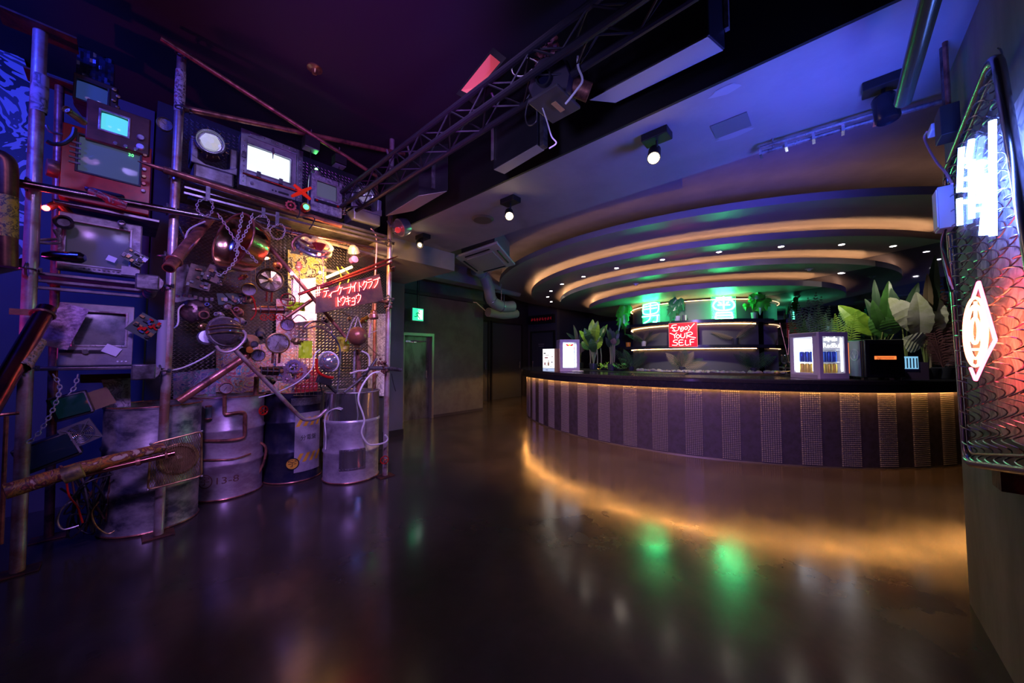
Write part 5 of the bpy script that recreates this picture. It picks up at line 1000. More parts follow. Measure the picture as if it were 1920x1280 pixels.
o1,cx1,cy1,r1=drum('largest drum with blue and violet stains, behind the mesh covered speaker',282,1000,.277,dm('drum_stained',(.5,.47,.5),(.07,.07,.1)))
o2,cx2,cy2,r2_=drum('pale grey drum with round gauge pipework and the stencil 13-8',425,937,.277,dm('drum_pale',(.55,.5,.55),(.3,.22,.27)))
o3,cx3,cy3,r3=drum('dark navy drum with a white and yellow striped panel',548,906,.277,mat('drum_navy',(.02,.022,.06),.5,.3,(.05,.05,.08),8,bump=.1))
o4,cx4,cy4,r4=drum('bright steel drum with a mirror band and a riveted mirror patch at the right end',658,907,.277,dm('drum_silver',(.62,.6,.64),(.34,.3,.36)),mtop=mat('mirror_band',(.85,.85,.88),.95,.13))
def wtext(s,size,wf,m,par,name='stencil',e=.002,sx=1):
    cu=D.curves.new('t','FONT'); cu.body=s; cu.size=size; cu.align_x='CENTER'; cu.align_y='CENTER'; cu.resolution_u=3
    to=D.objects.new('t',cu); COL.objects.link(to); bpy.context.view_layer.update(); me=D.meshes.new_from_object(to.evaluated_get(bpy.context.evaluated_depsgraph_get()))
    mb=MB(); mb.add([wf(v.co.x*sx,v.co.y,e) for v in me.vertices],[tuple(p.vertices) for p in me.polygons]); D.objects.remove(to); D.curves.remove(cu); return mb.build(name,m,par,smooth=0)
def wring(wf,R,t,m,par,name='stencil_ring',e=.002):
    mb=MB(); n=40; vs=[wf((R+k)*cos(2*pi*i/n),(R+k)*sin(2*pi*i/n),e) for k in (-t,t) for i in range(n)]; mb.add(vs,[(i,(i+1)%n,n+(i+1)%n,n+i) for i in range(n)]); return mb.build(name,m,par,smooth=0)
def wquad(wf,u0,u1,v0,v1,m,par,name,e=.002,sh=0,n=14):
    mb=MB(); mb.grid(lambda a,b: wf(u0+(u1-u0)*a+sh*b,v0+(v1-v0)*b,e),n,2); return mb.build(name,m,par,smooth=40)
br=mat('stencil_brown',(.13,.05,.04),0,.6); bk=mat('stencil_black',(.01,.01,.012),0,.6)
wf=wrapf(cx2,cy2,r2_,384,903); wring(wf,.058,.004,br,o2); wtext('宇',.085,wf,br,o2)
wf=wrapf(cx2,cy2,r2_,425,900); wtext('13-8',.085,wf,br,o2,sx=1.2)
# sight glass
wf=wrapf(cx2,cy2,r2_,395,772)
for u,lab in ((0,None),(-.1,None)):
    c=wf(u,0 if u==0 else -.03,.03); q=MB().tube([c-V((0,0,.05)),c+V((0,0,.05))],.022,12).build('sight_glass',mat('blue_grey_glass',(.15,.2,.25),.2,.15),o2)
    for s_ in (-1,1): MB().torus(c+V((0,0,s_*.055)),.018,.008,(0,0,1),16,6).build('glass_cap',copper,q)
# gauge pipes on drum 2
def wpipe(pts,r,m,par,name,cx,cy,R,e=.02):
    L=[]
    for x,y in pts: f=wrapf(cx,cy,R+e,x,y); L.append(f(0,0))
    return MB().tube(cat_(L,5),r,10).build(name,m,par)
gp=thing('gauge_pipework','copper pipework with a round white gauge mounted on the pale drum','gauge',(cx2,cy2-r2_,.4))
wpipe([(421,757),(421,770),(423,776),(435,775),(452,773),(459,776),(459,790),(459,812)],.016,copper,gp,'pipe',cx2,cy2,r2_); wpipe([(459,812),(456,820),(440,824),(415,826),(375,826)],.013,copper,gp,'pipe',cx2,cy2,r2_); 
wpipe([(470,850),(440,860),(400,862),(376,862)],.008,copper,gp,'thin_pipe',cx2,cy2,r2_,.015)
def gauge(label,x,y,rp,Y,ax_=None,m=brass,face=None,dep=.05,stem_=None,marks=10,na=220,parent=None,grp=None):
    c=P(x,y,Y); k=(P(x+rp,y,Y).x-P(x-rp,y,Y).x)/2; r=k*.92; ax_=V(ax_ or (-.1,-1,-.05)).normalized()
    o=parent or thing('pressure_gauge',label,'gauge',tuple(c-V((0,0,r))),grp)
    MB().lathe([(0,-dep),(r*.9,-dep),(r*.98,-dep*.6),(r*.98,-.004),(r*1.08,.0),(r*1.08,.01),(r*.97,.014),(r*.93,.004),(r*.93,.0)],c,ax_,30).build('case',m,o)
    fc=face or mat('gauge_face',(.72,.7,.72),0,.45)
    MB().lathe([(0,.0),(r*.94,.0)],c,ax_,28).build('dial',fc,o)
    X_,Y_,Z_=basis(ax_); mb=MB()
    for i in range(marks):
        t=rad(-40+i*260/(marks-1)); d=X_*cos(t)+Y_*sin(t); mb.tube([c+d*r*.74+Z_*.002,c+d*r*.87+Z_*.002],max(.0012,r*.018),4)
    mb.build('scale_marks',bk,o,smooth=0); t=rad(na); d=X_*cos(t)+Y_*sin(t); MB().tube([c-d*r*.15+Z_*.004,c+d*r*.7+Z_*.004],[.002,.001],5).build('needle',bk,o)
    if stem_:
        for s_ in (-1,1)[:stem_]: MB().tube([c-Z_*dep*.5+V((s_*r*.3*(stem_-1),0,-r*.9)),c-Z_*dep*.5+V((s_*r*.3*(stem_-1),.02,-r*2.1))],r*.12,8).build('stem',copper,o)
    return o,c,r
gauge('',424,727,14,3.6,parent=gp,m=copper,na=240); MB().tube([P(421,741,3.62),P(421,760,3.66)],.014,10).build('pipe',copper,gp)
# standpipe with red valve
sp_=thing('standpipe','upright copper standpipe with a red valve wheel between the pale and navy drums','pipe',tuple(oz(472,921,0)))
bt_=oz(470,919,0); tp=V((bt_.x+.02,bt_.y,zat(483,706,bt_.x,bt_.y))); MB().tube([bt_,bt_.lerp(tp,.5),tp],[.03,.024,.022],14).build('pipe',copper,sp_)
for t in (.28,.4,.55,.62,.78): c=bt_.lerp(tp,t); MB().lathe([(.028,-.02),(.034,-.012),(.034,.012),(.028,.02)],c,(0,0,1),16).build('collar',copper,sp_)
c=bt_.lerp(tp,.7); MB().tube([c,c+V((.05,-.06,0))],.012).build('valve_neck',copper,sp_)
mb=MB(); cc=c+V((.055,-.07,0)); mb.torus(cc,.042,.008,(.5,-1,0),18,6); 
X_,Y_,Z_=basis((.5,-1,0))
for i in range(5): t=2*pi*i/5; mb.tube([cc,cc+(X_*cos(t)+Y_*sin(t))*.042],.005,5)
mb.build('valve_wheel',redp,sp_); MB().tube(cat_([bt_+V((.02,0,.06)),bt_+V((.1,.0,.25)),bt_+V((.11,0,.4)),bt_+V((.02,0,.48))],6),.012,8).build('bypass_pipe',copper,sp_)
# drum 3 panel
wf=wrapf(cx3,cy3,r3,578,820); g=mat('panel_white',(.5,.48,.52),.4,.4,(.38,.35,.4),10,bump=.4,bsc=40)
wquad(wf,-.13,.14,-.34,.27,g,o3,'white_panel',.011)
yl=mat('warning_yellow',(.75,.42,.03),0,.5)
for v0,v1 in ((.13,.22),(-.24,-.15)):
    for i in range(4): wquad(wf,-.125+.065*i,-.125+.065*i+.034,v0,v1,yl,o3,'yellow_stripe',.0125,sh=.045,n=4)
wtext('分電盤',.06,wrapf(cx3,cy3,r3,578,819),bk,o3,e=.013,sx=.9)
wf2=wrapf(cx3,cy3,r3,548,869); wring(wf2,.055,.005,bk,o3,e=.0145); wtext('宇',.08,wf2,bk,o3,e=.0145)
wring(wf2,.028,.028,yl,o3,'yellow_disc',.0135)
wquad(wrapf(cx3,cy3,r3,578,755),-.16,.16,-.02,.06,mat('mesh_patch',(.2,.2,.22),.6,.4,bump=.8,bsc=80),o3,'mesh_edge',.009)
# drum 4 mirror patch
wf=wrapf(cx4,cy4,r4,662,861); wquad(wf,-.13,.12,-.105,.105,mat('riveted_edge',(.35,.32,.36),.9,.35,bump=.6,bsc=50),o4,'patch_edge',.0105); wquad(wf,-.105,.095,-.085,.085,mat('mirror_band'),o4,'mirror_patch',.013)
for i in range(9):
    for v in (-.095,.095): MB().sphere(wf(-.12+.029*i,v,.012),.005,6,5).build('rivet',chrome,o4)
MB().tube(cat_([wrapf(cx4,cy4,r4+.02,x,y)(0,0) for x,y in ((640,768),(628,766),(614,774),(609,790),(611,820),(610,842))],5),.006,6).build('drum_cable',wht,o4)
# ---------------- mesh speaker in front of big drum ----------------
o=thing('mesh_speaker','round golden speaker cone behind a framed honeycomb mesh, before the largest drum','speaker',(.3,3.5,.4))
c=P(334,860,3.62); MB().lathe([(.105,.0),(.11,.015),(.1,.02),(.07,-.02),(.04,-.04),(.04,-.02),(.03,0),(0,.01)],c,(-.1,-1,0),32).build('cone',mat('gold_cone',(.3,.2,.08),.3,.4),o); MB().torus(c,.108,.01,(-.1,-1,0),32,8).build('cone_rim',brass,o)
q=[P(x,y,3.52) for x,y in ((283,832),(378,808),(378,892),(277,918))]; MB().tube(rnd(q,.03),.006,8,closed=True).build('frame',brass,o)
mb=MB(); n=22
for i in range(n):
    for s_ in (0,1):
        a=q[0].lerp(q[1],i/n); b_=q[3].lerp(q[2],i/n); w_=(q[1]-q[0])/n; pts=[a.lerp(b_,j/18)+w_*(.5*(j%2) if s_==0 else 1-.5*(j%2)) for j in range(19)]; mb.tube(pts,.0018,3,caps=False)
mb.build('honeycomb_mesh',brass,o,smooth=0)
for s_ in q: MB().sphere(s_,.009,8,6).build('corner_bolt',steel,o)
# ---------------- lower left screens, fan, chain ----------------
def tilted(o,name,m,x,y,w,h,d,rot,Y,bev=0):
    c=P(x,y,Y); M=Matrix.Rotation(rad(rot),3,'Y'); mb=MB(); mb.box(c,(w,d,h),M); return mb.build(name,m,o,smooth=0,bev=bev),c,M
def monitor(label,x,y,w,h,rot,Y,e):
    c=P(x,y,Y); o=thing('monitor',label,'monitor',tuple(c-V((0,0,h/2)))); tilted(o,'case',mat('case_black',(.02,.02,.025),0,.35),x,y,w,h,.12,rot,Y+.06,.008)
    M=Matrix.Rotation(rad(rot),3,'Y'); mb=MB(); mb.grid(lambda a,b: c+M@V(((a-.5)*w*.84,-.012-.012*(1-(2*a-1)**2)*(1-(2*b-1)**2),(b-.5)*h*.8)),8,8); mb.build('screen',mat('screen_dark_%d'%rot,(.01,.02,.03),0,.1,emit=e,es=.06),o)
    MB().box(c+M@V((w/2-.012,-.004,0)),(.01,.01,h*.9),M).build('trim_strip',steel,o,smooth=0)
monitor('upper tilted dark monitor with a teal screen hanging in the lower left corner',134,760,.17,.16,-17,3.75,(.01,.09,.12)); monitor('lower tilted monitor with a dark blue screen beside the fan',92,846,.24,.17,-22,3.7,(.01,.012,.09))
o=thing('cooling_fan','square silver cooling fan with ring grille hung beside the largest drum','fan',tuple(P(151,835,3.72))); c=P(151,812,3.72); M=Matrix.Rotation(rad(-26),3,'Y')
mb=MB(); hs=.068
ring=[(hs,-hs),(hs,hs),(-hs,hs),(-hs,-hs)]
n=32; vs=[];fs=[]
for yy in (-.02,.02):
    for i in range(n): t=2*pi*i/n; vs.append(c+M@V((hs*.93*cos(t),yy,hs*.93*sin(t))))
    for i in range(n):
        t=2*pi*i/n; k=hs*1.08/max(abs(cos(t)),abs(sin(t))); vs.append(c+M@V((k*cos(t),yy,k*sin(t))))
for i in range(n):
    j=(i+1)%n; fs+=[(i,j,n+j,n+i),(2*n+i,3*n+i,3*n+j,2*n+j),(i,2*n+i,2*n+j,j),(n+i,n+j,3*n+j,3*n+i)]
MB().add(vs,fs).build('frame',mat('fan_aluminium',(.3,.3,.33),.8,.35),o)
mb=MB(); 
for k in range(1,8): mb.torus(c+V((0,-.026,0)),.008*k+.003,.0016,(0,-1,0),28,5)
for t in (45,135,225,315): mb.tube([c+V((0,-.026,0)),c+M@V((hs*1.3*cos(rad(t)),-.026,hs*1.3*sin(rad(t))))],.0022,5)
mb.build('ring_grille',chrome,o); MB().lathe([(0,0),(.02,0),(.02,.02),(0,.02)],c+V((0,.01,0)),NOR,16).build('hub',blk,o)
for k in range(7):
    t=2*pi*k/7; a=c+V((.018*cos(t),.008,.018*sin(t))); mb=MB(); mb.add([a,c+V((.06*cos(t),.0,.06*sin(t))),c+V((.06*cos(t+.6),.014,.06*sin(t+.6))),c+V((.018*cos(t+.6),.014,.018*sin(t+.6)))],[(0,1,2,3)]); mb.build('blade',blk,o,smooth=0)
tilted(thing('document_card','tilted olive and pinkish card beside the teal monitor','card',tuple(P(178,770,3.9))),'card',mat('olive_card',(.28,.2,.1),.2,.5,(.2,.1,.09),3),178,750,.17,.13,.008,-24,3.9)
o=D.objects['document_card']
def chain(label,pts,Y,s_=.016,m=None,name='chain',closed=False,world=False,grp=None):
    W=[(V(p) if world else P(p[0],p[1],Y if len(p)<3 else p[2])) for p in pts]; C_=cat_(W,10,closed); L=[0]
    for a,b_ in zip(C_,C_[1:]): L.append(L[-1]+(b_-a).length)
    n=max(3,int(L[-1]/(s_*1.45))); mb=MB(); j=0
    for i in range(n):
        d=L[-1]*(i+.5)/n
        while j<len(L)-2 and L[j+1]<d: j+=1
        p=C_[j].lerp(C_[j+1],(d-L[j])/max(L[j+1]-L[j],1e-6)); t=(C_[j+1]-C_[j]).normalized(); x,y,_=basis(t,(0,1,0) if abs(t.y)<.9 else (1,0,0)); u=x if i%2 else y
        mb.tube([p+t*cos(2*pi*k/8)*s_+u*sin(2*pi*k/8)*s_*.58 for k in range(8)],s_*.2,4,closed=True)
    return mb.build(name,m or chn,label=label,cat='chain',group=grp,smooth=60)
chain('dark steel chain hanging in a curve over the teal monitor',[(100,702),(112,728),(98,770),(72,812),(52,830)],3.62); chain('short chain from the shelf down to the teal monitor',[(146,702),(140,725),(128,740)],3.62)
chain('small chain looped on a metal hook left of the red-rimmed dish',[(372,378),(370,392),(380,403),(394,402),(399,388),(396,378),(384,374)],3.55,.013,closed=True)
chain('tangled chain hoop on the middle hook right of the dish',[(480,408),(476,420),(486,432),(500,430),(504,416),(496,405)],3.55,.013,closed=True); chain('chain hoop on the right hook beside the wheel rim',[(508,428),(508,440),(518,448),(530,444),(534,430),(526,420)],3.55,.011,closed=True)
chain('chain tail dropping from the middle hoop to the work light',[(500,432),(504,450),(502,462)],3.56,.014)
for i,(x,y0,y1) in enumerate([(391,350,376),(495,390,408),(521,398,422)]):
    a=P(x,y0,3.56); b_=P(x-2,y1,3.55); MB().box((a+b_)/2,(.028,.008,(a-b_).length)).build('metal_hook',steeld,label=['first flat metal hook on the spiked rail, left of the dish','flat metal hook right of the dish','flat metal hook furthest right, beside the wheel rim'][i],cat='hook',smooth=0,bev=.002)
for i,(pts,lab) in enumerate([([(408,400),(425,425),(445,455),(470,478),(482,492)],'chain crossing the dish from upper left to lower right'),([(455,398),(450,425),(444,455),(446,475)],'chain hanging down the middle of the dish'),([(474,400),(468,420),(455,445),(440,470)],'brighter chain slanting across the right of the dish'),([(446,470),(440,490),(425,508),(412,515),(404,508)],'chain loop hanging below the dish')]): chain(lab,pts,3.36,.014)
for i,(pts,lab) in enumerate([([(549,515),(548,545),(550,575)],'thin rusty chain left of the printed paper'),([(561,505),(562,540),(561,572)],'thin rusty chain in front of the printed paper'),([(602,470),(606,500),(606,550),(607,585)],'fine silver chain hanging in front of the neon plate'),([(640,585),(655,592),(668,594)],'short rusty chain above the brown ball'),([(690,626),(705,620),(722,612)],'chain from the brown ball to the right post'),([(688,645),(700,658),(712,668)],'rusty chain slanting to the right post clamp'),([(670,590),(660,605),(648,640)],'hanging dark chain left of the brown ball')]): chain(lab,pts,3.58,.009,rust if 'rusty' in lab else chn)
# ---------------- dish and wheel rim ----------------
c=P(437,450,3.6); ax_=aim(437,450,160,63); up_=aim(437,450,68,90)
o=thing('metal_dish','big polished metal dish bound with chains, tilted to the left, reflecting red neon','dish',tuple(c-V((0,0,.2))))
sc_=(c-CAM).length/ (F*1.45) ; R=60*sc_
MB().lathe([(R*.0,-.13),(R*.4,-.125),(R*.72,-.105),(R*.93,-.06),(R,0),(R*1.02,.0),(R*.98,-.07),(R*.92,-.15),(R*.9,-.16),(0,-.16)],c,ax_,44).build('bowl',mat('dish_steel',(.85,.6,.38),1,.1,(.6,.36,.2),6,r2=.22),o); MB().torus(c,R*1.01,.008,ax_,48,8).build('rim',copper,o)  # gold and red reflections are put into the bowl colour
c=P(590,462,3.55); ax_=aim(590,462,78,66); R=.155
o=thing('wheel_rim_lamp','chromed wheel rim hanging flat with a red bulb beneath it','lamp',tuple(c-V((0,0,.15))))
MB().lathe([(R*.8,-.03),(R,-.035),(R*1.0,-.02),(R*.93,-.01),(R*.93,.01),(R*1.0,.02),(R,.035),(R*.8,.03),(R*.8,-.03)],c,ax_,40).build('rim',chrome,o)
for k in range(5): t=2*pi*k/5; X_,Y_,Z_=basis(ax_); MB().tube([c,c+(X_*cos(t)+Y_*sin(t))*R*.85],.012,8).build('spoke',copper,o)
b_=P(598,476,3.45); MB().sphere(b_,.018,14,9).build('red_bulb',glow('red_hot_bulb',(1,.12,.05),30),o); MB().lathe([(.02,0),(.03,.02),(.06,.07),(.055,.07)],b_+V((0,0,.02)),(0,0,1),16).build('shade',mat('red_shade',(.5,.05,.04),.6,.3),o); MB().tube(cat_([P(x,y,3.5) for x,y in ((552,470),(548,458),(556,446),(572,440),(584,446))],5),.012,8).build('tube_arm',copper,o)
# ---------------- round speaker and gauges ----------------
c=P(507,525,3.85); o=thing('round_speaker','round metal cased speaker with blades, above the red lit sockets','speaker',tuple(c-V((0,0,.1)))); ax_=V((-.15,-1,-.05)).normalized(); R=.108
MB().lathe([(0,-.12),(R*.9,-.12),(R,-.05),(R*1.02,.0),(R*.93,.012),(R*.9,.0),(R*.88,-.02)],c,ax_,36).build('case',mat('bronze_case',(.42,.33,.22),1,.3),o); MB().lathe([(0,-.02),(R*.89,-.02)],c,ax_,32).build('back_disc',mat('dark_disc',(.05,.04,.05),.5,.3),o)
X_,Y_,Z_=basis(ax_)
for k in range(6):
    t=2*pi*k/6; d=lambda a: X_*cos(a)+Y_*sin(a); MB().add([c+d(t)*R*.15-Z_*.005,c+d(t)*R*.8-Z_*.012,c+d(t+.5)*R*.8-Z_*.002,c+d(t+.5)*R*.15-Z_*.0],[(0,1,2,3)]).build('blade',steel,o,smooth=0)
MB().lathe([(.02,-.02),(.02,.0),(0,.005)],c,ax_,14).build('hub',brass,o)
for s_ in(-1,1): MB().tube([c+V((s_*.02,.02,-R)),c+V((s_*.02,.03,-R-.09))],.009,8).build('socket_lead',mat('rail_crimson'),o)
gf=mat('gauge_face_lilac',(.6,.55,.85),0,.45)
gauge('medium gauge with a plain lilac face left of the round speaker',467,543,15,3.85,face=gf,m=brass,stem_=2,marks=2,na=90)
gauge('small white gauge beside the copper tank, above the largest gauge',539,608,14,3.7,m=copper,face=gf,marks=12,na=100)
gauge('largest gauge with a white dial and brass case above the horizontal cylinder',521,643,23,3.62,m=brass,marks=12,na=250,stem_=2,dep=.1)
gauge('lilac gauge at the lower left of the largest gauge',484,666,14,3.7,m=brass,face=gf,marks=12,na=80)
gauge('oval blank gauge with grey face left of the lilac gauge',459,660,12,3.75,m=brass,face=mat('gauge_face_grey',(.3,.3,.38),0,.4),marks=2,na=90)
gauge('tiny white dial on the dark machinery above the domed headlamp',427,574,8,3.7,m=copper,marks=8,na=130)
gauge('white gauge on a pipe behind the second post, upper left',309,233,17,3.95,m=brass,marks=8,na=135,ax_=(.0,-1,-.2),dep=.07)
gauge('white dial gauge on the left side of the brown television, by the first post',127,207,11,3.45,m=brass,marks=8,na=240,ax_=(-.55,-1,0),dep=.12)
# ---------------- domed headlamp with bars, gas mask, mask ----------------
c=P(422,622,3.6); o=thing('domed_headlamp','domed glass headlamp with guard bars and a curved tube, left of the gauges','headlamp',tuple(c-V((0,0,.12)))); R=.115; ax_=aim(422,622,30,28)
X_,Y_,Z_=basis(ax_); MB().lathe([(R*1.02,0),(R,.02),(R*.85,.065),(R*.55,.1),(R*.25,.115),(0,.118)],c,ax_,34).build('dome',mat('dome_glass',(.25,.2,.22),.7,.1,alpha=.8),o)
MB().lathe([(R*.95,-.0),(R*1.05,-.02),(R*1.1,.0),(R*1.05,.02)],c,ax_,34).build('rim',steel,o); MB().lathe([(R,-.01),(R*.9,-.06),(R*.5,-.1),(0,-.11)],c,ax_,30).build('shell',mat('pale_shell',(.5,.55,.6),.6,.3),o)
for k in (-.25,.05,.25): MB().tube([c+Y_*R*k+X_*R*cos(t)*math.sqrt(1-k*k)*1.05+Z_*.13*sin(t)*1.0 for t in [pi*i/14 for i in range(15)]],.005,6).build('guard_bar',brass,o)
MB().tube(cat_([P(x,y,3.48) for x,y in ((405,648),(412,656),(424,660),(440,655),(455,642),(461,628),(455,619))],5),.01,10).build('curved_tube',mat('rubber_tube',(.5,.4,.4),.3,.4),o)
MB().lathe([(.0,0),(.05,0),(.06,.03),(.05,.06),(0,.06)],P(386,634,3.7),(0,-1,.2),18).build('side_cap',LB2['h'],o)
c=P(468,640,3.62); o=thing('gas_mask','small orange lit gas mask with two round lenses between headlamp and gauges','gas mask',tuple(c-V((0,0,.06)))); MB().sphere(c,.062,18,12,(1.15,.8,.95)).build('face_piece',mat('rubber_orange',(.35,.18,.08),.1,.5),o)  # orange light is put into the mask colours
for x,y in ((457,637),(477,645)): q=P(x,y,3.55); MB().lathe([(.024,0),(.028,.006),(.022,.012),(.02,.004),(0,.004)],q,NOR,18).build('eye_lens',steeld,o)
MB().lathe([(.022,0),(.024,.03),(0,.034)],P(467,654,3.56),(0,-1,-.4),14).build('filter',mat('mask_orange',(.6,.2,.03),.1,.4),o)
c=P(364,583,3.8); o=thing('iron_mask','battered dark metal mask with bolts on the mesh beside the second post','mask',tuple(c-V((0,0,.1))))
mb=MB(); mb.sphere(c,.1,22,16,(.95,.5,.95))
for v in mb.v:
    d=v-c; v+= d.normalized()*(.006*sin(d.x*90)*sin(d.z*80)); 
    if abs(abs(d.x)-.035)<.02 and abs(d.z-.015)<.02 and d.y<0: v.y+=.025
    if abs(d.x)<.012 and -.05<d.z<.02 and d.y<0: v.y-=.02
mb.build('face',mat('iron_face',(.2,.13,.13),.8,.4,(.06,.04,.05),12,bump=.4),o)
for i in range(7): MB().lathe([(.012,0),(.012,.02),(0,.024)],c+V((-.1+.034*i,-.02,.1+.01*sin(i))),(0,-.6,1),8).build('bolt',steel,o)
MB().torus(c+V((.055,-.055,-.03)),.03,.007,NOR,18,6).build('cheek_ring',copper,o)
# ---------------- tanks, valves, gears ----------------
def tank(label,x0,x1,y,Y,r,m,caps=copper):
    a,b_=P(x0,y,Y),P(x1,y+1,Y); o=thing('metal_cylinder',label,'cylinder',tuple((a+b_)/2-V((0,0,r)))); MB().tube([a,b_],r,20).build('body',m,o)
    for t in (0.04,.35,.65,.96): MB().torus(a.lerp(b_,t),r*1.02,.004,b_-a,20,6).build('band',steeld,o)
    MB().lathe([(r*.6,0),(r*.6,.03),(r*.3,.05),(0,.05)],a,a-b_,14).build('end_cap',brass,o); MB().lathe([(r*.5,0),(r*.5,.03),(0,.04)],b_,b_-a,14).build('end_cap',brass,o); return o,a,b_
tank('copper tank cylinder with three small red valves beneath it',485,533,580,3.68,.034,mat('copper_bright',(.55,.25,.18),1,.25)); tank('dark cylinder with a golden highlight over the painted sheet',487,523,695,3.62,.034,mat('dark_bronze',(.12,.08,.06),1,.22))
def wheel(label,x,y,Y,r,m,n=5,ax_=(-.2,-1,0)):
    c=P(x,y,Y); o=thing('valve_wheel',label,'valve wheel',tuple(c-V((0,0,r)))); MB().torus(c,r,r*.12,ax_,26,8).build('rim',m,o); X_,Y_,Z_=basis(ax_)
    for i in range(n): t=2*pi*i/n; MB().tube([c,c+(X_*cos(t)+Y_*sin(t))*r],r*.09,6).build('spoke',m,o)
    MB().lathe([(r*.22,-.02),(r*.22,.01),(0,.015)],c,ax_,12).build('hub',copper,o); return o
wheel('red rimmed valve wheel right of the copper tank',540,562,3.62,.055,mat('rail_crimson'),4)
for i,x in enumerate((495,511,525)): wheel(['left','middle','right'][i]+' of the three small red valve wheels under the copper tank',x,595,3.66,.026,redp)
wheel('red valve wheel low on the right post near the floor by the mirror drum',721,862,3.55,.04,redp,3)
def gear(label,x,y,Y,R,n,m,holes=5,ax_=(-.1,-1,0)):
    c=P(x,y,Y); M=frame_at(c,ax_); o=thing('gear_wheel',label,'gear',tuple(c-V((0,0,R)))); vs=[];K=n*4
    ro=[R if (i%4) in (1,2) else R*.86 for i in range(K)]
    for z in (0,.012):
        for i in range(K): vs.append(M@V((ro[i]*cos(2*pi*i/K),ro[i]*sin(2*pi*i/K),z)))
        for i in range(K): vs.append(M@V((R*.6*cos(2*pi*i/K),R*.6*sin(2*pi*i/K),z)))
    fs=[]
    for i in range(K):
        j=(i+1)%K; fs+=[(i,j,K+j,K+i),(2*K+i,3*K+i,3*K+j,2*K+j),(i,2*K+i,2*K+j,j),(K+i,K+j,3*K+j,3*K+i)]
    MB().add(vs,fs).build('toothed_ring',m,o,smooth=0)
    for i in range(holes): t=2*pi*i/holes; MB().tube([M@V((0,0,.006)),M@V((R*.65*cos(t),R*.65*sin(t),.006))],R*.09,6).build('spoke',m,o)
    MB().lathe([(R*.25,-.004),(R*.25,.02),(R*.1,.022),(0,.022)],c,ax_,16).build('hub',m,o); return o
pk=mat('gear_pink_steel',(.5,.35,.42),.9,.35); gear('purple lit star spoked gear at the centre of the gear group',550,686,3.58,.062,14,mat('gear_violet',(.4,.35,.6),.9,.3),5)  # purple light is put into the star gear's colour
gear('large pink toothed gear behind the star spoked gear',553,697,3.64,.11,22,pk,4); gear('small solid pink gear at the lower left of the gear group',538,711,3.58,.042,10,pk,3)
gear('dark red gear wheel on the rail under the red cross',545,386,3.5,.045,10,mat('gear_red',(.25,.03,.03),.6,.4),4)
# red cross, green lamp
o=thing('red_cross','glowing red cross shaped blade piece on the top rail','ornament',tuple(P(565,375,3.5)))
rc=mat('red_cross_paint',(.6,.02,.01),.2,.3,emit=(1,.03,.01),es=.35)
for a,b_ in (((551,346),(582,374)),((583,352),(547,368))):
    a,b_=P(*a,3.52),P(*b_,3.52); MB().tube([a,(a+b_)/2,b_],[.012,.02,.012],6).build('arm',rc,o,smooth=0)
o=thing('signal_lamp','round red signal lamp with a glowing green lens next to the small red gear','lamp',tuple(P(574,400,3.5))); c=P(574,388,3.5); MB().lathe([(0,-.06),(.035,-.05),(.04,.0),(.034,.012),(.028,.0)],c,NOR,20).build('housing',redp,o); MB().sphere(c+V((0,-.0,0)),.024,14,9).build('green_lens',glow('green_lens_light',(.1,1,.35),2.5),o)
MB().tube(cat_([P(x,y,3.52) for x,y in ((560,378),(562,400),(556,408),(575,405),(590,410),(580,430))],5),.005,6).build('cable',blk,label='black cable drooping under the green signal lamp',cat='cable')
# red lamp left
o=thing('red_torch_lamp','small lamp with a glowing red tip clamped behind the first post','lamp',tuple(P(90,391,3.75))); MB().sphere(P(86,390,3.75),.018,12,8).build('red_tip',glow('red_tip',(1,.06,.05),18),o); MB().tube(cat_([P(x,y,3.78) for x,y in ((90,389),(105,383),(115,385),(125,395),(135,406))],5),.022,10).build('body',copper,o)
# handle left of red tv
MB().tube(cat_([P(x,y,3.4) for x,y in ((88,265),(100,270),(120,268),(136,255),(140,240))],5),.012,8).build('grip_tube',blk,label='black curved grip tube left of the red television',cat='tube'); MB().tube(cat_([P(x,y,3.42) for x,y in ((87,235),(92,244),(105,250),(118,252))],5),.008,8).build('spring_hose',steeld,label='ribbed dark hose above the black grip tube',cat='hose')
# ---------------- ball, helmet, saw ----------------
c=P(670,630,3.6); o=thing('rusty_ball','rusty brown float ball hanging from a strap right of the neon plate','ball',tuple(c-V((0,0,.11)))); MB().sphere(c,.098,28,18).build('ball',mat('ball_rust',(.3,.11,.05),.4,.32,(.12,.06,.05),7,bump=.2),o); MB().tube([c+V((-.03,0,.09)),c+V((0,0,.2)),c+V((.04,0,.09))],.006,6).build('strap',wrap,o); MB().lathe([(.03,0),(.02,.03),(0,.03)],c-V((0,0,.09)),(0,0,-1),12).build('neck',brass,o)
c=P(616,678,3.55); o=thing('chrome_helmet','shiny steel helmet lamp with red strap over the bright drum','helmet',tuple(c-V((0,0,.1)))); ax_=aim(616,678,200,30); MB().lathe([(.0,.09),(.04,.08),(.075,.05),(.095,.0),(.1,-.01),(.097,-.02),(.09,-.01)],c,ax_,30).build('shell',chrome,o); MB().torus(c,.098,.006,ax_,30,6).build('edge_ring',wht,o)
MB().tube(cat_([P(x,y,3.48) for x,y in ((594,672),(594,690),(600,700),(612,706),(625,708))],5),.013,8).build('red_strap',redp,o); MB().box(P(608,714,3.5),(.13,.05,.06),Matrix.Rotation(.35,3,'Y')).build('black_mount',blk,o,smooth=0,bev=.004); MB().tube([P(612,718,3.55),P(630,735,3.6)],.018,8).build('arm',steeld,o)
o=thing('hand_saw','curved hand saw handle with a loop grip under the neon plate','saw',tuple(P(600,650,3.55)))
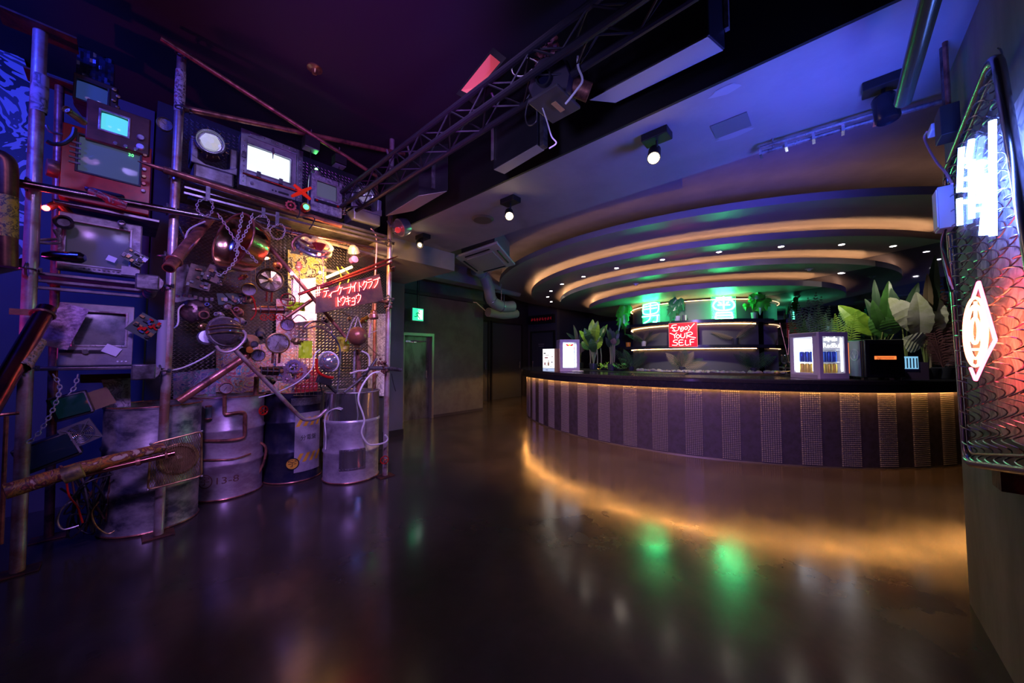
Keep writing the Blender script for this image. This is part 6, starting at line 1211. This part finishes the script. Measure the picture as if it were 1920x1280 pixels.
MB().tube(cat_([P(x,y,3.56) for x,y in ((572,612),(584,604),(600,602),(612,608),(622,618),(618,624),(604,614),(590,612),(574,616)
)],5,True),.008,8,closed=True).build('grip',mat('saw_grip',(.2,.12,.1),.6,.35),o); MB().tube(cat_([P(x,y,3.56) for x,y in ((618,622),(632,640),(638,660),(636,700),(632,735))],6),[.009]*25,8).build('curved_bar',steeld,o)
# cluster of pipes at the right inside drum
for i,(pts,r,Y,m,lab) in enumerate([([(672,736),(673,700),(670,655)],.024,3.75,copper,'upright copper pipe rising from the bright drum to the rusty ball'),([(665,655),(664,690),(664,736)],.012,3.72,steel,'thin steel tube beside the upright copper pipe over the bright drum'),([(645,735),(670,715),(690,695),(706,672)],.014,3.7,steeld,'dark rod slanting from the drum to the right post clamp'),([(656,700),(672,695),(688,693),(693,680),(690,665),(678,658)],.009,3.6,wrap,'pale tube bent in a hook under the rusty ball'),([(711,697),(698,700),(684,715),(674,735),(672,752),(680,775),(683,790),(678,812),(690,832),(706,833),(722,829),(727,822),(722,815)],.009,3.52,wht,'white cable snaking down over the front of the bright drum'),([(697,735),(702,715),(708,702)],.009,3.7,brass,'short brass rod leaning at the right side of the bright drum'),([(690,690),(715,690),(752,693)],.022,3.6,steeld,'open ended pipe stub pointing right past the last post'),([(604,736),(600,700),(632,690),(660,690)],.006,3.75,blk,'thin black cable arcing over the bright drum'),([(734,700),(738,720),(742,733)],.005,3.6,blk,'short black cable end hanging right of the last post'),([(692,632),(700,560),(706,470),(704,440),(695,428)],.007,3.68,mat('cable_violet',(.45,.25,.4)),'violet tube running up beside the right post'),([(304,622),(332,610),(335,580),(345,570)],.006,3.75,wht,'thin white cable from the second post to the iron mask'),([(299,697),(340,690),(380,672),(405,655),(410,640)],.006,3.72,wht,'long white cable curving from the second post to the headlamp'),([(330,480),(345,455),(355,430),(385,415)],.006,3.6,wrap,'pinkish cable along the open pipe')]):
    q=MB().tube(cat_([P(x,y,Y) for x,y in pts],5),r,10 if r>.01 else 6).build('cable' if 'cable' in lab else ('pipe' if 'pipe' in lab else 'rod'),m,label=lab,cat='cable' if 'cable' in lab else 'pipe')
MB().lathe([(0,0),(.018,0)],P(752.5,693,3.595),(1,-.4,0),14)
# pads on posts right
for i,(x,y) in enumerate([(728,570),(716,678),(724,692),(735,500)]):
    c=P(x,y,3.58); mb=MB(); 
    for k in range(7): mb.sphere(c+V((U(-.04,.04),U(-.03,.03),U(-.035,.035))),U(.012,.022),8,6)
    mb.build('knotted_cord',rust,label=['knotted cord clamp on the right post beside the neon plate','dark knot of wire beside the right post above the pipe stub','knot of wire wrapped on the open pipe stub','bolt cluster at the end of the crimson spike'][i],cat='knot')
c=P(702,562,3.6); o=thing('round_socket','blue grey round socket on the right post under the neon plate corner','socket',tuple(c)); MB().lathe([(.04,0),(.045,.04),(.03,.05),(0,.03)],c,(-.3,-1,.1),18).build('body',LB2['b'],o); MB().tube([c,P(725,566,3.64)],.015,8).build('arm',copper,o)
c=P(700,582,3.6); MB().lathe([(.03,0),(.03,.03),(.045,.05),(.045,.09),(0,.09)],c,(0,-.2,-1),16).build('copper_coupling',copper,label='short copper coupling hanging below the round socket',cat='coupling')
# crumpled sheets whose colour stands in for yellow green light
for i,(x,y,w,h,cm,lab) in enumerate([(573,655,14,20,(.5,.8,.02),'yellow green crumpled plastic piece under the saw grip'),(644,645,14,18,(.6,.45,.03),'orange and green plastic piece left of the rusty ball'),(555,574,18,10,(.45,.75,.02),'yellow green plastic piece below the hanging chains')]):
    c=P(x,y,3.75); mb=MB(); sx=w*.0042; sz=h*.0042; mb.grid(lambda a,b: c+V(((a-.5)*2*sx,U(-.015,.015),(b-.5)*2*sz)),6,6); mb.build('plastic_scrap',mat('plastic_%d'%i,cm,0,.3,(.2,.4,.05) if i==1 else None),label=lab,cat='scrap',smooth=20)
# ---------------- circuit boards and junk panels ----------------
pcbg=[mat('pcb_dark',(.05,.08,.06),0,.4),mat('pcb_brown',(.3,.22,.16),0,.45,(.15,.1,.08),20),mat('pcb_pale',(.5,.45,.35),0,.5,(.35,.28,.25),14)]
def board(label,x,y,w,h,rot,Y,m,n=14,cols=None):
    c=P(x,y,Y); M=Matrix.Rotation(rad(rot),3,'Y'); o=thing('circuit_board',label,'circuit board',tuple(c-V((0,0,h/2)))); MB().box(c,(w,.004,h),M).build('board',m,o,smooth=0)
    cs=cols or [blk,silv,brass,steeld,wht]
    for i in range(n): 
        q=V((U(-.42,.42)*w,-.01,U(-.42,.42)*h)); MB().box(c+M@q,(U(.01,.03),U(.008,.025),U(.008,.03)),M).build('component',cs[i%len(cs)],o,smooth=0)
board('circuit board tilted at the right of the grey framed television',252,482,.12,.09,30,3.7,pcbg[0],18); board('red and gold circuit board on the right edge of the silver television',272,612,.14,.15,35,3.66,pcbg[0],24,[redp,blk,brass,mat('chip_blue',(.03,.06,.2)),redp]); board('pale circuit board with square chips below the dish',445,492,.2,.12,-28,3.85,pcbg[2],16); board('dusty circuit board left of the dish bottom',405,515,.14,.14,20,3.95,pcbg[1],16); board('brown instrument plate with dials left of the dish',375,520,.16,.2,10,4.0,pcbg[1],18,[steeld,copper,silv]); board('dark board full of parts above the domed headlamp',440,560,.24,.1,-8,3.95,pcbg[0],26,[steeld,copper,brass,blk,silv]); board('pinkish board of fittings left of the gears',522,700,.2,.14,0,3.95,pcbg[1],20,[steel,copper,silv,mat('fit_blue',(.1,.2,.5),.5,.3)]); board('board of bolts and fittings behind the wheel rim',570,470,.24,.1,0,4.05,pcbg[0],24,[chrome,brass,blk,copper])
# assorted pipe fittings
fi=[('brass elbow fitting above the domed headlamp',448,585),('copper tee fitting beside the tiny dial',412,590),('steel bolt head fitting left of the red lit sockets',470,565),('round brass fitting behind the gas mask',488,625),('steel cap fitting under the dish',455,520),('copper ring fitting at the left of the gauges',450,602),('dark fitting below the iron mask',380,612),('steel fitting right of the iron mask',392,575),('brass fitting under the wheel rim',560,500),('copper fitting between gears and drum',575,705),('steel fitting right of the largest gauge',556,640),('chrome fitting below the horizontal cylinder',505,712),('brass lug right of the work light',520,497),('copper fitting above the rusty ball',655,598),('rusty fitting left of the round socket',682,600),('steel knuckle fitting on the long diagonal brace',610,600)]
for i,(lab,x,y) in enumerate(fi):
    c=P(x,y,3.8); a=V((U(-1,1),-1,U(-1,1))); k=U(.8,1.3); MB().lathe([(0,-.04*k),(.018*k,-.04*k),(.018*k,-.01*k),(.03*k,-.01*k),(.03*k,.012*k),(.02*k,.02*k),(.02*k,.05*k),(.012*k,.05*k),(.012*k,.02*k)],c,a,[14,6,10][i%3]).build('pipe_fitting',[copper,steel,brass,steeld][i%4],label=lab,cat='fitting')
# thin hoses in centre
for i,(pts,lab) in enumerate([([(432,578),(440,590),(450,600),(448,615),(440,620)],'pinkish hose curling above the domed headlamp'),([(470,600),(480,585),(475,560),(470,555)],'thin red hose left of the copper tank'),([(415,545),(430,560),(445,570),(455,560)],'black hose under the dish'),([(600,655),(590,665),(585,690),(560,715),(520,735),(485,745)],'thin pale wire sagging across the navy drum'),([(530,590),(545,600),(560,590),(575,600)],'rusty wire beside the small white gauge'),([(632,500),(640,520),(634,540)],'yellow cord hanging left of the crimson rods'),([(640,500),(655,515),(650,535)],'second yellow cord above the neon plate')]):
    MB().tube(cat_([P(x,y,3.6) for x,y in pts],5),.005,6).build('hose',[copper,redp,blk,wht,rust,yl,yl][i],label=lab,cat='hose')
# dust lamp under rail : hooded lamp right centre
c=P(663,470,3.65); o=thing('hooded_lamp','small chrome hooded lamp with violet bulb housing above the neon plate','lamp',tuple(c)); MB().lathe([(.02,.06),(.05,.03),(.062,-.02),(.058,-.02),(.045,.03)],c,(-.4,-.5,1),22).build('hood',chrome,o); MB().lathe([(0,-.03),(.035,-.03),(.035,.03),(0,.035)],P(663,487,3.62),(0,-1,.1),16).build('violet_housing',mat('violet_plastic',(.3,.08,.3),.2,.3),o); MB().tube([c,P(675,480,3.7)],.01).build('arm',copper,o)
# work light warm
c=P(497,481,3.7); o=thing('work_light','small hanging work light with a glowing warm bottom above the round speaker','lamp',tuple(c-V((0,0,.03)))); MB().lathe([(.012,.05),(.03,.03),(.042,-.01),(.038,-.01),(.025,.028)],c,(0,0,1),20).build('shade',copper,o); MB().sphere(c-V((0,0,.008)),.028,14,9,(1,1,.6)).build('bulb',glow('work_bulb',(1,.55,.2),45),o)
for s_,(x,y) in zip(range(2),((547,513),(600,511))): MB().sphere(P(x,y,3.55),.013,10,7).build('violet_led',glow('violet_led',(.45,.35,1),22),label=['violet white point light at the top of the printed paper','second violet point light left of the crimson rods'][s_],cat='light')
# warm lamp tube behind the neon plate
a,b_=P(612,520,4.0),P(660,500,4.0); o=thing('strip_lamp','warm yellow strip lamp glowing behind the neon plate','lamp',tuple(a)); MB().tube([a,b_],.014,8).build('tube',glow('warm_strip',(1,.55,.15),22),o); MB().box((a+b_)/2+V((0,.03,0)),((b_-a).length,.02,.03)).build('holder',steeld,o,smooth=0)
# ---------------- neon plate ----------------
YP=3.42; o=thing('neon_sign','tilted dark metal plate with red neon Japanese lettering in two lines on the rack','neon sign',tuple(P(655,590,YP)))
q=[P(x,y,YP) for x,y in ((592,588),(720,563),(712,513),(593,546))]; mb=MB(); mb.add(q+[p+V((0,.015,0)) for p in q],[(0,1,2,3),(7,6,5,4)]+[(i,(i+1)%4,4+(i+1)%4,4+i) for i in range(4)]); mb.build('backing_plate',mat('burnt_brass_plate',(.3,.17,.1),.6,.25,(.035,.02,.045),5,r2=.45),o,smooth=0,bev=.003)
for p in q: MB().sphere(p+(sum(q,V())/4-p)*.06-V((0,.004,0)),.006,8,6).build('bolt',brass,o)
KN={'#':[[(.25,0),(.38,1)],[(.6,0),(.73,1)],[(.05,.33),(.9,.36)],[(.1,.64),(.95,.67)]],'テ':[[(.2,.95),(.8,.95)],[(.05,.65),(.95,.65)],[(.55,.65),(.5,.3),(.25,.02)]],'ィ':[[(.85,.75),(.5,.45),(.1,.25)],[(.52,.45),(.55,0)]],'ー':[[(.02,.5),(.98,.52)]],
'ケ':[[(.38,1),(.28,.75),(.05,.5)],[(.3,.72),(.97,.72)],[(.65,.72),(.6,.35),(.35,.0)]],'ナ':[[(.05,.65),(.97,.67)],[(.58,1),(.52,.5),(.2,0)]],'イ':[[(.85,1),(.5,.65),(.1,.42)],[(.55,.65),(.55,0)]],'ト':[[(.3,1),(.35,0)],[(.33,.62),(.85,.4)]],'ク':[[(.4,1),(.3,.75),(.08,.5)],[(.35,.82),(.9,.84),(.75,.4),(.25,0)]],
'ラ':[[(.2,.95),(.8,.97)],[(.08,.66),(.92,.68),(.75,.3),(.35,0)]],'ブ':[[(.05,.85),(.72,.87),(.62,.4),(.2,0)],[(.76,1.02),(.84,.86)],[(.92,1.06),(1.0,.9)]],'ウ':[[(.5,1.02),(.5,.8)],[(.12,.5),(.12,.78),(.9,.8),(.78,.35),(.35,0)]],'キ':[[(.12,.7),(.88,.76)],[(.08,.4),(.95,.46)],[(.42,1),(.62,0)]],'ョ':[[(.15,.7),(.78,.72),(.78,.02),(.12,0)],[(.22,.37),(.78,.37)]]}
ng=glow('neon_hot_red',(1,.09,.08),17)
row1=[('#',592,10,546),('テ',606,11,548),('ィ',616,8,548.5),('ー',624,10,546),('ケ',633,10,543),('ー',643,9,540.5),('ナ',652,10,540.5),('イ',660,9,538),('ト',671,8,537),('ク',679,9.5,534.5),('ラ',688.5,10,531.5),('ブ',699,13,530)]
row2=[('ト',631,8,565),('ウ',638.5,9.5,563.5),('キ',648,9.5,563),('ョ',658,9,562.5),('ウ',667,10,559)]
for rw,h_,sl in ((row1,17,-.2),(row2,17,-.17)):
    for ch_,x,w_,yc in rw:
        hh=h_*(.7 if ch_ in 'ィ' else 1)
        for st_ in KN[ch_]:
            MB().tube(cat_([P(x+u*w_,yc+h_/2-v*hh+sl*(u-.5)*w_,YP-.02) for u,v in st_],4),.0034,7).build('neon_tube',ng,o)
# loose wires lower left
for i,(pts,m,lab) in enumerate([([(148,985),(118,992),(108,975),(118,950),(135,940)],steel,'pale wire loop near the floor at the left of the largest drum'),([(125,905),(130,930),(145,950),(155,980)],redp,'red wire bundle hanging left of the largest drum'),([(185,940),(172,960),(180,985),(200,1000),(215,995)],brass,'thin brass wire loop at the foot of the largest drum')]): MB().tube(cat_([P(x,y,3.65) for x,y in pts],6),.005,6).build('wire',m,label=lab,cat='wire')
c=P(165,935,3.85); o=thing('cable_tangle','dark tangle of cables and connectors between the first post and the largest drum','cables',tuple(c))
for i in range(10): MB().tube(cat_([c+V((U(-.12,.12),U(-.1,.05),U(-.25,.3))) for _ in range(5)],5),.006,6).build('cable',[blk,steeld,blk,rust][i%4],o)
# ================= LIGHTS =================
light('SPOT',(-.7,-.2,3.6),(.5,.26,1),650,.25,(1.5,3.9,.9),50,.9,'stage_spot')
light('SPOT',(-.9,.6,3.6),(.7,.33,1),30,.3,(.2,3.8,1.6),70,.8,'stage_spot')
light('SPOT',(.6,.3,3.6),(.4,.3,1),130,.3,(1.2,3.9,2.6),60,.8,'stage_spot')
light('SPOT',(.9,.4,3.5),(.65,.42,1),420,.2,(2.1,4.3,1.4),34,.9,'stage_spot')  # added unseen fill that brightens the pale posters
light('SPOT',(-1.4,2.6,3.4),(.03,.05,1),260,.1,(-.7,5,2.6),110,.8,'stage_spot')
light('SPOT',(-1.6,3.6,1.0),(1,.05,.5),50,.05,(-.2,3.9,2.2),60,.6,'stage_spot')
light('SPOT',(.3,.6,2.35),(.36,.19,1),700,.1,(5.0,1.9,.9),56,.9,'stage_spot')
light('SPOT',(.2,.6,1.9),(.5,.06,.9),260,.2,(1.35,2.75,3.78),52,1,'stage_spot')
light('SPOT',(-.4,.8,2.0),(.42,.36,1),110,.2,(3.0,2.2,2.9),60,1,'stage_spot')  # added unseen fill washing the beam purple, no fixture behind it
light('SPOT',(2.2,-.25,1.9),(.04,.09,1),110,.2,(2.9,.5,2.9),130,1,'stage_spot')  # added unseen blue lamp, stands in for neon light on the beam
light('SPOT',P(640,455,3.35),(1,.5,.13),110,.05,P(645,545,4.6),120,.8,'rack_lamp')
light('SPOT',P(590,500,3.45),(1,.1,.05),22,.03,P(600,530,4.3),125,.8,'red_bulb_beam')
light('SPOT',P(572,500,3.5),(.85,.6,1),26,.03,P(566,560,4.3),100,.8,'led_beam')
for (x,y) in ((787,459),(955,404),(1226,294)):
    q=oz(x,y,2.55); light('SPOT',(2.75,q.y if q.y<4 else 3.8,2.6),(1,.47,.16),150,.05,(4.3,q.y*.8+.2,0),84,.8,'spotlight_beam')
for (x,y) in dl:
    p=oz(x,y,2.785); light('SPOT',(p.x,p.y,2.74),(1,.82,.6),20,.03,(p.x,p.y,0),95,.7,'downlight_beam')
light('SPOT',(5.7,-.1,2.72),(1,.9,.7),60,.03,(6.9,-.6,1.3),60,.7,'downlight_beam')  # added accent on the right plants, not one of the downlights
light('SPOT',(5.7,1.75,2.4),(1,.85,.7),130,.05,(7.4,2.1,1.5),62,.8,'downlight_beam')  # added fill for the shelf plants, no downlight stands here
light('SPOT',(5.9,4.3,2.74),(1,.9,.6),55,.05,(6.75,3.85,1.3),60,.8,'downlight_beam')  # added fill from above for the left plants, not a downlight
light('SPOT',(3.25,-.45,2.05),(.07,.06,1),110,.1,(4.3,1.0,3.3),100,1,'neon_spill')  # added unseen lamp to turn the bar ceiling blue, as if neon reached it
w_=D.worlds.new('w'); S.world=w_; w_.use_nodes=True; w_.node_tree.nodes['Background'].inputs[0].default_value=(.04,.035,.06,1); w_.node_tree.nodes['Background'].inputs[1].default_value=.08
S.view_settings.view_transform='Standard'; S.view_settings.look='None'; S.view_settings.exposure=0; S.view_settings.gamma=1; S.view_settings.use_curve_mapping=False
S.cycles.max_bounces=8; S.cycles.transparent_max_bounces=16; S.cycles.sample_clamp_indirect=6; S.cycles.use_denoising=True
for o_ in D.objects:
    if 'label' in o_ and len(str(o_['label']).split())>16: print('LONG',o_.name,len(o_['label'].split()),o_['label'])
_seen={}
for o_ in D.objects:
    if 'label' in o_ and o_.parent is None:
        if o_['label'] in _seen and 'group' not in o_: print('DUP',o_.name,o_['label'])
        _seen[o_['label']]=1
    if o_.parent is None and o_.type in('MESH','EMPTY') and 'label' not in o_ and 'kind' not in o_: print('NOLABEL',o_.name)
